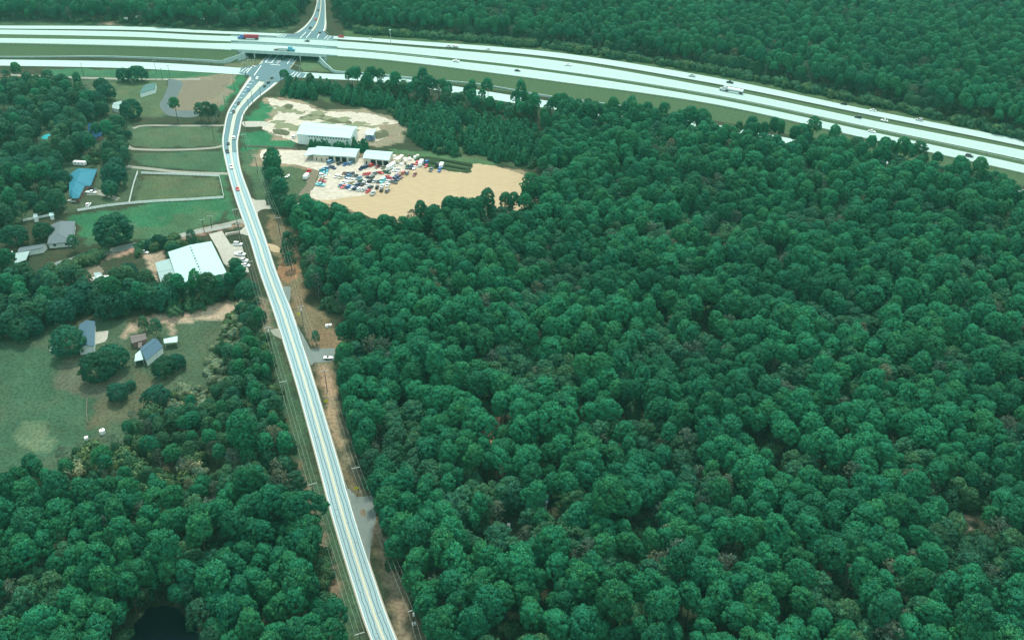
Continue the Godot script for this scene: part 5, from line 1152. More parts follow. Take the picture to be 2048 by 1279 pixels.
# --- buildings --------------------------------------------------------------------------------------------------------------
# A rectangular building from the four corners of its eaves: front left, front right, back right, back left. The ridge runs along the front.
func barn(called: String, label: String, category: String, fl: Vector3, fr: Vector3, br: Vector3, bl: Vector3, rise: float, roof: Material, wall: Material, over := 0.4) -> Node3D:
	var c := (fl + fr + br + bl) / 4.0
	c.y = 0
	var t := thing(called, label, category, c)
	var e := [fl - c, fr - c, br - c, bl - c]
	var mid: Vector3 = (e[0] + e[1] + e[2] + e[3]) / 4.0
	var w := []
	for i in 4:
		var q: Vector3 = e[i] + ((e[(i + 1) % 4] - e[i]).normalized() + (e[(i + 3) % 4] - e[i]).normalized()) * over
		w.append(Vector3(q.x, e[i].y, q.z))
	for i in 4:
		var a: Vector3 = w[i]
		var b: Vector3 = w[(i + 1) % 4]
		var inw: Vector3 = (mid - (a + b) / 2.0)
		inw.y = 0
		inw = inw.normalized() * 0.2
		var st := mb()
		var trim := (b - a).normalized() * (0.21 if i % 2 else 0.0)
		hull(st, [Vector3(a.x, -0.1, a.z) + trim, Vector3(b.x, -0.1, b.z) - trim, Vector3(b.x, -0.1, b.z) + inw - trim, Vector3(a.x, -0.1, a.z) + inw + trim], [a + Vector3.DOWN * 0.06 + trim, b + Vector3.DOWN * 0.06 - trim, b + inw + Vector3.DOWN * 0.06 - trim, a + inw + Vector3.DOWN * 0.06 + trim])
		if i % 2 == 1 and rise > 0.1:
			var top := (a + b) / 2.0 + Vector3.UP * (rise - 0.08)
			quad(st, a + trim, b - trim, top, top, -inw)
		build(st, "wall", wall, t)
	var r0: Vector3 = (e[0] + e[3]) / 2.0 + Vector3.UP * rise
	var r1: Vector3 = (e[1] + e[2]) / 2.0 + Vector3.UP * rise
	var up := Vector3.UP * 0.14
	for plane in [[e[0], e[1], r1, r0], [e[3], e[2], r1, r0]]:
		var st := mb()
		hull(st, plane, [plane[0] + up, plane[1] + up, plane[2] + up, plane[3] + up])
		# standing seams
		var seams := mini(40, int(plane[0].distance_to(plane[1]) / 0.9))
		var ro := build(st, "roof", roof, t)
		if roof.metallic > 0.03:
			var sm := mb()
			for k in range(1, seams):
				var f := float(k) / seams
				var a: Vector3 = plane[0].lerp(plane[1], f) + up
				var b: Vector3 = plane[3].lerp(plane[2], f) + up
				var s: Vector3 = (plane[1] - plane[0]).normalized() * 0.03
				hull(sm, [a - s, a + s, b + s, b - s], [a - s + up * 0.35, a + s + up * 0.35, b + s + up * 0.35, b - s + up * 0.35])
			build(sm, "seam", roof, ro)
	var ridge := mb()
	tube(ridge, [r0 + up, r1 + up], [0.13, 0.13], 5)
	build(ridge, "ridge_cap", roof, t)
	return t

# An opening on the front wall: shares along the front edge, sill and head height.
func opening(t: Node3D, called: String, fl: Vector3, fr: Vector3, f0: float, f1: float, y0: float, y1: float, m: Material, frame: Material, inset := 0.42) -> void:
	var c := t.position
	var a := fl.lerp(fr, f0) - c
	var b := fl.lerp(fr, f1) - c
	var inw := (b - a).normalized().cross(Vector3.UP) * -1.0
	if inw.dot(-(a + b)) < 0:
		inw = -inw
	var off := inw * inset
	var st := mb()
	var d := inw * 0.12
	hull(st, [Vector3(a.x, y0, a.z) + off - d, Vector3(b.x, y0, b.z) + off - d, Vector3(b.x, y0, b.z) + off, Vector3(a.x, y0, a.z) + off], [Vector3(a.x, y1, a.z) + off - d, Vector3(b.x, y1, b.z) + off - d, Vector3(b.x, y1, b.z) + off, Vector3(a.x, y1, a.z) + off])
	var o := build(st, called, m, t)
	var fr_st := mb()
	var s := (b - a).normalized() * 0.14
	var up := y1 + 0.14
	hull(fr_st, [Vector3(a.x, y0, a.z) + off - s - d * 0.7, Vector3(b.x, y0, b.z) + off + s - d * 0.7, Vector3(b.x, y0, b.z) + off + s, Vector3(a.x, y0, a.z) + off - s], [Vector3(a.x, up, a.z) + off - s - d * 0.7, Vector3(b.x, up, b.z) + off + s - d * 0.7, Vector3(b.x, up, b.z) + off + s, Vector3(a.x, up, a.z) + off - s])
	build(fr_st, "frame", frame, o)

# A house whose roof planes are given one by one.
func roofed(called: String, label: String, category: String, planes: Array, outline: Array, roof: Material, wall: Material) -> Node3D:
	var c := Vector3.ZERO
	for p in outline:
		c += p
	c /= outline.size()
	c.y = 0
	var t := thing(called, label, category, c)
	for pl in planes:
		var lo := []
		var hi := []
		for p in pl:
			lo.append(p - c)
			hi.append(p - c + Vector3.UP * 0.15)
		var st := mb()
		hull(st, lo, hi)
		build(st, "roof", roof, t)
	var ridges := []
	for pl in planes:
		for i in pl.size():
			var p: Vector3 = pl[i] - c
			var q: Vector3 = pl[(i + 1) % pl.size()] - c
			if maxf(p.y, q.y) > 4.5 and not ridges.has([q, p]) and not ridges.has([p, q]) and p.distance_to(q) > 0.5:
				ridges.append([p, q])
				var st := mb()
				tube(st, [p + Vector3.UP * 0.14, q + Vector3.UP * 0.14], [0.12, 0.12], 5)
				build(st, "ridge_cap", roof, t)
	var m := Vector3.ZERO
	for p in outline:
		m += p - c
	m /= outline.size()
	for i in outline.size():
		var a: Vector3 = outline[i] - c
		var b: Vector3 = outline[(i + 1) % outline.size()] - c
		a = a.lerp(m, 0.07)
		b = b.lerp(m, 0.07)
		var inw := (m - (a + b) / 2.0)
		inw.y = 0
		inw = inw.normalized() * 0.15
		var st := mb()
		var ya := minf(outline[i].y, 3.0) - 0.1
		hull(st, [Vector3(a.x, -0.1, a.z), Vector3(b.x, -0.1, b.z), Vector3(b.x, -0.1, b.z) + inw, Vector3(a.x, -0.1, a.z) + inw], [Vector3(a.x, ya, a.z), Vector3(b.x, ya, b.z), Vector3(b.x, ya, b.z) + inw, Vector3(a.x, ya, a.z) + inw])
		build(st, "wall", wall, t)
		if a.distance_to(b) > 5.0:
			var n := int(a.distance_to(b) / 4.0)
			for k in n:
				var q := a.lerp(b, (k + 0.5) / n)
				var ws := mb()
				box(ws, Vector3(q.x, 1.5, q.z) - inw * 0.15, Vector3(1.3, 1.2, 0.12), atan2(b.x - a.x, b.z - a.z) + PI / 2)
				build(ws, "window", mats["window_glass"], t)
	return t

# A flat roof on posts.
func canopy(called: String, label: String, category: String, corners: Array, roof: Material, post: Material) -> Node3D:
	var c := Vector3.ZERO
	for p in corners:
		c += p / corners.size()
	c.y = 0
	var t := thing(called, label, category, c)
	var lo := []
	var hi := []
	for p in corners:
		lo.append(p - c)
		hi.append(p - c + Vector3.UP * 0.2)
	var st := mb()
	hull(st, lo, hi)
	build(st, "roof", roof, t)
	for p in corners:
		var q: Vector3 = (p - c) * 0.93
		var ps := mb()
		box(ps, Vector3(q.x, p.y / 2, q.z), Vector3(0.15, p.y - 0.01, 0.15))
		build(ps, "post", post, t)
	return t

func put_buildings() -> void:
	lay_yards()
	var white_roof := mat("white_metal_roof", lin(0.31, 0.48, 0.465), 0.7, 0.06, speckle("roof_dirt", 0.02, 0.86, 1.05, 4), 18.0)
	var grey_roof := mat("grey_metal_roof", lin(0.20, 0.29, 0.29), 0.7, 0.06, speckle("roof_dirt", 0.02, 0.86, 1.05, 4), 18.0)
	var teal_roof := mat("teal_metal_roof", lin(0.014, 0.13, 0.19), 0.7, 0.06, speckle("roof_dirt", 0.02, 0.86, 1.05, 4), 18.0)
	var shingle := mat("grey_shingle", lin(0.105, 0.135, 0.15), 0.95, 0.0, speckle("grit", 0.08, 0.7, 1.15, 4), 6.0)
	var blue_shingle := mat("blue_grey_shingle", lin(0.05, 0.10, 0.14), 0.9, 0.0, speckle("grit", 0.08, 0.7, 1.15, 4), 6.0)
	var deep_blue := mat("deep_blue_shingle", lin(0.012, 0.045, 0.10), 0.95, 0.0, speckle("grit", 0.08, 0.7, 1.15, 4), 6.0)
	var brown := mat("brown_shingle", lin(0.13, 0.115, 0.115), 0.95, 0.0, speckle("grit", 0.08, 0.7, 1.15, 4), 6.0)
	var white_wall := mat("white_siding", lin(0.56, 0.65, 0.61), 0.8, 0.0, speckle("roof_dirt", 0.02, 0.86, 1.05, 4), 18.0)
	var beige := mat("beige_siding", lin(0.50, 0.47, 0.38), 0.8, 0.0, speckle("roof_dirt", 0.02, 0.86, 1.05, 4), 18.0)
	var brick := mat("brick_wall", lin(0.22, 0.15, 0.12), 0.9, 0.0, speckle("grit", 0.08, 0.7, 1.15, 4), 6.0)
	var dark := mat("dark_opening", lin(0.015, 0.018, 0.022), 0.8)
	mat("window_glass", lin(0.03, 0.05, 0.06), 0.1)
	var post := mat("grey_post", lin(0.3, 0.32, 0.3), 0.7)
	# the two workshops
	var fl := Vector3(-123.9, 4, -530.5)
	var fr := Vector3(-96.5, 4, -526.2)
	var a := barn("workshop", "long workshop with white metal roof, beige front and three dark garage bays", "workshop", fl, fr, Vector3(-95.7, 4, -540.0), Vector3(-123.7, 4, -544.9), 0.9, white_roof, beige)
	for f in [[0.365, 0.475], [0.525, 0.635], [0.67, 0.78]]:
		opening(a, "garage_bay", fl, fr, f[0], f[1], 0.0, 3.3, dark, white_wall)
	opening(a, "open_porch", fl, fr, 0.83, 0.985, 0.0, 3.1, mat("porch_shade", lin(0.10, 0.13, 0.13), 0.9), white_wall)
	for f in [[0.07, 0.09], [0.19, 0.21], [0.31, 0.335]]:
		opening(a, "door", fl, fr, f[0], f[1], 0.0, 2.1, dark, beige)
	canopy("lean_to", "white lean-to roof on posts at the left end of the long workshop", "lean-to", [Vector3(-129.0, 3.4, -529.4), Vector3(-124.1, 3.7, -531.0), Vector3(-123.9, 3.7, -543.1), Vector3(-128.7, 3.4, -543.2)], white_roof, post)
	fl = Vector3(-91.9, 4, -524.6)
	fr = Vector3(-75.2, 4, -520.6)
	a = barn("workshop", "smaller workshop with rounded white metal roof and three open garage bays", "workshop", fl, fr, Vector3(-74.2, 4, -534.7), Vector3(-91.2, 4, -538.2), 1.1, white_roof, beige)
	for f in [[0.29, 0.48], [0.53, 0.72], [0.77, 0.97]]:
		opening(a, "garage_bay", fl, fr, f[0], f[1], 0.0, 3.4, dark, white_wall)
	opening(a, "door", fl, fr, 0.10, 0.15, 0.0, 2.1, dark, beige)
	# the long white building in the upper yard
	fl = Vector3(-139.4, 6.6, -559.5)
	fr = Vector3(-103.3, 6.6, -552.0)
	a = barn("long_building", "long white metal building with a strip of windows under its eaves", "building", fl, fr, Vector3(-102.0, 6.6, -573.6), Vector3(-139.4, 6.6, -583.3), 1.2, white_roof, white_wall)
	for k in 15:
		opening(a, "window", fl, fr, 0.22 + k * 0.05, 0.245 + k * 0.05, 5.1, 6.1, mats["window_glass"], white_wall)
	opening(a, "wall_seam", fl, fr, 0.185, 0.188, 0.0, 6.2, post, white_wall)
	opening(a, "end_door", fr, Vector3(-102.0, 6.6, -573.6), 0.25, 0.5, 0.0, 4.5, dark, white_wall)
	for k in 4:
		var st := mb()
		var q := fl.lerp(Vector3(-139.4, 6.6, -583.3), 0.5).lerp(fr.lerp(Vector3(-102.0, 6.6, -573.6), 0.5), 0.27 + k * 0.17) + Vector3(0, 0.85, 3.5) - a.position
		box(st, q, Vector3(4.5, 0.12, 1.0), -0.05)
		build(st, "skylight", mat("skylight_sheet", lin(0.42, 0.49, 0.47), 0.4), a)
	canopy("loading_canopy", "small white canopy on posts right of the long white building", "canopy", [Vector3(-96.7, 4, -567.4), Vector3(-90.7, 4, -563.8), Vector3(-90.2, 4, -576.0), Vector3(-95.5, 4, -575.5)], white_roof, post)
	var bx := thing("storage_container", "blue grey storage box under the small white canopy", "container", Vector3(-93.3, 0, -567.9))
	var st := mb()
	box(st, Vector3(0, 1.2, 0), Vector3(6.5, 2.4, 3.2), 0.1)
	build(st, "shell", mat("blue_steel", lin(0.16, 0.24, 0.33), 0.6), bx)
	st = mb()
	box(st, Vector3(1.2, 1.15, 1.66), Vector3(1.6, 2.1, 0.08), 0.1)
	build(st, "door", mat("blue_door", lin(0.08, 0.14, 0.26), 0.6), bx)
	# the big warehouse by the road
	fl = Vector3(-135.0, 5, -375.3)
	fr = Vector3(-152.0, 5, -408.8)
	a = barn("warehouse", "big square warehouse with bright white metal roof beside the cream concrete lot", "warehouse", fl, fr, Vector3(-169.9, 5, -397.0), Vector3(-154.0, 5, -363.5), 0.9, white_roof, white_wall)
	for f in [[0.42, 0.47], [0.6, 0.68], [0.8, 0.84]]:
		opening(a, "door", fl, fr, f[0], f[1], 0.0, 3.0, dark, white_wall)
	var m0 := (fl + Vector3(-154.0, 5, -363.5)) / 2.0
	var m1 := (fr + Vector3(-169.9, 5, -397.0)) / 2.0
	for k in 11:
		st = mb()
		var q := m0.lerp(m1, 0.06 + k * 0.085) + Vector3.UP * 1.1 - a.position
		box(st, q, Vector3(0.9, 0.4, 1.0 if k % 3 else 2.2), 0.32, 0.7)
		build(st, "roof_vent", mat("vent_metal", lin(0.10, 0.12, 0.12), 0.7), a)
	barn("warehouse_annex", "low annex with flat grey metal roof on the left side of the warehouse", "annex", Vector3(-163.7, 4, -367.1), Vector3(-156.6, 4, -369.2), Vector3(-167.8, 4, -392.0), Vector3(-173.4, 4, -387.7), 0.25, grey_roof, white_wall)
	# houses on the left
	var rb := Vector3(-254.7, 5.4, -499.7)
	var rm := Vector3(-251.7, 5.4, -485.2)
	var rf := Vector3(-248.9, 5.4, -472.4)
	var e0 := Vector3(-249.6, 2.8, -509.7)
	var e1 := Vector3(-243.4, 2.8, -484.3)
	var j := Vector3(-246.2, 3.3, -483.1)
	var e2 := Vector3(-243.3, 2.8, -466.8)
	var s := Vector3(-246.6, 2.8, -466.5)
	var wf := Vector3(-249.6, 2.8, -469.6)
	var wb := Vector3(-263.1, 2.8, -501.0)
	var nn := Vector3(-261.4, 2.8, -510.9)
	roofed("teal_roof_house", "ranch house with big teal metal roof behind the white fence", "house", [[rb, e0, e1, rm], [rm, j, e2, rf], [rm, e1, j], [rb, rf, wf, wb], [rb, e0, nn], [rb, nn, wb], [rf, e2, s], [rf, s, wf]], [e0, e1, j, e2, s, wf, wb, nn], teal_roof, brick)
	var r0 := Vector3(-238.4, 5, -432.5)
	var r1 := Vector3(-232.8, 5, -417.5)
	var ne := Vector3(-232.7, 2.9, -436.8)
	var se := Vector3(-224.3, 2.8, -412.6)
	var sw := Vector3(-236.0, 2.8, -410.0)
	var nw := Vector3(-243.7, 2.8, -432.9)
	a = roofed("grey_roof_house", "house with wide grey shingle roof at the end of the gravel drive", "house", [[r0, ne, se, r1], [r1, se, sw], [r0, r1, sw, nw]], [ne, se, sw, nw], shingle, white_wall)
	barn("house_wing", "low grey roofed wing at the left of the grey shingled house", "house wing", Vector3(-246.7, 2.8, -400.7), Vector3(-236.4, 2.8, -405.9), Vector3(-236.3, 2.8, -410.8), Vector3(-247.9, 2.8, -406.1), 0.7, shingle, white_wall)
	canopy("carport", "pale metal carport left of the grey shingled house", "carport", [Vector3(-242.8, 2.6, -389.3), Vector3(-239.0, 2.6, -393.3), Vector3(-241.6, 2.6, -402.7), Vector3(-247.5, 2.6, -400.5)], grey_roof, post)
	st = mb()
	barn("blue_roof_house", "long house with blue shingle roof half hidden by a big dark oak", "house", Vector3(-174.6, 3, -315.3), Vector3(-182.1, 3, -335.3), Vector3(-188.0, 3, -332.5), Vector3(-180.4, 3, -312.8), 1.4, blue_shingle, white_wall)
	barn("blue_roof_house", "cottage with blue grey roof behind the brown shed, between two trees", "house", Vector3(-149.3, 3, -304.4), Vector3(-145.7, 3, -314.9), Vector3(-152.1, 3, -321.7), Vector3(-155.0, 3, -313.6), 1.6, blue_shingle, white_wall)
	canopy("porch", "white porch roof on posts left of the cottage with the blue roof", "porch", [Vector3(-154.1, 2.6, -304.7), Vector3(-151.0, 2.6, -306.0), Vector3(-154.6, 2.6, -313.4), Vector3(-155.6, 2.6, -309.9)], white_roof, post)
	canopy("carport", "small white carport right of the cottage with the blue roof", "carport", [Vector3(-146.4, 2.6, -318.2), Vector3(-141.2, 2.6, -319.2), Vector3(-142.6, 2.6, -323.8), Vector3(-147.8, 2.6, -321.4)], white_roof, post)
	barn("brown_shed", "brown shingled shed beside the dirt drive above the cottage", "shed", Vector3(-160.1, 2.6, -318.2), Vector3(-155.0, 2.6, -321.4), Vector3(-156.8, 2.6, -326.1), Vector3(-162.8, 2.6, -323.9), 0.6, brown, brick)
	barn("brown_hut", "tiny brown hut just below the brown shingled shed", "shed", Vector3(-156.5, 2.2, -315.3), Vector3(-155.2, 2.2, -316.4), Vector3(-156.5, 2.2, -319.9), Vector3(-157.8, 2.2, -319.1), 0.3, brown, brick)
	barn("deep_blue_house", "house with deep blue roof almost buried in the trees", "house", Vector3(-271.2, 3, -561.0), Vector3(-268.8, 3, -568.7), Vector3(-278.4, 3, -585.6), Vector3(-283.9, 3, -583.9), 1.2, deep_blue, brick)
	barn("deep_blue_outhouse", "small deep blue roofed outhouse behind the buried blue house", "house", Vector3(-280.7, 2.6, -574.5), Vector3(-279.2, 2.6, -579.4), Vector3(-284.7, 2.6, -591.7), Vector3(-287.6, 2.6, -590.4), 0.5, deep_blue, brick)
	barn("white_house", "small white house with grey green roof left of the asphalt lane", "house", Vector3(-275.2, 3, -654.6), Vector3(-267.4, 3, -666.1), Vector3(-271.3, 3, -681.1), Vector3(-278.4, 3, -677.3), 1.2, mat("green_grey_roof", lin(0.06, 0.125, 0.12), 0.95), white_wall)
	barn("white_outhouse", "pale roofed outhouse hidden behind the round oak near the white house", "outhouse", Vector3(-284.0, 2.6, -623.9), Vector3(-276.0, 2.6, -619.0), Vector3(-282.9, 2.6, -639.9), Vector3(-287.2, 2.6, -635.6), 0.5, grey_roof, white_wall)
	barn("white_shed", "small white shed in the trees left of the warehouse", "shed", Vector3(-178.7, 2.6, -355.0), Vector3(-175.2, 2.6, -355.7), Vector3(-178.3, 2.6, -365.9), Vector3(-183.1, 2.6, -364.7), 0.4, white_roof, white_wall)
	canopy("carport", "pale blue carport beside the parked white trailer in the trees", "carport", [Vector3(-197.3, 2.5, -374.2), Vector3(-194.3, 2.5, -376.5), Vector3(-197.7, 2.5, -380.8), Vector3(-200.7, 2.5, -380.1)], grey_roof, post)
	barn("pale_blue_shed", "pale blue garden shed at the white fence under the oaks", "shed", Vector3(-257.5, 2.4, -441.6), Vector3(-255.5, 2.4, -442.7), Vector3(-258.0, 2.4, -447.9), Vector3(-259.8, 2.4, -447.1), 0.4, grey_roof, white_wall, 0.15)
	barn("white_garden_shed", "white garden shed at the right end of the short fence", "shed", Vector3(-249.9, 2.4, -444.3), Vector3(-247.9, 2.4, -445.2), Vector3(-250.1, 2.4, -449.1), Vector3(-251.9, 2.4, -448.4), 0.4, white_roof, white_wall, 0.15)
	barn("hidden_house", "grey roof of a house buried in the woods right of the road", "house", Vector3(-99.8, 4, -399.5), Vector3(-89.5, 4, -400.1), Vector3(-92.6, 4, -407.8), Vector3(-98.8, 4, -407.2), 1.0, shingle, brick)
	barn("hidden_shed", "narrow blue grey shed roof deep in the pine wood", "shed", Vector3(8.8, 3, -220.0), Vector3(11.8, 3, -221.4), Vector3(12.4, 3, -227.1), Vector3(10.0, 3, -226.7), 0.6, blue_shingle, white_wall)

# --- fences and poles -----------------------------------------------------------------------------------------------------
func fence(line: Array, label: String, m: Material, high := 1.5, gap := 2.6) -> void:
	var c: Vector3 = line[0]
	var t := thing("fence", label, "fence", c)
	var posts := mb()
	for i in line.size() - 1:
		var a: Vector3 = line[i] - c
		var b: Vector3 = line[i + 1] - c
		var s := (b - a).normalized().cross(Vector3.UP) * 0.04
		for y in [0.2, 0.55, 0.9, 1.25]:
			var st := mb()
			var lo: Vector3 = Vector3.UP * (y * high / 1.5)
			var hi: Vector3 = lo + Vector3.UP * 0.24
			hull(st, [a - s + lo, a + s + lo, b + s + lo, b - s + lo], [a - s + hi, a + s + hi, b + s + hi, b - s + hi])
			build(st, "rail", m, t)
		var n := int(a.distance_to(b) / gap)
		for k in n + 1:
			box(posts, a.lerp(b, float(k) / maxi(n, 1)) + Vector3.UP * (high * 0.5), Vector3(0.16, high, 0.16))
	build(posts, "post", m, t).set_meta("kind", "stuff")

func put_fences() -> void:
	var white := mat("white_fence", lin(0.68, 0.76, 0.73), 0.6)
	var wire := mat("weathered_wood", lin(0.16, 0.15, 0.12), 0.9)
	fence([Vector3(-163.8, 0, -473.3), Vector3(-183.4, 0, -470.0), Vector3(-200.4, 0, -468.1), Vector3(-214.9, 0, -465.2), Vector3(-226.3, 0, -461.8), Vector3(-239.7, 0, -455.6)], "white rail fence along the bottom of the striped paddock and the teal house lawn", white)
	fence([Vector3(-250.6, 0, -450.4), Vector3(-256.0, 0, -447.0), Vector3(-263.9, 0, -442.7)], "white rail fence running left under the oaks below the teal house", white)
	fence([Vector3(-175.2, 0, -504.9), Vector3(-163.8, 0, -473.3)], "short white rail fence beside the road at the end of the striped paddock", white)
	fence([Vector3(-223.3, 0, -509.2), Vector3(-206.3, 0, -507.8), Vector3(-175.2, 0, -504.9)], "white rail fence along the top of the striped paddock beside the drive", white)
	fence([Vector3(-226.2, 0, -511.1), Vector3(-222.4, 0, -493.9), Vector3(-214.9, 0, -465.2)], "white rail fence across the left end of the striped paddock", white)
	fence([Vector3(-176.6, 0, -420.4), Vector3(-172.6, 0, -422.9), Vector3(-166.3, 0, -426.7), Vector3(-153.7, 0, -433.4), Vector3(-149.6, 0, -435.7)], "white rail fence between the gravel drive and the warehouse", white, 1.6)
	fence([Vector3(-149.0, 0, -424.8), Vector3(-143.2, 0, -427.6)], "short dark rail fence below the concrete driveway of the warehouse", wire)
	fence([Vector3(-172.8, 0, -553.9), Vector3(-162.3, 0, -553.4), Vector3(-149.0, 0, -551.2), Vector3(-137.7, 0, -549.4)], "thin dark post fence above the workshop yard", wire, 1.3, 6.0)
	fence([Vector3(-164.7, 0, -281.9), Vector3(-161.8, 0, -273.9), Vector3(-158.7, 0, -267.0)], "dark post fence down the right side of the lower left field", wire, 1.3, 3.0)

func utility_pole(at: Vector3, high: float, label: String, aim: float, transformer := false) -> Node3D:
	var wood := mat("pole_wood", lin(0.075, 0.07, 0.062), 0.95)
	var pale := mat("crossarm_wood", lin(0.33, 0.37, 0.345), 0.85)
	var t := thing("utility_pole", label, "utility pole", at, aim)
	var st := mb()
	tube(st, [Vector3(0, -0.3, 0), Vector3(0, high, 0)], [0.19, 0.13], 7)
	build(st, "post", wood, t)
	st = mb()
	box(st, Vector3(0, high - 0.35, 0.2), Vector3(2.9, 0.2, 0.16))
	build(st, "crossarm", pale, t)
	for x in [-1.3, 0.0, 1.3]:
		st = mb()
		tube(st, [Vector3(x, high - 0.26, 0.2), Vector3(x, high + 0.12, 0.2)], [0.1, 0.07], 5)
		build(st, "insulator", pale, t)
	if transformer:
		st = mb()
		tube(st, [Vector3(0.1, high - 2.3, 0.5), Vector3(0.1, high - 1.2, 0.5), Vector3(0.1, high - 1.15, 0.5)], [0.32, 0.32, 0.02], 8)
		build(st, "transformer", mat("transformer_can", lin(0.5, 0.55, 0.53), 0.5), t)
	return t

func wires(tops: Array, where: String, count := 3, spread := 1.3) -> void:
	var m := mat("wire", lin(0.23, 0.28, 0.26), 0.5)
	for i in tops.size() - 1:
		var a: Vector3 = tops[i]
		var b: Vector3 = tops[i + 1]
		var s := (b - a).normalized().cross(Vector3.UP) * spread
		for k in count:
			var off := s * (k - (count - 1) / 2.0)
			var path := []
			for q in 7:
				var f := q / 6.0
				path.append(a.lerp(b, f) + off + Vector3.DOWN * (4.0 * f * (1 - f) * a.distance_to(b) * 0.018))
			var st := mb()
			tube(st, path, [0.026, 0.026, 0.026, 0.026, 0.026, 0.026, 0.026], 4)
			var o := build(st, "overhead_wire", m)
			tag(o, "%s overhead wire, %s span from the bottom, %s" % [["left", "middle", "right"][k] if count == 3 else ["left", "right"][k], ordinal(i), where], "wire", "overhead wires " + where)

func put_poles() -> void:
	var left := [[Vector3(-41.3, 0, -163.4), "pole at the bottom edge of the picture"], [Vector3(-65.3, 0, -222.9), "single crossarm pole standing in the grass left of the road"], [Vector3(-87.3, 0, -280.3), "pole rising out of the left roadside pines"], [Vector3(-102.1, 0, -319.0), "pole with a transformer beside the short gravel drive"], [Vector3(-124.1, 0, -377.6), "pole on the verge right of the warehouse lot"], [Vector3(-140.2, 0, -419.1), "pole at the mouth of the concrete warehouse driveway"], [Vector3(-146.4, 0, -436.3), "pole where the gravel drive meets the road"]]
	var tops := []
	for i in left.size():
		var high := 10.5
		var p: Vector3 = left[i][0]
		utility_pole(p, high, "wooden utility " + left[i][1], 0.38, i == 3)
		tops.append(p + Vector3.UP * high)
	wires(tops, "along the left of the county road")
	var right := [[Vector3(-24.0, 0, -160.1), "pole below the bottom edge right of the road"], [Vector3(-27.6, 0, -171.3), "pole with white gear at the bottom right verge"], [Vector3(-52.3, 0, -230.9), "pole at the forest edge beside the paved pull-off"], [Vector3(-72.7, 0, -287.5), "pole on the right verge below the boat driveway"], [Vector3(-91.7, 0, -336.1), "pole with a bright guy in the small clearing"], [Vector3(-121.6, 0, -426.1), "pole in front of the leafy trees right of the road"], [Vector3(-153.8, 0, -511.2), "pole on the verge left of the workshop yard"], [Vector3(-170.7, 0, -549.4), "pole on the green verge with a long pale crossarm"], [Vector3(-182.5, 0, -594.6), "pole at the apron of the upper sand yard"], [Vector3(-185.5, 0, -619.5), "pole on the outer edge of the road bend"], [Vector3(-187.6, 0, -638.1), "pole on the outer edge of the road bend, next one up"], [Vector3(-184.0, 0, -648.4), "pole beside the grass corner of the upper yard"], [Vector3(-178.1, 0, -688.6), "pole beside the pines at the crossing"]]
	tops = []
	for i in right.size():
		var p: Vector3 = right[i][0]
		utility_pole(p, 10.5, "wooden utility " + right[i][1], 0.38 - i * 0.05, i in [1, 4])
		tops.append(p + Vector3.UP * 10.5)
	wires(tops, "along the right of the county road")
	var corner := [[Vector3(-195.4, 0, -565.7), "pole on the lawn left of the road near the paddock"], [Vector3(-205.4, 0, -630.3), "pole in the grass corner left of the bend"], [Vector3(-208.6, 0, -667.4), "pole in the grass corner near the frontage road"], [Vector3(-211.6, 0, -712.3), "pole at the near left corner of the junction"]]
	tops = []
	for i in corner.size():
		var p: Vector3 = corner[i][0]
		utility_pole(p, 10.5, "wooden utility " + corner[i][1], 0.2)
		tops.append(p + Vector3.UP * 10.5)
	wires(tops, "on the grass corner left of the bend", 2)
	var lane := [[Vector3(-272.1, 0, -696.3), "pole in front of the asphalt lane, tallest of three"], [Vector3(-268.6, 0, -702.9), "pole behind the asphalt lane"], [Vector3(-284.5, 0, -717.7), "pole in the grass before the frontage road"], [Vector3(-339.2, 0, -709.6), "pole beside the pale dirt lane in the trees"]]
	for p in lane:
		utility_pole(p[0], 10.5, "wooden utility " + p[1], 0.1)
	for p in [[Vector3(-158.4, 0, -415.7), "thin pole beside the white fence of the gravel drive", Vector3(-161.7, 0, -427.9)], [Vector3(-157.7, 0, -426.1), "thin pole on the lawn side of the gravel drive", Vector3(-158.9, 0, -432.2)]]:
		utility_pole(p[2], 8.5, "wooden utility " + p[1], 0.1)

# --- vehicles ---------------------------------------------------------------------------------------------------------------
const PAINTS := {"white": Vector3(0.75, 0.8, 0.78), "silver": Vector3(0.42, 0.47, 0.48), "grey": Vector3(0.16, 0.18, 0.19), "black": Vector3(0.012, 0.014, 0.018), "dark grey": Vector3(0.04, 0.045, 0.05), "red": Vector3(0.50, 0.025, 0.035), "crimson": Vector3(0.42, 0.01, 0.05), "maroon": Vector3(0.16, 0.02, 0.03), "salmon": Vector3(0.5, 0.16, 0.14), "navy": Vector3(0.015, 0.035, 0.10), "blue": Vector3(0.03, 0.12, 0.34), "steel blue": Vector3(0.10, 0.22, 0.34), "teal": Vector3(0.03, 0.25, 0.33), "aqua": Vector3(0.22, 0.62, 0.66), "green": Vector3(0.02, 0.09, 0.06), "gold": Vector3(0.36, 0.29, 0.13), "cream": Vector3(0.58, 0.55, 0.42), "olive": Vector3(0.16, 0.16, 0.09), "brown": Vector3(0.2, 0.11, 0.07)}

func paint(c: String) -> Material:
	var v: Vector3 = PAINTS[c]
	var m := mat("paint_" + c, lin(v.x, v.y, v.z), 0.35)
	m.clearcoat_enabled = true
	m.clearcoat = 0.6
	m.clearcoat_roughness = 0.15
	return m

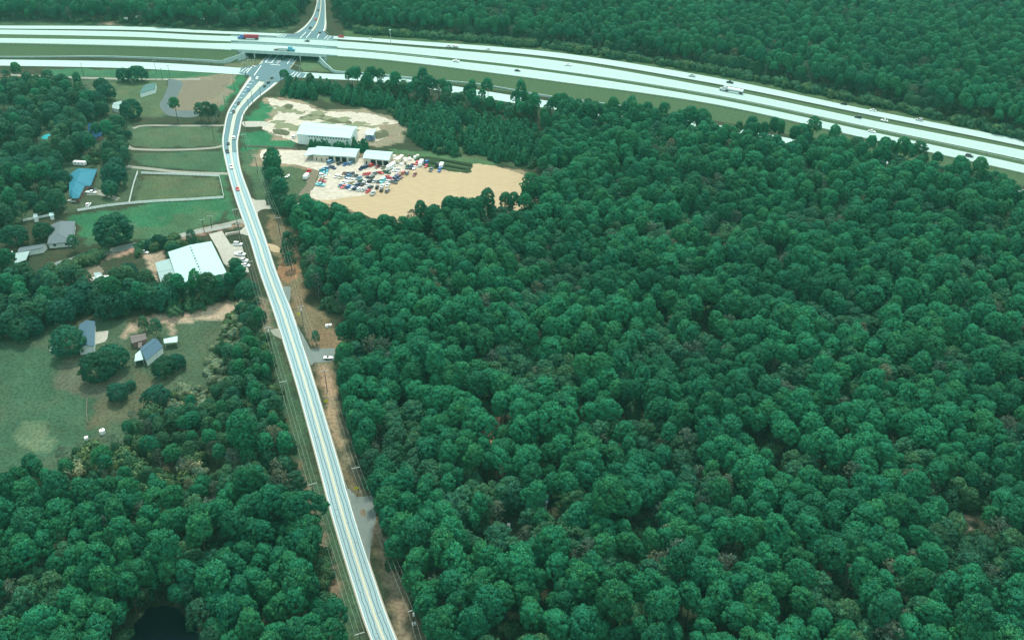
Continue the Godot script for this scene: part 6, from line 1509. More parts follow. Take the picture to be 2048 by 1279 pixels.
# sections of a body along its length: each [z, half width, bottom, top]
func loft(st: SurfaceTool, rings: Array) -> void:
	for i in rings.size() - 1:
		var pts := []
		for k in 2:
			var r: Array = rings[i + k]
			pts.append([Vector3(-r[1], r[2], r[0]), Vector3(-r[1], lerpf(r[2], r[3], 0.65), r[0]), Vector3(-r[1] * 0.86, r[3], r[0]), Vector3(r[1] * 0.86, r[3], r[0]), Vector3(r[1], lerpf(r[2], r[3], 0.65), r[0]), Vector3(r[1], r[2], r[0])])
		hull(st, pts[0], pts[1])

func wheel(parent: Node, at: Vector3, r: float, wide := 0.24) -> void:
	var st := mb()
	var ring := [Vector3(-wide / 2, 0, 0), Vector3(wide / 2, 0, 0)]
	tube(st, [at + ring[0], at + ring[1]], [r, r], 10)
	tube(st, [at + ring[0] * 1.0, at + ring[0] * 1.01], [r, 0.01], 10)
	tube(st, [at + ring[1] * 1.0, at + ring[1] * 1.01], [r, 0.01], 10)
	build(st, "wheel", mat("tyre", lin(0.014, 0.014, 0.015), 0.9), parent)

# Builds one vehicle facing -z; later ones of the same kind share its meshes.
func make_car(kind: String) -> Node3D:
	var t := Node3D.new()
	var glass := mat("car_glass", lin(0.012, 0.02, 0.025), 0.08)
	var body := mb()
	var cab := mb()
	var roof := mb()
	var p: Material = paint("white")
	match kind:
		"sedan":
			loft(body, [[-2.35, 0.72, 0.3, 0.62], [-2.1, 0.86, 0.24, 0.74], [-0.9, 0.9, 0.22, 0.88], [1.4, 0.9, 0.22, 0.92], [2.1, 0.86, 0.24, 0.86], [2.35, 0.76, 0.32, 0.78]])
			loft(cab, [[-0.95, 0.76, 0.86, 0.9], [-0.25, 0.7, 0.86, 1.36], [0.85, 0.7, 0.86, 1.38], [1.65, 0.74, 0.86, 0.94]])
			loft(roof, [[-0.3, 0.66, 1.365, 1.41], [0.9, 0.66, 1.385, 1.43]])
		"suv":
			loft(body, [[-2.35, 0.8, 0.36, 0.8], [-2.1, 0.92, 0.3, 0.95], [-1.0, 0.95, 0.28, 1.08], [2.25, 0.95, 0.28, 1.1], [2.4, 0.86, 0.4, 1.0]])
			loft(cab, [[-1.1, 0.82, 1.05, 1.1], [-0.4, 0.76, 1.05, 1.66], [1.9, 0.76, 1.05, 1.68], [2.3, 0.8, 1.05, 1.12]])
			loft(roof, [[-0.45, 0.72, 1.67, 1.73], [1.95, 0.72, 1.69, 1.75]])
		"pickup":
			loft(body, [[-2.8, 0.82, 0.42, 0.9], [-2.5, 0.95, 0.34, 1.05], [-1.4, 0.97, 0.32, 1.12], [0.75, 0.97, 0.32, 1.14]])
			loft(body, [[0.76, 0.97, 0.34, 0.72], [2.75, 0.97, 0.36, 0.72]])
			for s in [-1, 1]:
				box(body, Vector3(s * 0.91, 0.93, 1.76), Vector3(0.12, 0.42, 2.0))
			box(body, Vector3(0, 0.93, 2.76), Vector3(1.9, 0.44, 0.1))
			loft(cab, [[-1.45, 0.84, 1.1, 1.15], [-0.75, 0.78, 1.1, 1.76], [0.55, 0.78, 1.1, 1.78], [0.74, 0.82, 1.1, 1.2]])
			loft(roof, [[-0.8, 0.74, 1.765, 1.82], [0.6, 0.74, 1.785, 1.84]])
		"van":
			loft(body, [[-2.7, 0.85, 0.4, 1.0], [-2.4, 0.98, 0.32, 1.25], [-1.6, 1.0, 0.3, 1.35], [2.6, 1.0, 0.3, 1.4], [2.7, 0.95, 0.4, 1.3]])
			loft(cab, [[-1.75, 0.9, 1.3, 1.36], [-1.0, 0.86, 1.3, 2.05], [2.5, 0.88, 1.3, 2.1], [2.66, 0.9, 1.3, 1.5]])
			loft(roof, [[-1.05, 0.84, 2.06, 2.14], [2.55, 0.86, 2.1, 2.18]])
	build(body, "body", p, t)
	build(cab, "windows", glass, t)
	build(roof, "roof", p, t)
	var r := 0.33 if kind == "sedan" else 0.39
	var z: float = {"sedan": 1.4, "suv": 1.45, "pickup": 1.75, "van": 1.7}[kind]
	for s in [-1, 1]:
		for f in [-1, 1]:
			wheel(t, Vector3(s * 0.82, r, f * z), r)
	var front: float = {"sedan": -2.26, "suv": -2.28, "pickup": -2.72, "van": -2.6}[kind]
	var back: float = {"sedan": 2.33, "suv": 2.38, "pickup": 2.82, "van": 2.71}[kind]
	for s in [-1, 1]:
		var st := mb()
		box(st, Vector3(s * 0.62, 0.68 if kind == "sedan" else 0.84, front), Vector3(0.32, 0.16, 0.14))
		build(st, "headlight", mat("lamp_glass", lin(0.6, 0.64, 0.64), 0.15), t)
		st = mb()
		box(st, Vector3(s * 0.68, 0.74 if kind == "sedan" else 0.92, back), Vector3(0.24, 0.16, 0.08))
		build(st, "tail_light", mat("red_lens", lin(0.28, 0.01, 0.01), 0.25), t)
	return t

func car(kind: String, colour: String, at: Vector3, heading: Vector3, label: String, group := "") -> Node3D:
	if not cars.has(kind):
		cars[kind] = make_car(kind)
	var t: Node3D = cars[kind].duplicate()
	t.name = numbered({"sedan": "sedan_car", "suv": "suv_car", "pickup": "pickup_truck", "van": "van"}[kind])
	add_child(t, true)
	t.position = at
	t.rotation.y = atan2(-heading.x, -heading.z)
	for part in ["body", "roof"]:
		(t.get_node(part) as MeshInstance3D).material_override = paint(colour)
	tag(t, label, {"sedan": "car", "suv": "car", "pickup": "pickup", "van": "van"}[kind], group)
	return t

func semi(colour: String, cargo: String, cargo_colour: Color, at: Vector3, heading: Vector3, label: String) -> void:
	var t := thing("semi_truck", label, "truck", at, atan2(-heading.x, -heading.z))
	var p := paint(colour)
	var st := mb()
	loft(st, [[-9.6, 0.95, 0.6, 1.7], [-9.3, 1.1, 0.5, 1.9], [-7.4, 1.15, 0.5, 2.05]])
	build(st, "bonnet", p, t)
	st = mb()
	loft(st, [[-7.4, 1.2, 0.6, 2.3], [-6.9, 1.22, 0.6, 3.3], [-4.4, 1.25, 0.6, 3.8], [-4.2, 1.2, 0.7, 3.7]])
	build(st, "cab", p, t)
	st = mb()
	box(st, Vector3(0, 2.45, -7.22), Vector3(2.1, 0.75, 0.35), 0.0, 0.9)
	build(st, "windscreen", mat("car_glass", Color.BLACK), t)
	st = mb()
	box(st, Vector3(0, 0.95, 1.6), Vector3(1.0, 0.35, 15.4))
	build(st, "chassis", mat("chassis", lin(0.03, 0.03, 0.035), 0.8), t)
	var cm := mat("cargo_" + cargo + colour, cargo_colour, 0.5)
	st = mb()
	if cargo == "tank":
		tube(st, [Vector3(0, 2.3, -3.5), Vector3(0, 2.3, -3.3), Vector3(0, 2.3, 8.7), Vector3(0, 2.3, 8.9)], [0.7, 1.15, 1.15, 0.7], 12)
		build(st, "tank", cm, t)
	elif cargo == "flatbed":
		box(st, Vector3(0, 1.3, 2.2), Vector3(2.5, 0.3, 13.6))
		build(st, "flatbed", cm, t)
		st = mb()
		box(st, Vector3(0, 2.0, 1.0), Vector3(2.3, 1.1, 10.0))
		build(st, "load", mat("pale_load", lin(0.36, 0.47, 0.45), 0.8), t)
	else:
		box(st, Vector3(0, 2.65, 2.6), Vector3(2.5, 2.7, 12.6))
		build(st, "container", cm, t)
		st = mb()
		for k in 14:
			for s in [-1, 1]:
				box(st, Vector3(s * 1.27, 2.65, -3.2 + k * 0.9), Vector3(0.08, 2.5, 0.3))
		build(st, "ribs", cm, t)
	for z in [-8.6, -4.6, -3.4, 6.6, 7.8]:
		for s in [-1, 1]:
			wheel(t, Vector3(s * 1.05, 0.5, z), 0.5, 0.4)

func ordinal(i: int) -> String:
	return ["first", "second", "third", "fourth", "fifth", "sixth", "seventh", "eighth", "ninth", "tenth", "eleventh", "twelfth", "thirteenth", "fourteenth", "fifteenth", "sixteenth", "seventeenth", "eighteenth", "nineteenth", "twentieth"][i] if i < 20 else "%d%s" % [i + 1, "st" if i % 10 == 0 and i != 110 else "nd" if i % 10 == 1 and i != 111 else "rd" if i % 10 == 2 and i != 112 else "th"]

func put_vehicles() -> void:
	var front := (Vector3(-98.3, 0, -536.4) - Vector3(-126.3, 0, -540.8)).normalized()
	var deep := Vector3(-front.z, 0, front.x)
	if deep.z > 0:
		deep = -deep
	var slant := (deep + front * 0.25).normalized()
	var rows := [
		["in the line before the long workshop", slant, [[Vector3(-112.4, 0, -526.1), "van", "steel blue"], [Vector3(-106.4, 0, -524.6), "suv", "dark grey"], [Vector3(-102.6, 0, -523.4), "sedan", "blue"], [Vector3(-99.7, 0, -524.6), "suv", "steel blue"]]],
		["in the line before the smaller workshop", slant, [[Vector3(-91.5, 0, -517.0), "pickup", "navy"], [Vector3(-89.2, 0, -519.3), "suv", "navy"], [Vector3(-86.3, 0, -521.7), "suv", "red"], [Vector3(-82.3, 0, -519.3), "sedan", "maroon"], [Vector3(-78.6, 0, -518.4), "sedan", "olive"]]],
		["in the top row of the crowded lot", slant, [[Vector3(-104.8, 0, -504.6), "sedan", "white"], [Vector3(-101.7, 0, -503.2), "sedan", "cream"], [Vector3(-101.1, 0, -509.1), "sedan", "brown"], [Vector3(-98.8, 0, -508.7), "sedan", "navy"], [Vector3(-96.2, 0, -508.3), "suv", "dark grey"], [Vector3(-93.8, 0, -504.8), "sedan", "dark grey"], [Vector3(-91.1, 0, -502.1), "sedan", "steel blue"], [Vector3(-88.4, 0, -508.0), "sedan", "salmon"], [Vector3(-86.4, 0, -508.4), "sedan", "red"], [Vector3(-82.8, 0, -507.8), "suv", "grey"]]],
		["in the second row of the crowded lot", slant, [[Vector3(-97.7, 0, -499.9), "sedan", "white"], [Vector3(-97.7, 0, -503.9), "pickup", "steel blue"], [Vector3(-94.3, 0, -498.8), "sedan", "white"], [Vector3(-89.4, 0, -497.2), "suv", "green"], [Vector3(-87.0, 0, -497.5), "sedan", "white"], [Vector3(-86.3, 0, -502.3), "sedan", "dark grey"], [Vector3(-83.4, 0, -502.3), "suv", "dark grey"], [Vector3(-81.1, 0, -497.2), "sedan", "silver"], [Vector3(-78.6, 0, -496.6), "sedan", "dark grey"], [Vector3(-76.3, 0, -496.8), "van", "aqua"], [Vector3(-73.4, 0, -496.8), "sedan", "white"]]],
		["in the third row of the crowded lot", slant, [[Vector3(-98.9, 0, -495.5), "sedan", "white"], [Vector3(-96.4, 0, -494.6), "sedan", "white"], [Vector3(-94.5, 0, -494.6), "sedan", "gold"], [Vector3(-92.4, 0, -491.1), "sedan", "silver"], [Vector3(-90.2, 0, -491.6), "suv", "navy"], [Vector3(-87.5, 0, -492.2), "sedan", "dark grey"], [Vector3(-84.7, 0, -490.7), "sedan", "white"], [Vector3(-83.8, 0, -496.6), "suv", "black"]]],
		["in the bottom row of the crowded lot", slant, [[Vector3(-100.2, 0, -490.8), "sedan", "steel blue"], [Vector3(-98.5, 0, -488.7), "sedan", "red"], [Vector3(-97.2, 0, -489.0), "sedan", "salmon"], [Vector3(-95.2, 0, -488.3), "suv", "blue"], [Vector3(-93.0, 0, -485.8), "sedan", "white"], [Vector3(-90.7, 0, -486.2), "suv", "navy"], [Vector3(-88.5, 0, -484.7), "suv", "white"], [Vector3(-85.7, 0, -484.3), "sedan", "silver"], [Vector3(-83.1, 0, -482.2), "sedan", "red"], [Vector3(-82.2, 0, -487.7), "suv", "dark grey"]]],
		["at the bottom right corner of the crowded lot", deep, [[Vector3(-79.7, 0, -478.9), "pickup", "silver"], [Vector3(-78.5, 0, -487.9), "suv", "black"], [Vector3(-75.8, 0, -490.1), "sedan", "white"], [Vector3(-75.5, 0, -483.7), "suv", "dark grey"], [Vector3(-71.9, 0, -482.6), "suv", "grey"], [Vector3(-72.8, 0, -491.1), "sedan", "white"]]],
		["in the slanted line at the right end of the lot", (front + deep * -0.5).normalized(), [[Vector3(-79.4, 0, -509.8), "sedan", "red"], [Vector3(-75.6, 0, -510.5), "pickup", "green"], [Vector3(-73.8, 0, -503.2), "sedan", "red"], [Vector3(-72.5, 0, -500.8), "sedan", "crimson"], [Vector3(-69.9, 0, -495.5), "pickup", "grey"], [Vector3(-69.0, 0, -499.7), "suv", "navy"], [Vector3(-68.0, 0, -502.1), "suv", "navy"], [Vector3(-67.2, 0, -503.7), "suv", "maroon"]]],
		["in the left column of cars parked along the grass strip", front, [[Vector3(-113.6, 0, -516.3), "suv", "steel blue"], [Vector3(-114.0, 0, -512.9), "pickup", "teal"], [Vector3(-113.6, 0, -509.4), "sedan", "aqua"], [Vector3(-113.3, 0, -505.5), "suv", "white"], [Vector3(-112.5, 0, -501.9), "sedan", "cream"], [Vector3(-112.2, 0, -497.2), "sedan", "red"], [Vector3(-112.7, 0, -494.2), "sedan", "grey"], [Vector3(-112.3, 0, -491.1), "pickup", "aqua"]]],
		["among the scrap at the back of the sand yard", deep, [[Vector3(-71.7, 0, -514.8), "sedan", "white"], [Vector3(-69.5, 0, -514.8), "sedan", "silver"], [Vector3(-69.4, 0, -510.6), "sedan", "white"], [Vector3(-65.5, 0, -510.0), "suv", "salmon"], [Vector3(-63.1, 0, -509.2), "suv", "grey"], [Vector3(-58.4, 0, -507.0), "sedan", "maroon"], [Vector3(-64.1, 0, -518.7), "suv", "green"], [Vector3(-61.7, 0, -518.5), "pickup", "navy"], [Vector3(-59.5, 0, -517.8), "sedan", "white"], [Vector3(-61.4, 0, -522.3), "sedan", "maroon"], [Vector3(-58.6, 0, -524.7), "suv", "red"], [Vector3(-52.7, 0, -520.8), "sedan", "red"], [Vector3(-52.7, 0, -527.1), "suv", "blue"], [Vector3(-49.2, 0, -514.6), "pickup", "grey"], [Vector3(-45.6, 0, -522.1), "pickup", "black"], [Vector3(-44.0, 0, -514.0), "pickup", "blue"]]]]
	for row in rows:
		var i := 0
		for c in row[2]:
			var turn: Vector3 = row[1].rotated(Vector3.UP, rng.randf_range(-0.12, 0.12))
			if rng.randf() < 0.3:
				turn = -turn
			car(c[1], c[2], c[0] + Vector3.UP * 0.06, turn, "%s %s, %s %s" % [c[2], {"sedan": "car", "suv": "tall car", "pickup": "pickup", "van": "van"}[c[1]], ordinal(i), row[0]], "cars parked in the workshop yard")
			i += 1
	car("pickup", "navy", Vector3(-109.5, 0.06, -518.0), (front + deep * -0.7).normalized(), "navy pickup standing askew in the open yard before the long workshop")
	# on the county road: heading along it
	var up_road := func(at: Vector3) -> Vector3:
		var best := 1
		for i in range(1, road_l.size() - 1):
			if absf(road_l[i].z - at.z) < absf(road_l[best].z - at.z):
				best = i
		return (road_l[best + 1] - road_l[best - 1]).normalized()
	for c in [[Vector3(-159.3, 0, -485.6), "sedan", "red", -1, "small red car driving on the county road beside the striped paddock"], [Vector3(-171.9, 0, -519.1), "pickup", "white", -1, "white pickup on the county road by the gravel drive"], [Vector3(-181.2, 0, -545.1), "pickup", "black", -1, "black pickup leading the traffic at the foot of the road bend"], [Vector3(-183.4, 0, -569.4), "suv", "white", 1, "white tall car on the right lane of the bend"], [Vector3(-197.3, 0, -621.6), "suv", "dark grey", -1, "dark tall car low in the queue on the bend"], [Vector3(-198.8, 0, -640.4), "suv", "dark grey", -1, "dark tall car next above it in the queue on the bend"], [Vector3(-199.7, 0, -672.3), "suv", "steel blue", -1, "pale blue tall car on the left lane near the junction"], [Vector3(-200.2, 0, -702.9), "sedan", "white", -1, "white car turning at the near side of the junction"], [Vector3(-189.5, 0, -682.2), "sedan", "black", 1, "first of three black cars waiting right before the junction"], [Vector3(-188.7, 0, -691.1), "suv", "black", 1, "second of three black cars waiting right before the junction"], [Vector3(-188.5, 0, -702.9), "suv", "black", 1, "third of three black cars, closest to the junction"], [Vector3(-193.0, 0, -744.7), "suv", "silver", -1, "silver tall car coming out from under the bridge"], [Vector3(-192.3, 0, -755.8), "sedan", "black", -1, "black car in the shadow at the edge of the bridge"], [Vector3(-188.7, 0, -860.5), "suv", "dark grey", -1, "dark car beyond the bridge on the left lane"], [Vector3(-176.4, 0, -843.0), "sedan", "black", 1, "black car at the far right corner of the far junction"], [Vector3(-189.6, 0, -893.4), "suv", "red", -1, "red tall car on the far road beyond the bridge"], [Vector3(-194.5, 0, -932.9), "suv", "dark grey", -1, "dark car on the far road above the red one"], [Vector3(-201.8, 0, -975.6), "sedan", "grey", -1, "grey car at the top edge of the picture on the far road"]]:
		var d: Vector3 = up_road.call(c[0]) * float(c[3])
		car(c[1], c[2], c[0] + Vector3.UP * 0.07, d, c[4])
	car("sedan", "black", Vector3(-184.5, 0.07, -559.1), up_road.call(Vector3(-184.5, 0, -559.3)), "small black car in the turning lane of the bend")
	var way := func(at: Vector3) -> Vector3:
		var best := 1
		for i in range(1, STATIONS - 1):
			if absf(east_a[i].x - at.x) < absf(east_a[best].x - at.x):
				best = i
		return (east_a[best + 1] - east_a[best - 1]).normalized()
	for c in [[Vector3(-177.3, 6, -790.8), "sedan", "black", -1, "black car crossing the far deck of the bridge"], [Vector3(-127.0, 0.2, -821.9), "sedan", "white", -1, "white car on the far frontage road near the tall light mast"], [Vector3(-154.4, 0.2, -828.0), "pickup", "red", -1, "red pickup at the far right corner of the junction"], [Vector3(-45.3, 5.3, -731.6), "pickup", "white", 1, "white pickup on the near carriageway right of the bridge"], [Vector3(-20.7, 0.2, -786.8), "sedan", "white", -1, "white car on the far frontage road behind the pickup with a trailer"], [Vector3(4.3, 4.8, -706.7), "sedan", "black", 1, "black car on the near carriageway above the tree belt"], [Vector3(44.9, 4.4, -723.4), "pickup", "white", -1, "white pickup on the far carriageway at the picture's upper middle"], [Vector3(142.1, 0.2, -707.6), "pickup", "silver", -1, "silver pickup on the far frontage road before the dark pickup"], [Vector3(168.6, 0.2, -690.5), "pickup", "dark grey", -1, "dark pickup on the far frontage road above the silver tanker"], [Vector3(240.5, 0.2, -638.7), "sedan", "black", -1, "black car on the far frontage road by the leaning trees"], [Vector3(256.8, 0.2, -624.8), "sedan", "white", -1, "white car on the far frontage road right of a black car"], [Vector3(238.1, 3, -601.7), "suv", "black", -1, "big black car on the far carriageway near the right"], [Vector3(254.0, 3, -595.1), "sedan", "white", -1, "white car on the far carriageway following the big black car"], [Vector3(282.0, 0.2, -604.2), "suv", "silver", -1, "silver tall car farthest right on the far frontage road"], [Vector3(238.1, 3, -573.5), "sedan", "white", 1, "white car on the near carriageway above the forest"], [Vector3(284.1, 2.7, -530.4), "suv", "dark grey", 1, "dark tall car farthest right on the near carriageway"]]:
		car(c[1], c[2], c[0] + Vector3.UP * 0.05, way.call(c[0]) * float(c[3]), c[4])
	semi("blue", "container", lin(0.28, 0.035, 0.06), Vector3(-229.9, 6.05, -799.0), way.call(Vector3(-229.9, 6, -799.2)) * -1.0, "blue lorry with a dark red container left of the bridge")
	semi("teal", "flatbed", lin(0.3, 0.33, 0.32), Vector3(-190.9, 6.05, -761.8), way.call(Vector3(-191.0, 6, -762.0)), "bright blue lorry with a pale flatbed load on the near bridge deck")
	semi("silver", "tank", lin(0.6, 0.68, 0.68), Vector3(162.8, 3.55, -657.3), way.call(Vector3(163.3, 3, -659.1)) * -1.0, "silver tanker lorry on the far carriageway")
	var pt := car("pickup", "white", Vector3(-53.6, 5.3, -776.4), way.call(Vector3(-53.8, 5, -778.4)) * -1.0, "white pickup towing a white trailer right of the bridge")
	pt.position.y = 0.2
	pt.position = Vector3(-55.0, 0.2, -795.8)
	trailer("white_trailer", "white box trailer towed by the white pickup on the frontage road", Vector3(-49.2, 0.2, -794.1), way.call(Vector3(-52.0, 0.2, -796.6)), "white", 5.0, 2.2)
	# yards
	var away := Vector3(0, 0, -1)
	for c in [[Vector3(-241.8, 0, -480.4), "pickup", "white", front, "white pickup parked on the forked drive of the teal roofed house"], [Vector3(-243.0, 0, -484.4), "suv", "dark grey", front, "dark car parked behind the white pickup at the teal roofed house"], [Vector3(-246.4, 0, -481.2), "sedan", "white", front, "white car close to the wall of the teal roofed house"], [Vector3(-236.9, 0, -463.0), "suv", "white", away, "white car parked on the lawn against the white fence"], [Vector3(-248.2, 0, -468.6), "sedan", "white", front, "white car just below the teal roof under the trees"], [Vector3(-255.9, 0, -451.5), "sedan", "maroon", front, "maroon car among the sheds under the oaks left of the fence"], [Vector3(-140.7, 0, -414.7), "suv", "white", front, "white car in the top corner of the concrete lot"], [Vector3(-136.7, 0, -403.4), "pickup", "white", front, "white pickup in the middle of the concrete lot"], [Vector3(-133.7, 0, -396.7), "pickup", "white", front, "white pickup behind the roadside trees in the concrete lot"], [Vector3(-130.9, 0, -391.8), "sedan", "white", front, "white car lowest in the concrete lot"], [Vector3(-185.7, 0, -405.8), "sedan", "white", front, "white car on the tan dirt left of the warehouse"], [Vector3(-191.7, 0, -316.5), "suv", "white", front, "white car in the shade left of the biggest oak"], [Vector3(-259.0, 0, -574.6), "suv", "black", deep, "black car at the end of the lawn drive under the round shrub"], [Vector3(-264.6, 0, -576.2), "suv", "dark grey", deep, "dark car beside the black one at the lawn drive"], [Vector3(-144.1, 0, -571.2), "suv", "white", deep, "white car left of the long white building"], [Vector3(-394.7, 0, -698.7), "sedan", "navy", front, "dark blue car by the dirt lane at the left edge"], [Vector3(-190.6, 0, -372.4), "sedan", "white", front, "white car below the parked trailer in the trees"]]:
		car(c[1], c[2], c[0] + Vector3.UP * 0.05, c[3], c[4])
	trailer("caravan", "white caravan parked on the lawn above the teal roofed house", Vector3(-265.9, 0, -523.0), front, "white", 8.0, 2.7)
	trailer("white_trailer", "long white trailer parked beside the pale blue carport in the trees", Vector3(-193.5, 0, -376.4), (front + deep * 0.15).normalized(), "white", 8.5, 2.7)
	trailer("cargo_trailer", "white and maroon cargo trailer behind the red tractor in the grass", Vector3(-122.6, 0, -502.3), deep, "white", 6.0, 2.6)
	trailer("box_trailer", "big pale box trailer beside the smaller workshop", Vector3(-73.9, 0, -518.2), (deep + front * 0.3).normalized(), "white", 8.0, 2.8)
	trailer("box_trailer", "long cream box trailer in the scrap right of the smaller workshop", Vector3(-69.8, 0, -530.0), (deep + front * 0.15).normalized(), "cream", 9.0, 2.8)
	trailer("camper", "white camper body among the scrap cars", Vector3(-56.0, 0, -523.3), deep, "white", 6.5, 2.9)
	trailer("camper", "small white camper at the far end of the scrap", Vector3(-43.2, 0, -520.2), deep, "white", 5.0, 2.5)
	car("pickup", "red", Vector3(-123.0, 0, -512.0), deep, "red truck in front of the cargo trailer in the grass")
	boat(Vector3(-76.2, 0, -310.3), (front + deep * 0.1).normalized(), "white boat on its trailer on the pale asphalt driveway")
	boat(Vector3(-200.2, 0, -377.1), deep, "white boat beside the pale blue carport in the trees")
	boat(Vector3(-136.9, 0, -502.3), front, "white boat lying in the grass left of the red truck")
	boat(Vector3(-134.0, 0, -504.0), deep, "second white boat lying in the grass, nearer the red truck")

func trailer(called: String, label: String, at: Vector3, heading: Vector3, colour: String, long: float, high: float) -> void:
	var t := thing(called, label, "trailer", at, atan2(-heading.x, -heading.z))
	var st := mb()
	loft(st, [[-long / 2, 1.0, 0.65, high * 0.9], [-long / 2 + 0.5, 1.2, 0.55, high], [long / 2 - 0.3, 1.2, 0.55, high], [long / 2, 1.1, 0.6, high * 0.96]])
	build(st, "shell", paint(colour), t)
	for s in [-1, 1]:
		for k in 3:
			st = mb()
			box(st, Vector3(s * 1.2, high * 0.62, -long * 0.3 + k * long * 0.3), Vector3(0.06, 0.6, 0.9))
			build(st, "window", mat("car_glass", Color.BLACK), t)
		for z in [0.1, 1.0]:
			wheel(t, Vector3(s * 1.05, 0.36, z), 0.36)
	st = mb()
	box(st, Vector3(0, 0.5, -long / 2 - 0.6), Vector3(0.2, 0.14, 1.4))
	build(st, "drawbar", mat("chassis", Color.BLACK), t)

func boat(at: Vector3, heading: Vector3, label: String) -> void:
	var t := thing("boat", label, "boat", at, atan2(-heading.x, -heading.z))
	var st := mb()
	for k in [[-3.2, 0.1, 0.9, 1.5, -2.2, 0.8], [-2.2, 0.8, 0.65, 1.45, 0.0, 1.1], [0.0, 1.1, 0.6, 1.4, 2.6, 1.05]]:
		hull(st, [Vector3(-k[1] * 0.5, k[2], k[0]), Vector3(k[1] * 0.5, k[2], k[0]), Vector3(k[1], k[3], k[0]), Vector3(-k[1], k[3], k[0])], [Vector3(-k[5] * 0.5, 0.6, k[4]), Vector3(k[5] * 0.5, 0.6, k[4]), Vector3(k[5], 1.4, k[4]), Vector3(-k[5], 1.4, k[4])])
	build(st, "hull", paint("white"), t)
	st = mb()
	box(st, Vector3(0, 1.6, 0.3), Vector3(1.3, 0.5, 1.2), 0.0, 0.8)
	build(st, "windscreen", mat("car_glass", Color.BLACK), t)
	st = mb()
	box(st, Vector3(0, 1.3, 2.85), Vector3(0.5, 0.9, 0.4))
	build(st, "outboard_motor", mat("chassis", Color.BLACK), t)
	for s in [-1, 1]:
		wheel(t, Vector3(s * 1.0, 0.32, 0.9), 0.32)
	t.scale = Vector3.ONE * 0.75

# --- small things -------------------------------------------------------------------------------------------------------
func warning_sign(at: Vector3, label: String) -> void:
	var t := thing("warning_sign", label, "road sign", at, 0.35)
	var st := mb()
	tube(st, [Vector3(0, 0, 0), Vector3(0, 2.6, 0)], [0.05, 0.05], 6)
	build(st, "post", mat("galvanised_steel", Color.GRAY), t)
	st = mb()
	var d := 0.85
	hull(st, [Vector3(-d, 2.5, 0.06), Vector3(0, 2.5 - d, 0.06), Vector3(d, 2.5, 0.06), Vector3(0, 2.5 + d, 0.06)], [Vector3(-d, 2.5, 0.09), Vector3(0, 2.5 - d, 0.09), Vector3(d, 2.5, 0.09), Vector3(0, 2.5 + d, 0.09)])
	build(st, "diamond_plate", mat("sign_yellow", lin(0.62, 0.60, 0.02), 0.5), t)
	st = mb()
	tube(st, [Vector3(-0.2, 2.2, 0.1), Vector3(-0.2, 2.5, 0.1), Vector3(0.15, 2.65, 0.1), Vector3(0.15, 2.9, 0.1)], [0.06, 0.06, 0.06, 0.06], 4)
	build(st, "bend_arrow", mat("sign_black", lin(0.01, 0.01, 0.01), 0.6), t)

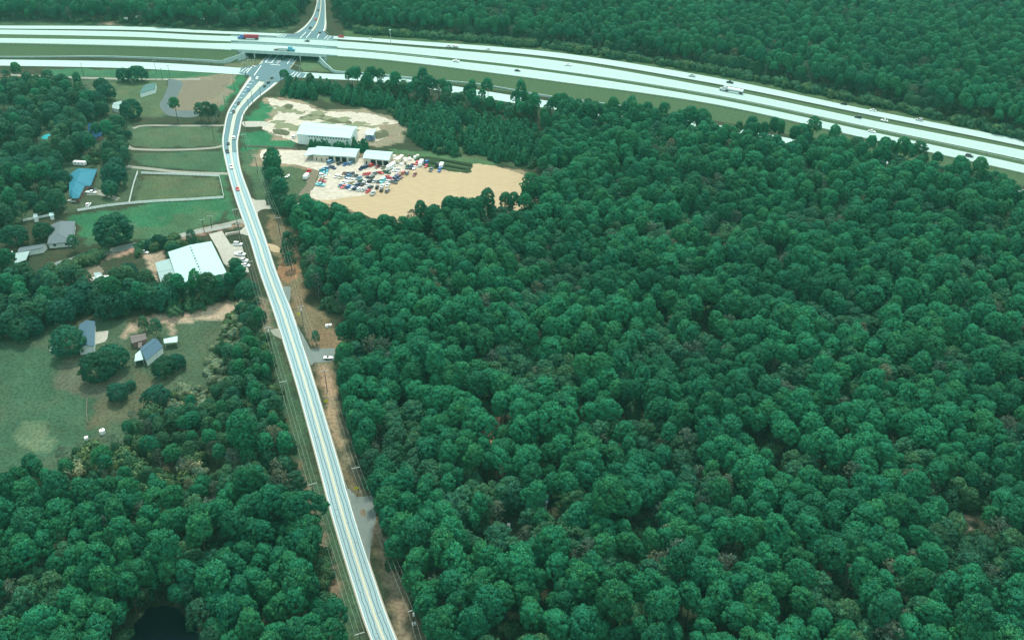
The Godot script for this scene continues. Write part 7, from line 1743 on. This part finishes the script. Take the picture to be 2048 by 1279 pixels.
func put_small_things() -> void:
	warning_sign(Vector3(-52.5, 0, -229.4), "yellow diamond warning sign above the paved pull-off")
	warning_sign(Vector3(-71.3, 0, -278.1), "yellow diamond warning sign on the right verge, middle of the three")
	warning_sign(Vector3(-94.8, 0, -342.4), "yellow diamond warning sign in the small clearing, farthest of the three")
	var steel: Material = mats["galvanised_steel"]
	# tall light mast beyond the motorway
	var t := thing("light_mast", "tall grey light mast beyond the motorway right of the bridge", "lamp post", Vector3(-106.2, 0, -800.6))
	var st := mb()
	tube(st, [Vector3(0, 0, 0), Vector3(0, 13.5, 0)], [0.3, 0.16], 8)
	build(st, "post", steel, t)
	st = mb()
	box(st, Vector3(0, 13.5, 0), Vector3(1.6, 0.3, 1.6))
	build(st, "lamp_ring", steel, t)
	for s in [[Vector3(-169.2, 0, -716.4), 2.6, "near right corner"], [Vector3(-215.2, 0, -734.5), -0.4, "near left corner"], [Vector3(-211.0, 0, -826.1), -0.6, "far left corner"], [Vector3(-164.5, 0, -820.9), 2.4, "far right corner"]]:
		var g := thing("traffic_signal", "traffic signal mast with long arm at the %s of the junction" % s[2], "traffic light", s[0], s[1])
		st = mb()
		tube(st, [Vector3.ZERO, Vector3(0, 6.6, 0)], [0.16, 0.12], 7)
		build(st, "post", steel, g)
		st = mb()
		tube(st, [Vector3(0, 6.2, 0), Vector3(9, 6.7, 0)], [0.12, 0.07], 6)
		build(st, "arm", steel, g)
		for x in [4.5, 8.2]:
			st = mb()
			box(st, Vector3(x, 6.1, 0), Vector3(0.4, 1.1, 0.3))
			build(st, "signal_head", mat("signal_black", lin(0.02, 0.022, 0.02), 0.6), g)
	for p in [[Vector3(-368.9, 0, -883.5), "white billboard panel at the edge of the far wood, left one"], [Vector3(-359.1, 0, -889.5), "white billboard panel at the edge of the far wood, next to the first"], [Vector3(-294.2, 0, -879.6), "narrow white panel at the edge of the far wood, above the frontage road"]]:
		var g := thing("billboard", p[1], "billboard", p[0], 0.3)
		for x in [-1.2, 1.2]:
			st = mb()
			box(st, Vector3(x, 1.5, 0), Vector3(0.2, 3.0, 0.2))
			build(st, "leg", mat("weathered_wood", Color.GRAY), g)
		st = mb()
		box(st, Vector3(0, 4.0, 0), Vector3(4.0, 2.0, 0.25))
		build(st, "panel", mat("white_plastic", lin(0.7, 0.75, 0.72), 0.5), g)
	var tank := mat("white_plastic", lin(0.7, 0.75, 0.72), 0.5)
	for s in [[Vector3(-81.1, 0, -335.5), "white round tank in the small clearing right of the road", 0.75], [Vector3(-79.7, 0, -336.1), "second white round tank beside the first in the small clearing", 0.65], [Vector3(-28.1, 0, -174.6), "white drum at the bottom right verge", 0.5], [Vector3(-151.0, 0, -261.6), "white drum at the top of the brushy wood", 1.0], [Vector3(-252.0, 0, -403.6), "white tank standing in the grass left of the carport", 1.2], [Vector3(-155.6, 0, -258.1), "small white drum in the brush below the field", 0.7], [Vector3(-1.1, 0, -213.9), "white drum in the dark clearing inside the pine wood", 0.6], [Vector3(-4.9, 0, -255.3), "white tank by the red dirt inside the pine wood", 0.6]]:
		var g := thing("water_tank", s[1], "tank", s[0])
		st = mb()
		tube(st, [Vector3(0, 0, 0), Vector3(0, s[2] * 1.6, 0), Vector3(0, s[2] * 1.8, 0)], [s[2], s[2], s[2] * 0.3], 10)
		build(st, "drum", tank, g)
		st = mb()
		tube(st, [Vector3(0, s[2] * 1.8, 0), Vector3(0, s[2] * 1.95, 0)], [s[2] * 0.3, s[2] * 0.28], 8)
		build(st, "lid", mat("tank_lid", lin(0.2, 0.22, 0.22), 0.6), g)
	# scrap in the weeds right of the smaller workshop
	var names := [["fridge", "white scrap fridge lying in the weeds"], ["crate", "pale crate in the scrap weeds"], ["drum", "rusty drum in the scrap weeds"]]
	var i := 0
	for p in [Vector3(-74.1, 0, -536.9), Vector3(-72.4, 0, -531.0), Vector3(-69.0, 0, -536.9), Vector3(-67.1, 0, -531.5), Vector3(-65.9, 0, -528.1), Vector3(-65.0, 0, -537.9), Vector3(-64.2, 0, -533.0), Vector3(-63.2, 0, -530.8), Vector3(-62.4, 0, -537.9), Vector3(-61.0, 0, -534.9), Vector3(-59.4, 0, -537.4), Vector3(-65.8, 0, -524.2), Vector3(-68.3, 0, -523.3), Vector3(-72.3, 0, -527.1)]:
		var k: Array = names[i % 3]
		var g := thing("scrap_" + k[0], "%s, %s from the workshop end" % [k[1], ordinal(i / 3)], k[0], p, rng.randf() * TAU)
		st = mb()
		if i % 3 == 2:
			tube(st, [Vector3.ZERO, Vector3(0, 1.2, 0)], [0.6, 0.6], 9)
		else:
			box(st, Vector3(0, 0.6, 0), Vector3(1.4, 1.2, 2.2), 0.0, 0.92)
		build(st, "shell", [paint("white"), paint("cream"), mat("rust", lin(0.22, 0.1, 0.06), 0.9)][i % 3], g)
		st = mb()
		box(st, Vector3(0, 1.24, 0), Vector3(0.9, 0.08, 1.2))
		build(st, "lid", [paint("silver"), paint("white"), paint("dark grey")][i % 3], g)
		i += 1
